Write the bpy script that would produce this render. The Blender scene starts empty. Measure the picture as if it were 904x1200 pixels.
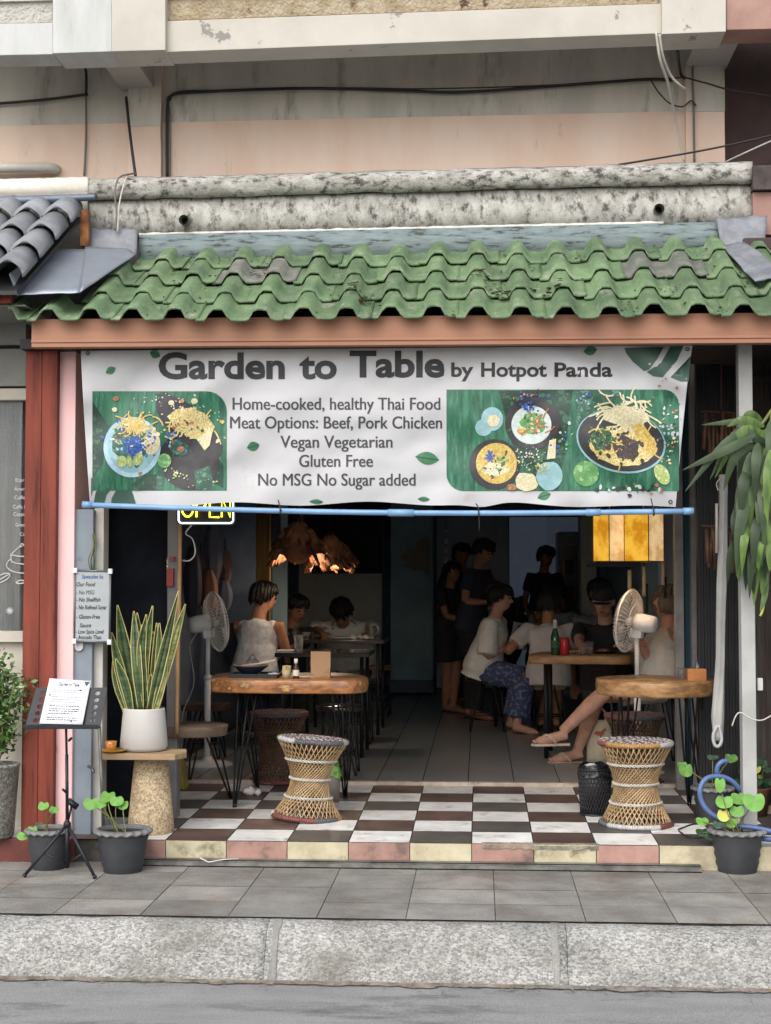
import bpy, bmesh, math, random
from mathutils import Vector, Matrix, noise
R = math.radians
S = bpy.context.scene
COL = S.collection
random.seed(7)

# ------------------------------------------------------------------ camera, world, sun, exposure
FPX, CX, CY = 1736.0, 452.0, 600.0            # focal length and centre in photo pixels (904 x 1200)
CAM_LOC = Vector((0.0, -7.26, 1.389))
PITCH, YAW = 2.64, 3.63
cd = bpy.data.cameras.new('camera'); cam = bpy.data.objects.new('camera', cd); COL.objects.link(cam)
cd.sensor_fit = 'VERTICAL'; cd.sensor_height = 36.0; cd.sensor_width = 36.0; cd.lens = FPX/1200*36
cd.clip_start = 0.05; cd.clip_end = 2000
cam.location = CAM_LOC; cam.rotation_euler = (R(90+PITCH), 0, R(YAW))
S.camera = cam
CROT = cam.rotation_euler.to_matrix()

w = bpy.data.worlds.new('World'); S.world = w; w.use_nodes = True
nt = w.node_tree; bg = nt.nodes['Background']
SUN_EL, SUN_AZ = 46.0, -18.0                  # azimuth measured from the camera side (-Y) towards -X when negative
sky = nt.nodes.new('ShaderNodeTexSky'); sky.sky_type = 'NISHITA'; sky.sun_disc = False
sky.sun_elevation = R(SUN_EL); sky.sun_rotation = R(180-SUN_AZ); sky.dust_density = 2.5; sky.air_density = 1.0
hs = nt.nodes.new('ShaderNodeHueSaturation'); hs.inputs['Saturation'].default_value = 0.42
nt.links.new(sky.outputs[0], hs.inputs['Color']); nt.links.new(hs.outputs[0], bg.inputs['Color'])
bg.inputs['Strength'].default_value = 0.15
sd = bpy.data.lights.new('sun', 'SUN'); sun = bpy.data.objects.new('sun', sd); COL.objects.link(sun)
sd.energy = 0.6; sd.angle = R(60); sd.color = (1.0, 0.985, 0.965)
sun.rotation_euler = (R(90-SUN_EL), 0, R(SUN_AZ))
S.view_settings.view_transform = 'Standard'; S.view_settings.look = 'None'
S.view_settings.exposure = 1.12; S.view_settings.gamma = 1.0
S.cycles.use_denoising = True
S.cycles.max_bounces = 8; S.cycles.diffuse_bounces = 7; S.cycles.transparent_max_bounces = 12

# ------------------------------------------------------------------ helpers
def at(px, py, Y):
    d = CROT @ Vector(((px-CX)/FPX, -(py-CY)/FPX, -1.0))
    return CAM_LOC + d*((Y-CAM_LOC.y)/d.y)
def onz(px, py, Z):
    d = CROT @ Vector(((px-CX)/FPX, -(py-CY)/FPX, -1.0))
    return CAM_LOC + d*((Z-CAM_LOC.z)/d.z)
def X_(px, Y, py=800): return at(px, py, Y).x
def Z_(py, Y, px=500): return at(px, py, Y).z
def V(*a): return Vector(a)
def lerp(a, b, t): return a+(b-a)*t
def sc(r, g, b):
    f = lambda c: (c/255/12.92) if c/255 <= .04045 else ((c/255+.055)/1.055)**2.4
    return (f(r), f(g), f(b), 1)

class MB:
    def __init__(s): s.v = []; s.f = []; s.m = []; s.s = []
    def face(s, pts, m=0, sm=False):
        n = len(s.v); s.v += [Vector(p) for p in pts]; s.f.append(list(range(n, n+len(pts)))); s.m.append(m); s.s.append(sm)
    def idx(s, vs, fs, m=0, sm=True):
        n = len(s.v); s.v += [Vector(p) for p in vs]
        for f in fs: s.f.append([i+n for i in f]); s.m.append(m); s.s.append(sm)
    def hexa(s, p, m=0):            # p: 4 bottom + 4 top
        s.idx(p, [(0,1,2,3),(4,5,6,7),(0,1,5,4),(1,2,6,5),(2,3,7,6),(3,0,4,7)], m, False)
    def box(s, x0, x1, y0, y1, z0, z1, m=0):
        s.hexa([(x0,y0,z0),(x1,y0,z0),(x1,y1,z0),(x0,y1,z0),(x0,y0,z1),(x1,y0,z1),(x1,y1,z1),(x0,y1,z1)], m)
    def obox(s, M, hx, hy, hz, m=0):
        s.hexa([M @ Vector(p) for p in [(-hx,-hy,-hz),(hx,-hy,-hz),(hx,hy,-hz),(-hx,hy,-hz),(-hx,-hy,hz),(hx,-hy,hz),(hx,hy,hz),(-hx,hy,hz)]], m)
    def rings(s, rings, m=0, caps=True, closed=False, sm=True):
        n = len(rings[0]); vs = [p for r in rings for p in r]; fs = []
        k = len(rings)
        for i in range(k if closed else k-1):
            a = i*n; b = ((i+1) % k)*n
            for j in range(n):
                fs.append((a+j, a+(j+1) % n, b+(j+1) % n, b+j))
        if caps and not closed: fs += [tuple(range(n)), tuple(range((k-1)*n, k*n))]
        s.idx(vs, fs, m, sm)
    def tube(s, pts, r, n=8, m=0, closed=False, caps=True):
        pts = [Vector(p) for p in pts]; k = len(pts); rr = r if isinstance(r, (list, tuple)) else [r]*k
        rings = []; up = None
        for i, p in enumerate(pts):
            if closed: t = pts[(i+1) % k]-pts[i-1]
            else: t = pts[min(i+1, k-1)]-pts[max(i-1, 0)]
            if t.length < 1e-9: t = Vector((0, 0, 1))
            t.normalize()
            if up is None:
                up = Vector((0, 0, 1)) if abs(t.z) < .9 else Vector((1, 0, 0))
            a = (up-t*up.dot(t))
            if a.length < 1e-6: a = t.orthogonal()
            a.normalize(); up = a; b = t.cross(a)
            rings.append([p+(a*math.cos(2*math.pi*j/n)+b*math.sin(2*math.pi*j/n))*rr[i] for j in range(n)])
        s.rings(rings, m, caps, closed)
    def lathe(s, prof, c=(0,0,0), n=28, m=0, wob=None, caps=True):
        c = Vector(c); rings = []
        for (r, z) in prof:
            ring = []
            for j in range(n):
                a = 2*math.pi*j/n; k, dz = wob(a, r, z) if wob else (1, 0)
                ring.append(c+Vector((r*k*math.cos(a), r*k*math.sin(a), z+dz)))
            rings.append(ring)
        s.rings(rings, m, caps)
    def ell(s, c, ax, n=14, k=9, m=0):       # ax: three axis vectors
        c = Vector(c); rings = []
        for i in range(k):
            th = math.pi*(i+.02)/(k-1+.04)
            rings.append([c+ax[2]*math.cos(th)+(ax[0]*math.cos(2*math.pi*j/n)+ax[1]*math.sin(2*math.pi*j/n))*math.sin(th) for j in range(n)])
        s.rings(rings, m)
    def ball(s, c, r, n=12, k=8, m=0, sx=1, sy=1, sz=1):
        s.ell(c, [V(r*sx,0,0), V(0,r*sy,0), V(0,0,r*sz)], n, k, m)
    def grid(s, fn, nu, nv, m=0, sm=True):
        vs = [fn(i/nu, j/nv) for j in range(nv+1) for i in range(nu+1)]
        s.idx(vs, [(j*(nu+1)+i, j*(nu+1)+i+1, (j+1)*(nu+1)+i+1, (j+1)*(nu+1)+i) for j in range(nv) for i in range(nu)], m, sm)
    def prism(s, poly, d, m=0):              # poly of points swept by vector d
        a = [Vector(p) for p in poly]; b = [p+Vector(d) for p in a]; n = len(a)
        s.idx(a+b, [tuple(range(n)), tuple(range(n, 2*n))]+[(i, (i+1) % n, n+(i+1) % n, n+i) for i in range(n)], m, False)
    def xf(s, M):
        s.v = [M @ p for p in s.v]; return s

def offs(o):
    t = Vector((0, 0, 0))
    while o is not None: t += o.location; o = o.parent
    return t
def link(o, parent=None, label=None, cat=None, group=None, kind=None):
    COL.objects.link(o)
    if parent is not None: o.parent = parent
    tag(o, label, cat, group, kind); return o
def tag(o, label=None, cat=None, group=None, kind=None):
    if label: o['label'] = label
    if cat: o['category'] = cat
    if group: o['group'] = group
    if kind: o['kind'] = kind
    return o
def build(name, mb, mats, parent=None, label=None, cat=None, group=None, kind=None, loc=None, bev=0, solid=0, world=True, recalc=True):
    """mb -> one mesh object; vertices are world coordinates unless world=False"""
    off = Vector(loc) if loc is not None else (offs(parent) if (parent is not None and world) else Vector((0,0,0)))
    me = bpy.data.meshes.new(name)
    sh = off if world else Vector((0,0,0))
    me.from_pydata([tuple(p-sh) for p in mb.v], [], mb.f)
    if not isinstance(mats, (list, tuple)): mats = [mats]
    for m_ in mats: me.materials.append(m_)
    me.polygons.foreach_set('material_index', mb.m); me.polygons.foreach_set('use_smooth', mb.s)
    bm = bmesh.new(); bm.from_mesh(me)
    if recalc: bmesh.ops.recalc_face_normals(bm, faces=bm.faces)
    if bev:
        es = [e for e in bm.edges if len(e.link_faces) == 2 and e.calc_face_angle(0) > .5]
        bmesh.ops.bevel(bm, geom=es, offset=bev, segments=2, affect='EDGES', profile=.6, clamp_overlap=True)
    bm.to_mesh(me); bm.free()
    o = bpy.data.objects.new(name, me)
    if loc is not None: o.location = loc
    link(o, parent, label, cat, group, kind)
    if solid:
        md = o.modifiers.new('thick', 'SOLIDIFY'); md.thickness = solid; md.offset = 0
    return o
def thing(name, label, cat, loc=(0,0,0), rz=0, group=None):
    o = bpy.data.objects.new(name, None); o.location = loc; o.rotation_euler = (0, 0, rz); o.empty_display_size = .1
    return link(o, None, label, cat, group)
def dup(root, loc=None, rz=None, label=None, group=None):
    def cp(o, par):
        c = o.copy(); COL.objects.link(c)
        if par is not None: c.parent = par
        for ch in [x for x in kids.get(o.name, [])]: cp(ch, c)
        return c
    kids = {}
    for x in COL.objects:
        if x.parent is not None: kids.setdefault(x.parent.name, []).append(x)
    c = cp(root, None)
    if loc is not None: c.location = loc
    if rz is not None: c.rotation_euler = (0, 0, rz)
    if label: c['label'] = label
    if group: c['group'] = group
    return c

# ------------------------------------------------------------------ materials
ALB = .80                                    # base colour factor, lowered outdoors so the dim room looks brighter by comparison
def mat(name, c, rough=.6, c2=None, scale=6, detail=6, lo=.38, hi=.62, bump=0, bs=60, metal=0, spec=.4, stretch=None,
        isl=0, emit=None, es=0, c3=None, s3=30, lo3=.6, hi3=.68, vor=0, trans=0, alpha=1, coat=0, sub=0, bdist=.01, grain=0):
    m = bpy.data.materials.new(name); m.use_nodes = True
    N = m.node_tree.nodes; L = m.node_tree.links; p = N['Principled BSDF']
    if len(c) == 3: c = (*c, 1)
    if c2 is None: c2 = tuple(x*.86 for x in c[:3])
    c2 = (*c2[:3], 1); k_ = ALB
    c = (*[x*k_ for x in c[:3]], 1); c2 = (*[x*k_ for x in c2[:3]], 1)
    if c3: c3 = tuple(x*k_ for x in c3[:3])
    tc = N.new('ShaderNodeTexCoord'); mp = N.new('ShaderNodeMapping'); L.new(tc.outputs['Object'], mp.inputs['Vector'])
    if stretch: mp.inputs['Scale'].default_value = stretch
    nz = N.new('ShaderNodeTexNoise'); nz.inputs['Scale'].default_value = scale; nz.inputs['Detail'].default_value = detail
    nz.inputs['Roughness'].default_value = .62
    L.new(mp.outputs[0], nz.inputs['Vector'])
    def ramp(src, a, b):
        r = N.new('ShaderNodeMapRange'); r.inputs[1].default_value = a; r.inputs[2].default_value = b; L.new(src, r.inputs[0]); return r.outputs[0]
    def mix(f, a, b, mode='MIX'):
        x = N.new('ShaderNodeMix'); x.data_type = 'RGBA'; x.blend_type = mode
        if isinstance(f, float): x.inputs[0].default_value = f
        else: L.new(f, x.inputs[0])
        for k, v in ((6, a), (7, b)):
            if isinstance(v, tuple): x.inputs[k].default_value = v
            else: L.new(v, x.inputs[k])
        return x.outputs[2]
    col = mix(ramp(nz.outputs[0], lo, hi), c, c2)
    if vor:                                    # exposed pebbles
        vo = N.new('ShaderNodeTexVoronoi'); vo.inputs['Scale'].default_value = vor; L.new(mp.outputs[0], vo.inputs['Vector'])
        sp = N.new('ShaderNodeSeparateColor'); L.new(vo.outputs['Color'], sp.inputs[0])
        k = N.new('ShaderNodeMapRange'); k.inputs[3].default_value = .55; k.inputs[4].default_value = 1.35; L.new(sp.outputs[0], k.inputs[0])
        g = N.new('ShaderNodeCombineColor')
        for i in range(3): L.new(k.outputs[0], g.inputs[i])
        col = mix(1.0, col, g.outputs[0], 'MULTIPLY')
    if c3:
        n3 = N.new('ShaderNodeTexNoise'); n3.inputs['Scale'].default_value = s3; n3.inputs['Detail'].default_value = 8; n3.inputs['Roughness'].default_value = .7
        L.new(mp.outputs[0], n3.inputs['Vector'])
        col = mix(ramp(n3.outputs[0], lo3, hi3), col, (*c3[:3], 1))
    if grain:                                  # fine speckle of the material itself
        n4 = N.new('ShaderNodeTexNoise'); n4.inputs['Scale'].default_value = 150; n4.inputs['Detail'].default_value = 6; n4.inputs['Roughness'].default_value = .8; L.new(tc.outputs['Object'], n4.inputs['Vector'])
        k = N.new('ShaderNodeMapRange'); k.inputs[1].default_value = .3; k.inputs[2].default_value = .7; k.inputs[3].default_value = 1-grain; k.inputs[4].default_value = 1+grain*.7; L.new(n4.outputs[0], k.inputs[0])
        g = N.new('ShaderNodeCombineColor')
        for i in range(3): L.new(k.outputs[0], g.inputs[i])
        col = mix(1.0, col, g.outputs[0], 'MULTIPLY')
    if isl:
        ge = N.new('ShaderNodeNewGeometry'); k = N.new('ShaderNodeMapRange')
        k.inputs[3].default_value = 1-isl; k.inputs[4].default_value = 1+isl*.6; L.new(ge.outputs['Random Per Island'], k.inputs[0])
        g = N.new('ShaderNodeCombineColor')
        for i in range(3): L.new(k.outputs[0], g.inputs[i])
        col = mix(1.0, col, g.outputs[0], 'MULTIPLY')
    L.new(col, p.inputs['Base Color'])
    p.inputs['Roughness'].default_value = rough; p.inputs['Metallic'].default_value = metal
    p.inputs['Specular IOR Level'].default_value = spec
    if coat: p.inputs['Coat Weight'].default_value = coat
    if trans: p.inputs['Transmission Weight'].default_value = trans
    if alpha < 1: p.inputs['Alpha'].default_value = alpha
    if sub: p.inputs['Subsurface Weight'].default_value = sub; p.inputs['Subsurface Radius'].default_value = (.01, .006, .003)
    if emit:
        p.inputs['Emission Color'].default_value = (*emit[:3], 1); p.inputs['Emission Strength'].default_value = es
    if bump:
        if vor: src = vo.outputs['Distance']
        else:
            nb = N.new('ShaderNodeTexNoise'); nb.inputs['Scale'].default_value = bs; nb.inputs['Detail'].default_value = 5
            L.new(mp.outputs[0], nb.inputs['Vector']); src = nb.outputs[0]
        b = N.new('ShaderNodeBump'); b.inputs['Strength'].default_value = bump; b.inputs['Distance'].default_value = bdist
        if vor: b.invert = True
        L.new(src, b.inputs['Height']); L.new(b.outputs[0], p.inputs['Normal'])
    return m
_pl = {}
def plain(c, rough=.6, metal=0, spec=.4, var=.9):
    k = (tuple(round(x*ALB, 4) for x in c[:3]), rough, metal)
    if k not in _pl: _pl[k] = mat('paint_%d' % len(_pl), c, rough, tuple(x*var for x in c[:3]), scale=14, metal=metal, spec=spec)
    return _pl[k]

# text -> list of (verts, faces) in unit space; then bent onto a surface
def text_bm(txt, bold=0, shear=0):
    if 'M' in txt: bold = 0                   # the outline of this letter breaks when thickened
    cu = bpy.data.curves.new('txt', 'FONT'); cu.body = txt; cu.size = 1.0; cu.offset = bold; cu.resolution_u = 4; cu.shear = shear
    o = bpy.data.objects.new('txt', cu); COL.objects.link(o)
    dg = bpy.context.evaluated_depsgraph_get(); me = bpy.data.meshes.new_from_object(o.evaluated_get(dg))
    bm = bmesh.new(); bm.from_mesh(me)
    bpy.data.objects.remove(o); bpy.data.curves.remove(cu); bpy.data.meshes.remove(me)
    return bm
def cut(bm, step):
    if not bm.verts: return
    for ax in (0, 1):
        lo = min(v.co[ax] for v in bm.verts); hi = max(v.co[ax] for v in bm.verts)
        k = math.ceil(lo/step)*step
        while k < hi:
            pl = [0, 0, 0]; no = [0, 0, 0]; pl[ax] = k; no[ax] = 1
            bmesh.ops.bisect_plane(bm, geom=bm.verts[:]+bm.edges[:]+bm.faces[:], plane_co=pl, plane_no=no, dist=1e-4); k += step
def add_text(mb, txt, x0, x1, base, size, fmap, m=0, bold=0, shear=0, step=0):
    """x0..x1: span of the line, base: baseline, size: letter size, all in the units of fmap (y down)"""
    bm = text_bm(txt, bold, shear)
    if not bm.verts: bm.free(); return
    a = min(v.co.x for v in bm.verts); b = max(v.co.x for v in bm.verts)
    sx = (x1-x0)/(b-a) if x1 else size
    for v in bm.verts: v.co = Vector((x0+(v.co.x-a)*sx, base-v.co.y*size, 0))
    bmesh.ops.triangulate(bm, faces=bm.faces)
    if step: cut(bm, step)
    bm.verts.index_update()
    mb.idx([fmap(v.co.x, v.co.y) for v in bm.verts], [[v.index for v in f.verts] for f in bm.faces], m, False)
    bm.free()
def add_poly(mb, poly, fmap, m=0, step=0):
    bm = bmesh.new(); vs = [bm.verts.new((x, y, 0)) for x, y in poly]; bm.faces.new(vs)
    bmesh.ops.triangulate(bm, faces=bm.faces)
    if step: cut(bm, step)
    bm.verts.index_update()
    mb.idx([fmap(v.co.x, v.co.y) for v in bm.verts], [[v.index for v in f.verts] for f in bm.faces], m, True)
    bm.free()
def ellp(cx, cy, rx, ry, n=28, rot=0, wob=0, seed=0):
    r = random.Random(seed); out = []
    for i in range(n):
        a = 2*math.pi*i/n; k = 1+wob*(r.random()-.5)*2
        x, y = rx*k*math.cos(a), ry*k*math.sin(a); c, s_ = math.cos(rot), math.sin(rot)
        out.append((cx+x*c-y*s_, cy+x*s_+y*c))
    return out
ALB = .92
# ------------------------------------------------------------------ the setting: road, kerb, pavement
M_road = mat('asphalt', sc(158,157,154), .95, sc(136,135,133), 3.5, lo=.3, hi=.7, bump=.8, bs=190, c3=sc(96,94,92), s3=2.2, lo3=.54, hi3=.68, stretch=(.6,1.8,1), grain=.5)
M_kerb = mat('washed_aggregate', sc(166,164,158), .95, sc(140,138,132), 3, bump=.5, vor=120, c3=sc(112,107,98), s3=2.6, lo3=.52, hi3=.74, bdist=.006, stretch=(.8,1,1.3), grain=.4)
M_kerb2 = mat('kerb_mortar', sc(150,148,142), .95, sc(132,130,124), 9, bump=.3, bs=90, grain=.4)
M_pave = mat('pavement_slab', sc(150,146,138), .85, sc(126,123,117), 4, bump=.35, bs=160, isl=.2, c3=sc(112,100,86), s3=2.2, lo3=.5, hi3=.74, grain=.45)
M_joint = mat('joint_dirt', sc(104,98,90), .95, sc(60,56,50), 20)
M_soil = mat('soil', sc(70,55,42), .95, sc(48,38,30), 30, bump=.6, bs=50)

mb = MB(); mb.face([(-60,-60,-.235),(60,-60,-.235),(60,60,-.235),(-60,60,-.235)]); build('ground', mb, M_soil, kind='structure')
mb = MB()
mb.grid(lambda u, v: (lerp(-30,30,u), lerp(-14,-1.34,v), -.2+.008*noise.noise((u*60,v*10,0))), 160, 40)
build('road', mb, M_road, kind='structure')
YK = -1.12                                   # pavement / kerb line
mb = MB()
xs = [-30, -12, -6, X_(311,-1.3,1110), X_(665,-1.3,1110), 4.2, 9, 30]
prof = [(-1.12,-.32),(-1.12,-.012),(-1.15,.0),(-1.21,-.004),(-1.26,-.025),(-1.31,-.10),(-1.375,-.215),(-1.38,-.32)]
for i in range(len(xs)-1):
    x0, x1 = xs[i]+.0012, xs[i+1]-.0012; n = max(2, int((x1-x0)/.06)) if x1-x0 < 8 else 4
    mb.rings([[V(lerp(x0,x1,k/n), y+.006*noise.noise((lerp(x0,x1,k/n)*5,z*9,1)), z+.005*noise.noise((lerp(x0,x1,k/n)*6,y*9,5))) for y, z in prof] for k in range(n+1)])
for px, dr_ in ((322, 1), (652, -1)):           # irregular mortar smears beside the two joints
    x = X_(px, -1.3, 1110)
    mb.rings([[V(x+dx*(.75+1.5*noise.noise((k*.55,px,2)))+.012*noise.noise((k*.8,px+9,dx*40)), y-.0035*(0 < k < 7), z+.003*(0 < k < 7)) for k, (y, z) in enumerate(prof)] for dx in (-.022, -.012, .0, .010, .018)], 1)
build('kerb', mb, [M_kerb, M_kerb2], kind='structure')
mb = MB()
mb.face([(-30,-1.12,-.006),(30,-1.12,-.006),(30,.3,-.006),(-30,.3,-.006)], 1)
px0 = X_(475.5, YK, 1073); W_ = .368
for r_ in range(4):
    y0 = YK+r_*.3
    for i in range(-34, 34):
        x = px0+i*W_; g = .0018; dz = .0015*random.random()
        mb.face([(x+g,y0+g,dz),(x+W_-g,y0+g,dz),(x+W_-g,y0+.3-g,dz),(x+g,y0+.3-g,dz)], 0)
build('pavement', mb, [M_pave, M_joint], kind='structure', recalc=False)
# litter and leaf scraps on the ground
M_paper = mat('white_paper', sc(225,222,215), .8, sc(205,202,196), 20)
M_dry = mat('dry_leaf', sc(150,120,80), .8, sc(110,85,55), 30)
p = onz(668, 1020, 0); mb = MB(); mb.grid(lambda u, v: p+V((u-.5)*.045,(v-.5)*.04,.004+.012*abs(noise.noise((u*5,v*5,3)))), 6, 6)
tag(build('paper_scrap', mb, M_paper, loc=p), 'small white paper scrap on the pavement before the step rail', 'litter')

# ------------------------------------------------------------------ shophouse
ALB = .86
shop = thing('shophouse', 'pale two storey shophouse with green tiled awning and open checkered front', 'building', (0,0,0))
ZP0, ZP1, YB = .115, .145, 1.8               # platform front height, back height, depth
M_white_t = mat('white_tile', sc(246,245,240), .35, sc(222,220,213), 7, c3=sc(150,142,130), s3=8, lo3=.54, hi3=.72, isl=.12)
M_brown_t = mat('brown_tile', sc(112,90,81), .45, sc(86,69,63), 6, isl=.3, c3=sc(140,122,112), s3=12, lo3=.64, hi3=.74)
M_grout = mat('grout', sc(85,80,74), .9, sc(60,56,52), 25)
M_pink_t = mat('riser_pink', sc(178,140,126), .65, sc(154,118,106), 7, c3=sc(112,94,86), s3=7, lo3=.54, hi3=.68, isl=.12)
M_cream_t = mat('riser_cream', sc(200,190,160), .65, sc(178,168,138), 9, c3=sc(120,110,88), s3=7, lo3=.54, hi3=.68, isl=.1)
M_conc = mat('raw_concrete', sc(150,140,122), .95, sc(104,96,84), 12, bump=.8, bs=60)
M_brick = mat('raw_brick', sc(150,95,70), .95, sc(100,62,48), 25, bump=.8, bs=50)
zp = lambda y: ZP0+(ZP1-ZP0)*y/YB
XT = X_(552.9, 0, 985); T = .3
XL, XR = X_(163, 0, 985), X_(840, 0, 985)
mb = MB()
mb.hexa([(-2.42,.02,-.1),(1.62,.02,-.1),(1.62,YB,-.1),(-2.42,YB,-.1),(-2.42,.02,zp(0)-.004),(1.62,.02,zp(0)-.004),(1.62,YB,zp(YB)-.004),(-2.42,YB,zp(YB)-.004)], 2)
g = .003
for i in range(-8, 6):
    for j in range(6):
        x0 = XT+i*T; x1 = x0+T; y0, y1 = j*T, (j+1)*T
        if x1 > 1.5: continue
        m = 0 if (i+j) % 2 == 0 else (8 if random.random() < .45 else 1)
        zj = .0012*random.random()
        mb.face([(x0+g,y0+g,zp(y0)+zj),(x1-g,y0+g,zp(y0)+zj),(x1-g,y1-g,zp(y1)+zj),(x0+g,y1-g,zp(y1)+zj)], m)
    if x0 > XL-.28 and x0 < .75: mb.box(x0+.002, x0+T-.002, -.0, .018, -.002, zp(0)-.003, 3 if i % 2 == 0 else 4)
# broken arris and patched ends
XE = XT+3*T+.003; mb.hexa([(XE,-.006,0),(1.62,-.006,0),(1.62,.018,0),(XE,.018,0),(XE,-.003,zp(0)-.001),(1.62,-.003,zp(0)-.001),(1.62,.018,zp(0)-.001),(XE,.018,zp(0)-.001)], 7)
rnd = random.Random(3)
pts = [(x, .002+.009*rnd.random()) for x in [XT+.05+i*.02 for i in range(0, 28)]]
for (x, d) in pts:                                 # crumbled strip along the front edge
    mb.hexa([(x,-.004,zp(0)-.018-d),(x+.021,-.004,zp(0)-.018-d*.8),(x+.021,.02,zp(0)-.02),(x,.02,zp(0)-.02),(x,.002,zp(0)+.0015),(x+.021,.002,zp(0)+.0015),(x+.021,.02+d,zp(0)+.0025),(x,.02+d*.9,zp(0)+.0025)], 5)
for i in range(9):                                 # bare brick end at the left corner
    x = XL-.16+rnd.random()*.12; z = .01+i*.011
    mb.box(x, x+.05+.04*rnd.random(), -.012-.01*rnd.random(), .02, z, z+.009, 6)
build('step_platform', mb, [M_white_t, M_brown_t, M_grout, M_pink_t, M_cream_t, M_conc, M_brick, mat('dirty_cream_concrete', sc(196,184,154), .9, sc(160,148,122), 8, bump=.5, bs=40, c3=sc(104,92,74), s3=7, lo3=.56, hi3=.66), mat('grey_brown_tile', sc(98,93,87), .45, sc(80,75,70), 6, isl=.2, c3=sc(130,124,116), s3=12, lo3=.64, hi3=.74)], shop)
# folding door track lying along the step
M_alu = mat('dull_aluminium', sc(150,148,142), .45, sc(112,110,104), 10, metal=.7)
p0, p1 = onz(165,1014,.0), onz(818,1017,.0)
mb = MB(); x0, x1 = p0.x, p1.x
for (y0, y1, z0, z1) in ((-.075,-.07,.002,.022),(-.075,-.035,.002,.006),(-.05,-.045,.006,.03),(-.05,-.008,.026,.031)):
    mb.box(x0, x1, y0, y1, z0, z1)
tag(build('door_track', mb, M_alu, loc=(x0,-.05,.002)), 'long aluminium door track lying along the foot of the step', 'metal track')
p = onz(715/3.013+3,1006,.03); mb = MB(); mb.tube([onz(236,1004,.05)+V(0,-.03,0), onz(246,1009,.03)+V(0,-.03,0), onz(262,1006,.036)+V(0,-.03,0), onz(281,1005,.034)+V(0,-.03,0)], .003, 5)
tag(build('paper_strip', mb, M_paper, loc=onz(240,1006,.03)), 'torn white strip of paper lying on the door track', 'litter')

# interior shell
ALB = 1.0
ZI = .16
M_dark = mat('dark_wall', sc(168,176,184), .7, sc(150,158,166), 4)
M_floor_i = mat('interior_tile', sc(148,152,152), .28, sc(132,136,136), 6, isl=.08, stretch=(1,4,1))
M_cream_w = mat('cream_wall', sc(236,232,218), .8, sc(224,220,204), 3)
M_ceil = mat('ceiling_board', sc(226,230,234), .9)
M_navy = mat('navy_wall', sc(96,108,126), .7, sc(80,92,110), 4)
RX0, RX1, RY = -2.12, 1.36, 9.6
mb = MB()
mb.face([(RX0,YB,ZI-.01),(RX1,YB,ZI-.01),(RX1,RY,ZI-.01),(RX0,RY,ZI-.01)], 1)
xj = X_(548.7, YB, 911); t = .28
for i in range(-7, 9):
    for j in range(0, 14):
        x0 = max(RX0, xj+i*t); x1 = min(RX1, xj+(i+1)*t); y0 = YB+.05+j*.56; y1 = y0+.56
        if x1-x0 < .02: continue
        mb.face([(x0+.003,y0+.0012,ZI),(x1-.003,y0+.0012,ZI),(x1-.003,y1-.0012,ZI),(x0+.003,y1-.0012,ZI)], 0)
o = build('floor', mb, [M_floor_i, M_grout], recalc=False); tag(o, kind='structure')
mb = MB()
for i in range(-7, 8):
    x0 = max(-2.12, xj+i*.29); x1 = min(1.36, xj+(i+1)*.29)
    if x1-x0 > .02: mb.box(x0+.001, x1-.001, YB-.012, YB+.045, ZP1-.02, ZI+.006)
build('door_sill', mb, mat('sill_stone', sc(205,190,172), .6, sc(180,160,140), 10, c3=sc(120,100,85), s3=14), shop)
mb = MB()
mb.box(RX0-.12, RX0, .62, RY, -.1, 2.78, 0)                # left side wall
mb.box(RX1, RX1+.12, YB-.1, RY, -.1, 2.78, 1)              # right side wall
mb.box(RX0-.12, RX1+.12, RY, RY+.12, -.1, 2.78, 0)         # back wall
build('side_walls', mb, [M_navy, M_dark], shop)
mb = MB(); mb.box(RX0-.12, RX1+.12, .74, RY, 2.78, 2.9)
build('ceiling', mb, M_ceil, shop)
# back wall fittings
M_teal = mat('teal_paint', sc(160,186,192), .7, sc(142,168,174), 3)
M_glassd = mat('dark_door', sc(170,182,196), .35, sc(150,162,176), 2)
def bx(name, px0, py0, px1, py1, Y, d, m, parent=shop, bev=0, **k):
    a = at(px0, py1, Y); b = at(px1, py0, Y); mb = MB(); mb.box(min(a.x,b.x), max(a.x,b.x), Y, Y+d, min(a.z,b.z), max(a.z,b.z))
    return build(name, mb, m, parent, bev=bev, **k)
bx('cream_panel', 337, 590, 455, 800, 9.45, .1, M_cream_w)
bx('black_board', 357, 520, 452, 672, 9.38, .03, mat('black_board_paint', sc(30,30,34), .6))
bx('dark_post', 338, 520, 350, 800, 9.36, .06, M_navy)
bx('dark_post', 448, 520, 460, 800, 9.36, .06, M_navy)
bx('teal_column', 458, 500, 507, 797, 8.7, .85, M_teal)
bx('column_base', 456, 797, 508, 812, 8.66, .9, M_navy)
a = at(505, 812, 9.2); b = at(690, 560, 9.2)
dr = bx('back_door', 512, 606, 596, 806, 9.42, .06, M_glassd)
bx('back_door', 598, 606, 640, 806, 9.42, .06, mat('blue_grey_door', sc(150,162,180), .4, sc(134,146,164), 3, emit=sc(150,165,190), es=.035))  # faint emission stands in for daylight through the frosted door
bx('back_door', 641, 606, 682, 806, 9.42, .06, mat('blue_grey_door_glow_b', sc(140,152,170), .4, sc(126,138,156), 3, emit=sc(150,165,190), es=.03))  # slightly weaker emission, again in place of daylight from behind
bx('cream_column', 682, 480, 698, 830, 8.2, .4, M_cream_w)
mb = MB()                                                    # pale upper part of the right wall
mb.box(RX1-.02, RX1-.003, 4.0, 8.2, 1.0, 2.0, 0)
build('teal_wall_panel', mb, M_teal, shop)
bx('wall_shelf', 690, 660, 760, 664, 5.2, .25, M_navy)
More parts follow.
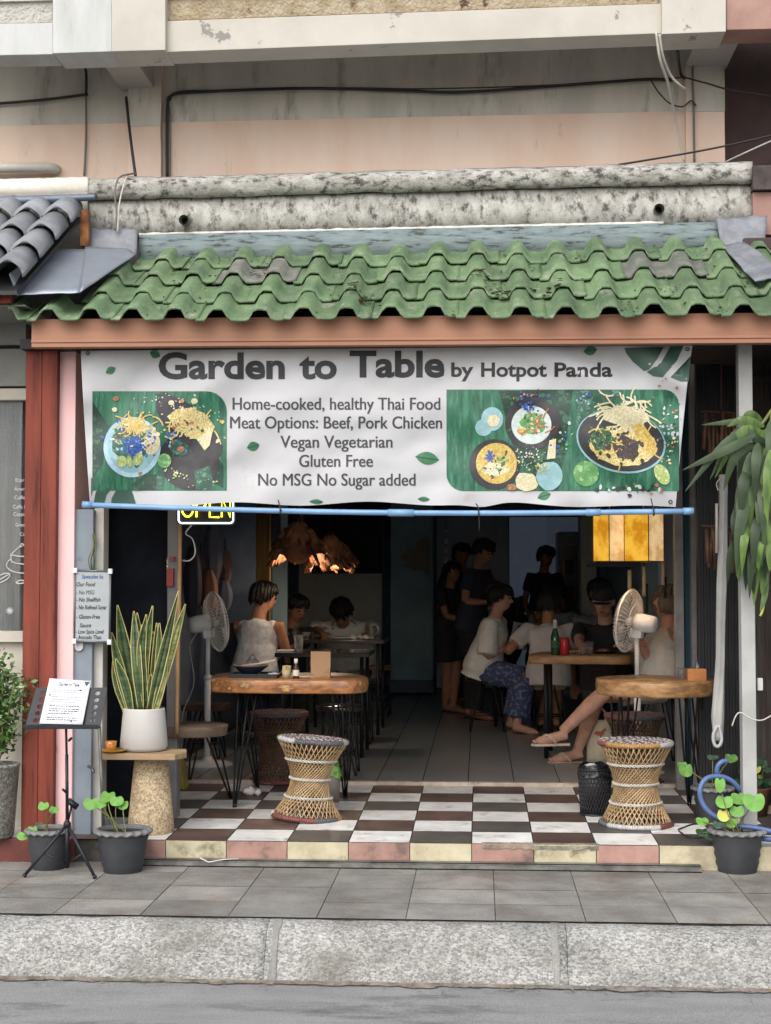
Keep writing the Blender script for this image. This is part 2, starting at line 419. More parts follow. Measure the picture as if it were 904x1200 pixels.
# maple leaf cut-out on the teal column
mb = MB(); lf = [(482,676),(497,663),(491,651),(500,640),(494,632),(505,626),(503,672),(499,682),(491,675)]
lf = [(470,650),(478,645),(476,640),(486,644),(488,634),(494,632),(497,626),(504,632),(503,676),(495,668),(484,668),(482,664),(474,664),(480,657),(471,656)]
mb.prism([at(x, y, 8.68) for x, y in lf], (0,.012,0))
tag(build('leaf_cutout', mb, mat('leaf_card', sc(150,146,130), .8), loc=at(488,655,8.68)), 'pale maple leaf cut-out stuck on the teal column', 'wall decoration')
# chain of little mirrors hanging before the dark door
mob = thing('mirror_chain', 'hanging chain of small square mirrors in front of the dark back door', 'hanging ornament', at(523,620,7.8))
M_mirror = mat('mirror_glass', (.9,.9,.9), .12, metal=1)
mb = MB(); mb.tube([at(523,560,7.8), at(523,670,7.8)], .002, 4); build('cord', mb, plain(sc(40,40,40)), mob)
for y in (622, 634, 645, 656, 663):
    mb = MB(); c = at(523, y, 7.8); mb.obox(Matrix.Translation(c) @ Matrix.Rotation(.3*math.sin(y), 4, 'Z') @ Matrix.Rotation(-.25, 4, 'X'), .016, .004, .03 if y > 630 else .014); build('mirror', mb, M_mirror, mob)

ALB = .80
# ------------------------------------------------------------------ front posts, panels and frames
M_redwood = mat('red_brown_wood', sc(142,70,54), .6, sc(108,52,40), 2.2, spec=.2, stretch=(6,6,.6), c3=sc(54,28,25), s3=2.2, lo3=.55, hi3=.72)
M_fascia = mat('fascia_paint', sc(172,122,94), .6, sc(158,110,84), 2, stretch=(.5,1,4), c3=sc(205,185,170), s3=60, lo3=.74, hi3=.77)
M_pinkw = mat('pink_wall', sc(255,209,205), .7, sc(250,200,196), 3, c3=sc(196,140,138), s3=4, lo3=.62, hi3=.72)
M_greyp = mat('grey_panel_paint', sc(142,150,158), .6, sc(128,136,144), 5, c3=sc(104,110,116), s3=9, lo3=.64, hi3=.72)
M_creams = mat('cream_strip', sc(206,202,192), .6, sc(186,182,172), 5)
M_black = mat('black_siding', sc(46,44,46), .55, sc(36,35,37), 6)
M_wpost = mat('white_post_paint', sc(184,183,178), .5, sc(168,167,162), 5, c3=sc(150,148,144), s3=7, lo3=.68, hi3=.74)
def vpost(name, px0, px1, pyb, Y, d, ztop, m, zb=None, bev=.004, parent=shop):
    x0, x1 = X_(px0, Y, pyb), X_(px1, Y, pyb); z0 = Z_(pyb, Y, (px0+px1)/2) if zb is None else zb
    mb = MB(); mb.box(x0, x1, Y, Y+d, z0, ztop); return build(name, mb, m, parent, bev=bev)
vpost('timber_post', 24.5, 43.5, 978, .06, .1, 2.55, M_redwood)
vpost('timber_post', 43.8, 62, 978, .055, .1, 2.55, M_redwood)
vpost('pink_pier', 62.3, 84, 970, .1, .3, 2.55, M_pinkw, zb=0)
mb = MB()
for i in range(9):                                        # black siding above the grey panel
    z = 1.0+i*.18; mb.box(X_(84,.42), X_(122,.42), .42+.006*(i % 2), .5, z, z+.174)
build('dark_siding', mb, M_black, shop)
gp = vpost('grey_panel', 83, 106.5, 962, .12, .12, Z_(597,.12,95), M_greyp, zb=.02)
vpost('cream_panel_edge', 107.5, 119, 962, .16, .1, Z_(592,.16,112), M_creams, zb=.05)
mb = MB()                                                 # dark ribbed polycarbonate sheet
x0, x1 = X_(119,.6), X_(194,.6); n = 56; prof = []
for i in range(n*2+1): prof.append((lerp(x0,x1,i/(n*2)), .60+(.008 if i % 2 else 0)))
mb.rings([[V(x, y, z) for x, y in prof]+[V(x1,.64,z), V(x0,.64,z)] for z in (.13, 2.6)], sm=False)
build('ribbed_panel', mb, mat('dark_polycarbonate', sc(64,66,74), .25, sc(52,54,61), 5), shop)
vpost('door_frame', 194.5, 207, 925, .58, .1, 2.7, mat('grey_frame', sc(128,124,122), .5, sc(112,109,107), 5), zb=.125)
mb = MB()
for (a, b) in ((203,206),(206.5,209)): mb.box(X_(a-6,.57), X_(b-4,.57), .565, .58, Z_(640,.57), Z_(690,.57))
fx = MB(); c = at(200,676,.57); fx.box(c.x-.018,c.x+.018,.555,.58,c.z-.05,c.z+.045); c2 = at(202,655,.57); fx.box(c2.x-.012,c2.x+.012,.56,.58,c2.z-.012,c2.z+.012)
build('red_latch', fx, plain(sc(150,46,40),.5), shop)
# right hand side frames
M_frame2 = mat('worn_white_frame', sc(176,170,166), .6, sc(150,144,140), 6, c3=sc(96,90,86), s3=10, lo3=.66, hi3=.72)
vpost('door_frame', 793.5, 803.5, 900, 1.7, .08, 2.75, M_frame2, zb=.14)
vpost('teal_strip', 803.8, 812.5, 900, 1.74, .05, 2.75, mat('teal_strip_paint', sc(38,84,98), .6), zb=.14)
vpost('door_frame', 812.8, 822, 905, 1.66, .1, 2.75, M_frame2, zb=.14)
mb = MB(); x0, x1 = X_(819,1.2), X_(905,1.2)
n = 24
for i in range(n): mb.box(lerp(x0,x1,i/n)+.001, lerp(x0,x1,(i+1)/n)-.001, 1.2+.004*(i % 2), 1.26, .1, 2.7)
build('dark_side_panel', mb, M_black, shop)
mb = MB(); mb.box(x1-.03, x1+.02, .2, 1.2, .1, 2.7); build('dark_side_panel', mb, M_black, shop)
# white steel post
a = at(871.5, 965, .06); b = at(888, 965, .06)
mb = MB(); mb.box(a.x, b.x, .06, .14, .1, 2.55); build('white_post', mb, M_wpost, shop, bev=.004)

ALB = .9
# ------------------------------------------------------------------ fascia, green tile roof, ledge
YF = -.17
mb = MB()
a0 = at(37, 407, YF); a1 = at(37, 374, YF); b0 = at(935, 401.5, YF); b1 = at(935, 366, YF)
mb.hexa([a0, b0, b0+V(0,.06,0), a0+V(0,.06,0), a1, b1, b1+V(0,.06,0), a1+V(0,.06,0)])
c0 = at(36, 410, YF); d0 = at(936, 404, YF)
mb.hexa([a0+V(0,-.006,.022), b0+V(0,-.006,.022), b0+V(0,-.001,.022), a0+V(0,-.001,.022), a0+V(0,-.006,.035), b0+V(0,-.006,.035), b0+V(0,-.001,.035), a0+V(0,-.001,.035)])
fas = build('fascia_board', mb, M_fascia, shop, bev=.003)
mb = MB()                                                  # soffit and lintel that close the awning
mb.box(-2.3, 1.75, .0, .75, 2.55, 2.6); build('awning_soffit', mb, M_black, shop)
def L2(pl, pr, Yp, nseg=1):                                # left and right world points
    return at(*pl, Yp), at(*pr, Yp)
YE, YT = -.24, .64
E0, E1 = at(8, 381, YE), at(940, 375, YE); T0, T1 = at(175, 303, YT), at(832, 288, YT)
def zline(a, b, x): return a.z+(b.z-a.z)*(x-a.x)/(b.x-a.x)
def roofz(x, y): return lerp(zline(E0,E1,x), zline(T0,T1,x), (y-YE)/(YT-YE))
PER = .2085; XPH = X_(155, YE, 366)
def wave(x):
    t = ((x-XPH)/PER) % 1.0                                # valley .0 - .45, rise, crest, fall
    t = (t+.5) % 1.0                                      # crest at .5
    d = abs(t-.5)*2
    k = max(0, min(1, (.60-d)/.36)); return .056*(k*k*(3-2*k))
M_tile = mat('green_roof_tile', sc(108,131,92), .6, sc(82,104,72), 5, isl=.2, c3=sc(150,152,132), s3=13, lo3=.54, hi3=.74, bump=.3, bs=90, grain=.3, stretch=(1.4,.6,1))
M_tile2 = mat('grey_roof_tile', sc(122,120,112), .75, sc(96,96,88), 14, isl=.25, c3=sc(92,104,84), s3=9, lo3=.5, hi3=.6, grain=.3)
mb = MB(); NR = 4; xl = [at(8,366,YE).x, X_(92,.0,345), X_(125,.2,330), X_(155,.42,312)]
sl = math.hypot(YT-YE, T0.z-E0.z)
for r_ in range(NR):
    v0, v1 = r_/NR, min(1.0, (r_+1)/NR+.035)
    k = -3
    while True:
        xa = XPH-.5*PER+(k)*PER*2 - (PER if r_ % 2 else 0) + .0; k += 1
        xb = xa+2*PER
        if xa > 2.05: break
        if xb < xl[r_]+.02: continue
        xs_, xe_ = max(xa, xl[r_]), xb
        if xe_-xs_ < .05: continue
        dz = .007*random.random(); tw = .013*(random.random()-.5); dy = .028*(random.random()-.5)
        cx_ = (xs_+xe_)/2; pxm = 452+ (cx_+.1)*239
        grey = (r_ == 2 and (abs(pxm-235) < 40 or abs(pxm-705) < 45)) 
        nx, ny = 20, 3
        def fn(u, v, off=0):
            x = lerp(xs_, xe_+.012, u); tt = lerp(v0, v1, v); y = lerp(YE, YT, tt)+dy*(1-v)
            z = roofz(x, y)+wave(x)+.026*(1-v)+dz+tw*(u-.5)+off+.007*max(0, (u-.86)/.14)
            return V(x, y, z)
        vs = []; 
        for o_ in (0, -.013):
            for j in range(ny+1):
                for i in range(nx+1): vs.append(fn(i/nx, j/ny, o_))
        q = (nx+1)*(ny+1); fs = []
        for j in range(ny):
            for i in range(nx):
                a = j*(nx+1)+i; fs += [(a,a+1,a+nx+2,a+nx+1), (q+a+nx+1,q+a+nx+2,q+a+1,q+a)]
        for i in range(nx): fs.append((i, q+i, q+i+1, i+1))
        for j in range(ny): fs += [(j*(nx+1), (j+1)*(nx+1), q+(j+1)*(nx+1), q+j*(nx+1)), (j*(nx+1)+nx, q+j*(nx+1)+nx, q+(j+1)*(nx+1)+nx, (j+1)*(nx+1)+nx)]
        mb.idx(vs, fs, 1 if grey else 0, True)
rt = build('roof_tiles', mb, [M_tile, M_tile2], shop, recalc=False)
for e_ in rt.data.edges: pass
mb = MB()                                                  # dark underlay below the tiles
mb.face([E0+V(.15,.11,.0), E1+V(0,.11,.0), V(E1.x,YT,zline(T0,T1,E1.x)-.03), V(E0.x+.15,YT,zline(T0,T1,E0.x)-.03)])
build('roof_underlay', mb, M_black, shop, solid=.01)
mb = MB()
# debris on the tiles
mb = MB()
for i in range(900):
    x = lerp(-1.7, 1.5, random.random()); t = random.random()*.95; y = lerp(YE, YT, t)
    if wave(x) > .012 or noise.noise((x*1.6,y*3,4)) < -.05: continue
    c = V(x, y, roofz(x, y)+wave(x)+.03); s_ = .004+.008*random.random()**3
    a = random.random()*6.28; mb.face([c+V(s_*math.cos(a+k),s_*math.sin(a+k)*1.6,s_*.3*math.sin(k*2+a)+.002) for k in (0,1.6,3.1,4.6)])
for (cx_, cy_, n) in ((420,348,26),(585,345,18),(560,335,14),(640,345,12),(300,318,12)):
    for i in range(n):
        c0 = at(cx_+random.gauss(0,9), cy_+random.gauss(0,3), -.1)
        x = c0.x; y = -.12+random.random()*.12+ (350-cy_)*.012; c = V(x,y,roofz(x,y)+wave(x)+.034); a = random.random()*6.28; s_ = .006+.012*random.random()
        mb.face([c+V(s_*math.cos(a+k),s_*math.sin(a+k)*1.3,.006*random.random()) for k in (0,1.3,3.1,4.4)])
tag(build('dry_leaves', mb, mat('roof_litter', sc(176,160,128), .9, sc(110,90,64), 40)), 'dry leaf litter scattered over the green roof tiles', 'leaf litter', kind='stuff')

def profile_bar(name, left, right, m, parent=shop, nseg=70, amp=.004, mats=None, **k):
    """left/right: lists of (px, py, Y) giving the cross-section at both ends"""
    A = [at(*q) for q in left]; B = [at(*q) for q in right]; mb = MB()
    mb.rings([[a.lerp(b, i/nseg)+V(0, amp*noise.noise((i*.35, j*1.7, 3)), amp*noise.noise((i*.3, j*1.3, 9))) for j, (a, b) in enumerate(zip(A, B))] for i in range(nseg+1)])
    return build(name, mb, m, parent, **k)
M_ledge = mat('weathered_concrete', sc(186,183,174), .95, sc(154,151,142), 14, bump=.4, bs=60, c3=sc(84,81,74), s3=20, lo3=.50, hi3=.64, stretch=(1.1,1,.7), grain=.3)
M_ledge_top = mat('lichen_concrete', sc(180,177,168), .95, sc(144,141,131), 12, bump=.4, bs=60, c3=sc(72,69,62), s3=22, lo3=.49, hi3=.62, stretch=(.8,1,1.2), grain=.3)
# mouldings: rounded top roll, plain band, painted flashing
l, r_ = 104, 882
profile_bar('ledge_roll', [(l,209,.86),(l,210,.72),(l,213,.665),(l,217,.648),(l,228,.646),(l,234,.672),(l,236,.9)],
            [(r_,189,.86),(r_,190,.72),(r_,193,.665),(r_,197,.648),(r_,208,.646),(r_,214.5,.672),(r_,217,.9)], M_ledge_top, amp=.008)
profile_bar('ledge_band', [(l,234.5,.70),(l,256,.69),(l,275,.68),(l,278,.9),(l,233,.9)], [(r_,215.5,.70),(r_,240,.69),(r_,262,.68),(r_,266,.9),(r_,214,.9)], M_ledge, amp=.004)
M_flash = mat('flaking_green_paint', sc(122,134,132), .8, sc(98,110,110), 5, stretch=(1.5,1,8), bump=.3, bs=50, c3=sc(66,68,62), s3=5, lo3=.55, hi3=.6)
profile_bar('flashing_band', [(163,275,.64),(163,310,.60),(163,312,.66),(163,275,.67)], [(845,260,.64),(845,295,.60),(845,297,.66),(845,260,.67)], M_flash, amp=.002)
profile_bar('mortar_line', [(163,273,.668),(163,276,.65),(163,278,.655),(163,274,.68)], [(778,259,.668),(778,262.5,.65),(778,264.5,.655),(778,260,.68)], mat('old_mortar', sc(214,210,200), .9, sc(180,176,166), 20, bump=.6, bs=40), amp=.005, nseg=160)
# drain spouts
for (x, y) in ((217, 258), (772, 245)):
    c = at(x, y, .66); mb = MB(); mb.tube([c+V(0,.06,0), c+V(0,-.035,-.006)], .027, 18, 0, caps=False); mb.tube([c+V(0,.06,0), c+V(0,-.035,-.006)], .020, 18, 0, caps=False)
    mb.ball(c+V(0,.02,0), .019, 10, 6, 1, sy=.3)
    build('drain_spout', mb, [plain(sc(126,122,112),.8), plain((.004,.004,.004),.9)], shop, recalc=False)
# sealing membrane at both ends of the awning
M_membrane = mat('grey_membrane', sc(128,130,134), .5, sc(104,106,110), 8, bump=.6, bs=22, c3=sc(196,190,176), s3=12, lo3=.66, hi3=.74)
def sheet(name, quad, m, parent=None, nu=14, nv=10, amp=.008, th=.006, **k):
    P = [at(*q) for q in quad]; mb = MB()
    mb.grid(lambda u, v: P[0].lerp(P[1], u).lerp(P[3].lerp(P[2], u), v)+V(0,-amp*abs(noise.noise((u*4+P[0].x,v*4,2))),amp*noise.noise((u*5,v*5,P[0].z))), nu, nv)
    return build(name, mb, m, parent, solid=th, **k)
sheet('membrane_patch', [(106,268,.6),(162,268,.6),(160,300,.53),(103,297,.53)], M_membrane, shop, amp=.014)
sheet('membrane_patch', [(839,256,.62),(899,252,.62),(896,292,.5),(846,293,.52)], M_membrane, shop, amp=.018)
sheet('membrane_patch', [(845,288,.50),(872,283,.50),(925,322,-.02),(885,330,.02)], M_membrane, shop, amp=.012)

# ------------------------------------------------------------------ upper storey
ALB = .66
M_grey_w = mat('grey_upper_wall', sc(228,221,207), .9, sc(208,202,189), 2.2, bump=.25, bs=14, c3=sc(128,122,112), s3=3, lo3=.54, hi3=.76, stretch=(2.2,1,.5))
M_peach = mat('peach_wall', sc(255,228,206), .9, sc(248,214,190), 1.6, bump=.12, bs=14, stretch=(2.5,1,.7), c3=sc(176,150,132), s3=3, lo3=.6, hi3=.78)
M_cream_b = mat('cream_beam_paint', sc(224,217,203), .8, sc(212,205,191), 3, c3=sc(158,154,146), s3=3.1, lo3=.605, hi3=.615)
M_white_b = mat('white_beam_paint', sc(226,226,222), .8, sc(212,212,206), 3, stretch=(3,1,.6), c3=sc(186,184,176), s3=3, lo3=.62, hi3=.72)
M_render = mat('rough_render', sc(206,190,160), .95, sc(180,160,128), 14, bump=1.0, bs=55, bdist=.02, c3=sc(110,78,66), s3=5, lo3=.60, hi3=.63)
M_render_w = mat('rough_render_white', sc(222,218,206), .95, sc(206,202,190), 14, bump=1.0, bs=45, bdist=.025)
YW = 1.62
def quadbox(name, pl, Yp, d, m, parent=shop, bev=0, nseg=None):   # pl: 4 photo points (bl, br, tr, tl) on plane Yp, swept back by d
    mb = MB(); P = [at(x, y, Yp) for x, y in pl]; mb.prism(P, (0, d, 0)); return build(name, mb, m, parent, bev=bev)
quadbox('upper_wall_painted', [(-60,149,),(848,129.5),(848,-60),(-60,-60)], YW, .1, M_grey_w)
quadbox('upper_wall_peach', [(-60,240),(848,225),(848,129.5),(-60,149)], YW-.002, .1, M_peach)
mb = MB(); mb.box(-5, 5, .95, 1.62, Z_(75,.95)+.42, Z_(75,.95)+.5); build('upper_ceiling', mb, M_grey_w, shop)
YU = .95
def beam(name, pl, d, m, bev=.004, Y=YU): return quadbox(name, pl, Y, d, m, bev=bev)
beam('front_beam', [(195,61),(776,39),(776,4),(195,24.5)], .2, M_cream_b)
beam('front_beam', [(-60,66),(62,63.5),(62,26.5),(-60,29)], .2, M_white_b)
beam('rough_panel', [(195,24.2),(776,4),(776,-60),(195,-60)], .18, M_render, Y=YU+.02)
beam('rough_panel', [(-60,29),(62,26.5),(62,-60),(-60,-60)], .18, M_render_w, Y=YU+.02)
beam('pilaster', [(62,62.5),(131,60.2),(131,-60),(62,-60)], .26, M_white_b, Y=YU-.05)
beam('pilaster', [(131,60.2),(194,58.5),(194,-60),(131,-60)], .26, M_cream_b, Y=YU-.051)
beam('pilaster', [(776,40),(851,37),(851,-60),(776,-60)], .26, M_cream_b, Y=YU-.05)
zs = at(150, 61, YU-.05).z
def bracket(x0, x1, x2, x3, y, ):
    a = at(x0, y, YU+.2); b = at(x1, y, YU+.2)
    mb = MB(); mb.box(a.x, b.x, YU+.15, YW, a.z, a.z+.5); return build('bracket_beam', mb, M_grey_w2, shop, bev=.004)
M_grey_w2 = mat('beam_soffit_paint', sc(196,191,180), .9, sc(184,179,168), 3, bump=.1, bs=20)
bracket(121, 162, 0, 0, 76); bracket(815, 867, 0, 0, 49)
mb = MB(); mb.box(-5, 5, YU+.01, YU+.2, zs, zs+.02); 
# corner shadow pipe / conduit on the pier between bays
o = bx('wall_pier', 150, 10, 190, 225, YW-.05, .06, M_peach)
bx('wall_pier', 805, 10, 848, 225, YW-.05, .06, M_peach)
bx('wall_pier_top', 150, -40, 190, 148, YW-.055, .004, M_grey_w)
bx('wall_pier_top', 805, -40, 848, 131, YW-.055, .004, M_grey_w)
ALB = .82
# ------------------------------------------------------------------ neighbours left and right
def cat_(pts, n=8):                             # smooth curve through points
    P = [Vector(p) for p in pts]; P = [P[0]*2-P[1]]+P+[P[-1]*2-P[-2]]; out = []
    for i in range(1, len(P)-2):
        a, b, c, d = P[i-1], P[i], P[i+1], P[i+2]
        for k in range(n):
            t = k/n; out.append(.5*((2*b)+(c-a)*t+(2*a-5*b+4*c-d)*t*t+(3*b-a-3*c+d)*t**3))
    return out+[P[-2]]
cafe = thing('cafe_front', 'neighbouring cafe front with curtained window and grey clay tile awning, left edge', 'building', (-3.2,.3,0))
M_panel_g = mat('grey_fibre_panel', sc(150,149,142), .7, sc(136,135,129), 4)
M_panel_c = mat('cream_board', sc(206,198,182), .7, sc(190,182,166), 5, c3=sc(160,150,134), s3=6, lo3=.64, hi3=.74)
def cbx(name, px0, py0, px1, py1, Y, d, m, bev=.002): return bx(name, px0, py0, px1, py1, Y, d, m, cafe, bev)
cbx('wall_panel', -170, 352, 31, 406, .30, .06, M_panel_g); cbx('wall_panel', -170, 408.5, 31, 454, .30, .06, M_panel_g)
cbx('window_head', -170, 455, 31, 470, .29, .07, M_panel_c)
wf = cbx('window', -170, 470, 26, 740, .345, .01, mat('window_glass', (.75,.8,.8), .06, trans=.85, spec=.6, alpha=.5))
M_cur = mat('curtain_voile', sc(150,148,144), .9, sc(118,117,114), 6, stretch=(14,1,.4))
mb = MB(); xa, xb = X_(-170,.5,600), X_(30,.5,600)
mb.grid(lambda u, v: V(lerp(xa,xb,u), .5+.022*math.sin(u*95+math.sin(v*3)*.8)+.012*math.sin(u*41), lerp(Z_(748,.5,0), Z_(470,.5,0), v)), 240, 10)
build('curtain', mb, M_cur, cafe)
cbx('window_back', -190, 440, 40, 770, .8, .02, plain(sc(70,68,66),.9))
cbx('window_sill', -170, 740, 27, 752, .26, .1, M_panel_c)
for i in range(5): cbx('siding_board', -170, 752.6+i*36.4, 27, 788+i*36.4, .30+.004*(i % 2), .06, M_panel_c)
cbx('siding_board', -170, 935, 27, 985, .302, .06, M_panel_c)
M_wl = plain(sc(214,212,208),.7); mb = MB(); mp_ = lambda x, y: at(x, y, .343)     # lettering and line drawing on the glass
for t, x0, x1, y in (('Espr',18.5,29,564.5),('Ameri',17,30,575),('Caffe',17,29.5,585),('Caffe L',15.5,31,596),('Cappu',16,30,604.5),('Green',18.5,30,617),('Ca',23.5,29,628)):
    add_text(mb, t, x0, x1, y, 6.2, mp_); build('window_lettering', mb, M_wl, wf, recalc=False); mb = MB()
def stroke(pts, r=.0035): mb.tube(cat_([at(x, y, .342) for x, y in pts], 5), r, 4)
stroke([(14,655),(10,658),(8,663),(12,668),(20,671),(30,672)]); stroke([(12,655),(16,659),(24,661),(31,661)]); stroke([(13,650),(22,642),(27,640)]); stroke([(13,650),(14,660)]); stroke([(13,650),(22,652),(31,652)]); stroke([(24,640),(26,637),(29,640)])
build('window_drawing', mb, M_wl, wf); mb = MB(); stroke([(-4,678),(3,673),(10,672),(12,675),(7,680),(0,683),(-5,683)]); stroke([(-2,681),(4,677),(11,673)]); build('window_drawing', mb, M_wl, wf); mb = MB(); stroke([(19,683),(24,680),(31,682),(24,684),(19,683)])
build('window_drawing', mb, M_wl, wf); mb = MB()
for k in range(6):
    a = k*math.pi/6; stroke([(12+4.5*math.cos(a),716+4.5*math.sin(a)),(12-4.5*math.cos(a),716-4.5*math.sin(a))], .0022)
build('window_drawing', mb, M_wl, wf)
cbx('party_wall', -190, 225, 172, 425, .74, .06, plain(sc(120,116,110),.9))
# painted step in front of it
M_redstep = mat('red_step_paint', sc(116,60,50), .7, sc(92,46,40), 6, c3=sc(206,200,192), s3=5, lo3=.66, hi3=.68)
mb = MB(); mb.box(-6, X_(88,0,1000), -.006, .3, -.05, .116); build('painted_step', mb, M_redstep, cafe, bev=.006)
mb = MB(); mb.box(-6, X_(28,.3,1000), .1, .36, .05, .118); build('plinth', mb, M_panel_c, cafe)
# awning of grey barrel tiles
M_clay = mat('grey_clay_tile', sc(150,151,152), .55, sc(124,125,128), 6, isl=.14, c3=sc(160,158,152), s3=14, lo3=.66, hi3=.74)
A0 = at(10, 332, -.34); A1 = at(98, 248, .52)
mb = MB(); NRW = 4
def cz(y): return lerp(A0.z, A1.z, (y-A0.y)/(A1.y-A0.y))
for r_ in range(NRW):
    ya, yb = lerp(A0.y, A1.y, r_/NRW), lerp(A0.y, A1.y, (r_+1.12)/NRW)
    xr = lerp(at(26,325,-.34).x, at(99,250,.52).x, (r_+.3)/NRW)
    for k in range(7):
        xc = xr-.078-k*.155; dz = .004*random.random()
        rings = []
        for j, y in enumerate((ya, lerp(ya,yb,.5), yb)):
            rad = .086-.010*j/2; lift = .03*(1-j/2)+dz
            rings.append([V(xc+rad*math.cos(a), y, cz(y)+lift+rad*1.1*math.sin(a)) for a in [math.pi*q/10 for q in range(11)]]+[V(xc-(rad-.012)*math.cos(a), y, cz(y)+lift-.004+(rad-.012)*1.05*math.sin(a)) for a in [math.pi*q/10 for q in range(11)]])
        mb.rings(rings)
build('awning_tiles', mb, M_clay, cafe)
mb = MB(); mb.prism([V(-6,A0.y+.03,cz(A0.y)-.03), V(at(18,330,-.34).x,A0.y+.03,cz(A0.y)-.03), V(at(96,252,.52).x,A1.y,cz(A1.y)-.03), V(-6,A1.y,cz(A1.y)-.03)], (0,0,-.02)); build('awning_deck', mb, M_black, cafe)
cbx('awning_fascia', -160, 333, 13, 357, -.24, .04, M_redwood)
cbx('awning_soffit', -160, 357, 30, 361, -.2, .55, M_panel_g)
profile_bar('roof_gutter', [(-60,232,.5),(-60,246,.5),(-60,246,.6),(-60,232,.6)], [(112,227,.5),(112,235,.5),(112,235,.6),(112,227,.6)], mat('blue_grey_metal', sc(104,112,126), .4, sc(90,98,112), 6, metal=.3), cafe, amp=.001)
profile_bar('cafe_ledge', [(-60,211,.86),(-60,212,.7),(-60,217,.64),(-60,228,.64),(-60,236,.68),(-60,300,.68),(-60,300,.9)], [(103.4,207,.86),(103.4,208,.7),(103.4,212,.64),(103.4,224,.64),(103.4,234,.68),(103.4,296,.68),(103.4,296,.9)],
            mat('cream_ledge', sc(224,218,204), .9, sc(204,198,184), 6, bump=.3, bs=40, c3=sc(150,142,126), s3=9, lo3=.60, hi3=.70), cafe)
bx('rusty_board', 94, 246, 104, 288, .5, .03, mat('rusted_board', sc(176,120,70), .9, sc(110,66,40), 12), cafe)
M_sheetm = mat('galvanised_sheet', sc(158,164,172), .4, sc(140,146,154), 3, metal=.35, c3=sc(190,190,188), s3=9, lo3=.64, hi3=.72)
sheet('sheet_flashing', [(20,346,-.24),(94,343,-.22),(104,293,.42),(52,291,.30)], M_sheetm, cafe, amp=.004, th=.004)
sheet('sheet_flashing', [(94,343,-.215),(160,298,.47),(150,292,.52),(100,289,.44)], M_sheetm, cafe, amp=.004, th=.004)
sheet('sheet_flashing', [(11,321,-.28),(21,347,-.245),(60,292,.30),(50,286,.32)], M_sheetm, cafe, amp=.003, th=.004)

rh = thing('dark_house', 'dark brown neighbouring house at the right edge, behind the white post', 'building', (2.4,1.0,0))
M_dkbrown = mat('dark_brown_wall', sc(84,64,60), .8, sc(68,52,50), 4, c3=sc(40,34,34), s3=3, lo3=.6, hi3=.7)
M_pinkbr = mat('pink_brown_beam', sc(176,140,126), .8, sc(160,124,112), 4, c3=sc(130,96,86), s3=7, lo3=.64, hi3=.7)
M_dkwood = mat('weathered_dark_wood', sc(86,78,70), .85, sc(62,56,50), 5, stretch=(10,1,.7))
def rbx(name, px0, py0, px1, py1, Y, d, m, bev=0): return bx(name, px0, py0, px1, py1, Y, d, m, rh, bev)
rbx('upper_wall', 848, -60, 1100, 240, 1.75, .1, M_dkbrown); rbx('upper_beam', 851.5, -60, 1100, 35, YU-.02, .22, M_pinkbr, .004)
rbx('ledge_block', 883, 190, 1100, 222, .62, .3, mat('sooty_ledge', sc(92,80,76), .9, sc(60,54,52), 10)); rbx('ledge_block', 883, 222, 1100, 275, .66, .3, M_pinkbr)
rbx('eave', 872, 275, 1100, 325, .5, .4, M_dkbrown, .01)
for i in range(12): rbx('wood_board', 884+i*9, 395, 892.6+i*9, 975, 1.0+.006*(i % 3), .03, M_dkwood)
rbx('back_wall', 838, 180, 1400, 410, 1.9, .05, M_dkbrown); rbx('porch_ceiling', 880, 392, 1400, 398, .3, 1.6, M_dkbrown)
for i in range(30): rbx('wood_board', 992+i*9, 395, 1000.6+i*9, 975, 1.0+.006*(i % 3), .03, M_dkwood)
rbx('wood_rail', 884, 440, 990, 446, .97, .03, M_dkwood)

# ------------------------------------------------------------------ cables
M_cable = mat('black_cable', sc(44,42,42), .6); M_cab_g = mat('grey_cable', sc(120,114,106), .7); M_cab_w = mat('white_cable', sc(206,198,184), .6)
def cable(name, pts, r, m, label, Y=YW-.02, cat='cable', grp=None):
    P = [at(*(q if len(q) == 3 else (*q, Y))) for q in pts]; mb = MB(); mb.tube(cat_(P, 7), r*.75, 6)
    return tag(build(name, mb, m, loc=P[0]), label, cat, grp)
cable('wall_cable', [(196,208),(196,150),(197,120),(203,111),(230,108),(330,104),(400,104),(480,106.5),(540,108),(620,103),(700,97),(760,93),(790,94)], .013, M_cable, 'thick black cable running the length of the grey upper wall', YW-.03)
cable('wall_cable', [(199,118),(212,107),(300,106),(400,103),(500,104),(640,100),(798,91)], .006, M_cable, 'thin black cable just above the thick one on the upper wall', YW-.05)
cable('wall_cable', [(198.5,208),(198.5,170),(198,125)], .012, M_cab_g, 'grey conduit standing beside the cable left of the peach bay', YW-.02)
cable('wall_cable', [(191,206),(189,160),(190,130),(196,112)], .005, M_cab_g, 'slack grey wire bowed beside the left pier', YW-.08)
cable('wall_cable', [(-40,124),(40,118),(98,111),(101,108),(101,85),(98,76)], .012, M_cable, 'black cable across the left bay rising at a bracket', YW-.03)
cable('wall_cable', [(101,112),(101,160),(99,206)], .009, M_cab_g, 'grey pipe dropping from the left bay cable to the ledge', YW-.02)
cable('wall_cable', [(148,114,YW-.04),(153,160,1.4),(159,206,.95)], .012, M_cable, 'black cable slanting from the left bracket down to the ledge', YW-.1)
cable('wall_cable', [(157,203,.75),(140,208,.62),(135,225,.59),(137,250,.58),(135,270,.56)], .007, M_cab_g, 'grey wire draped over the ledge at its left end')
cable('wall_cable', [(150,206,.7),(146,214,.6),(140,240,.58),(138,272,.56)], .006, M_cab_w, 'white wire hanging over the left end of the ledge')
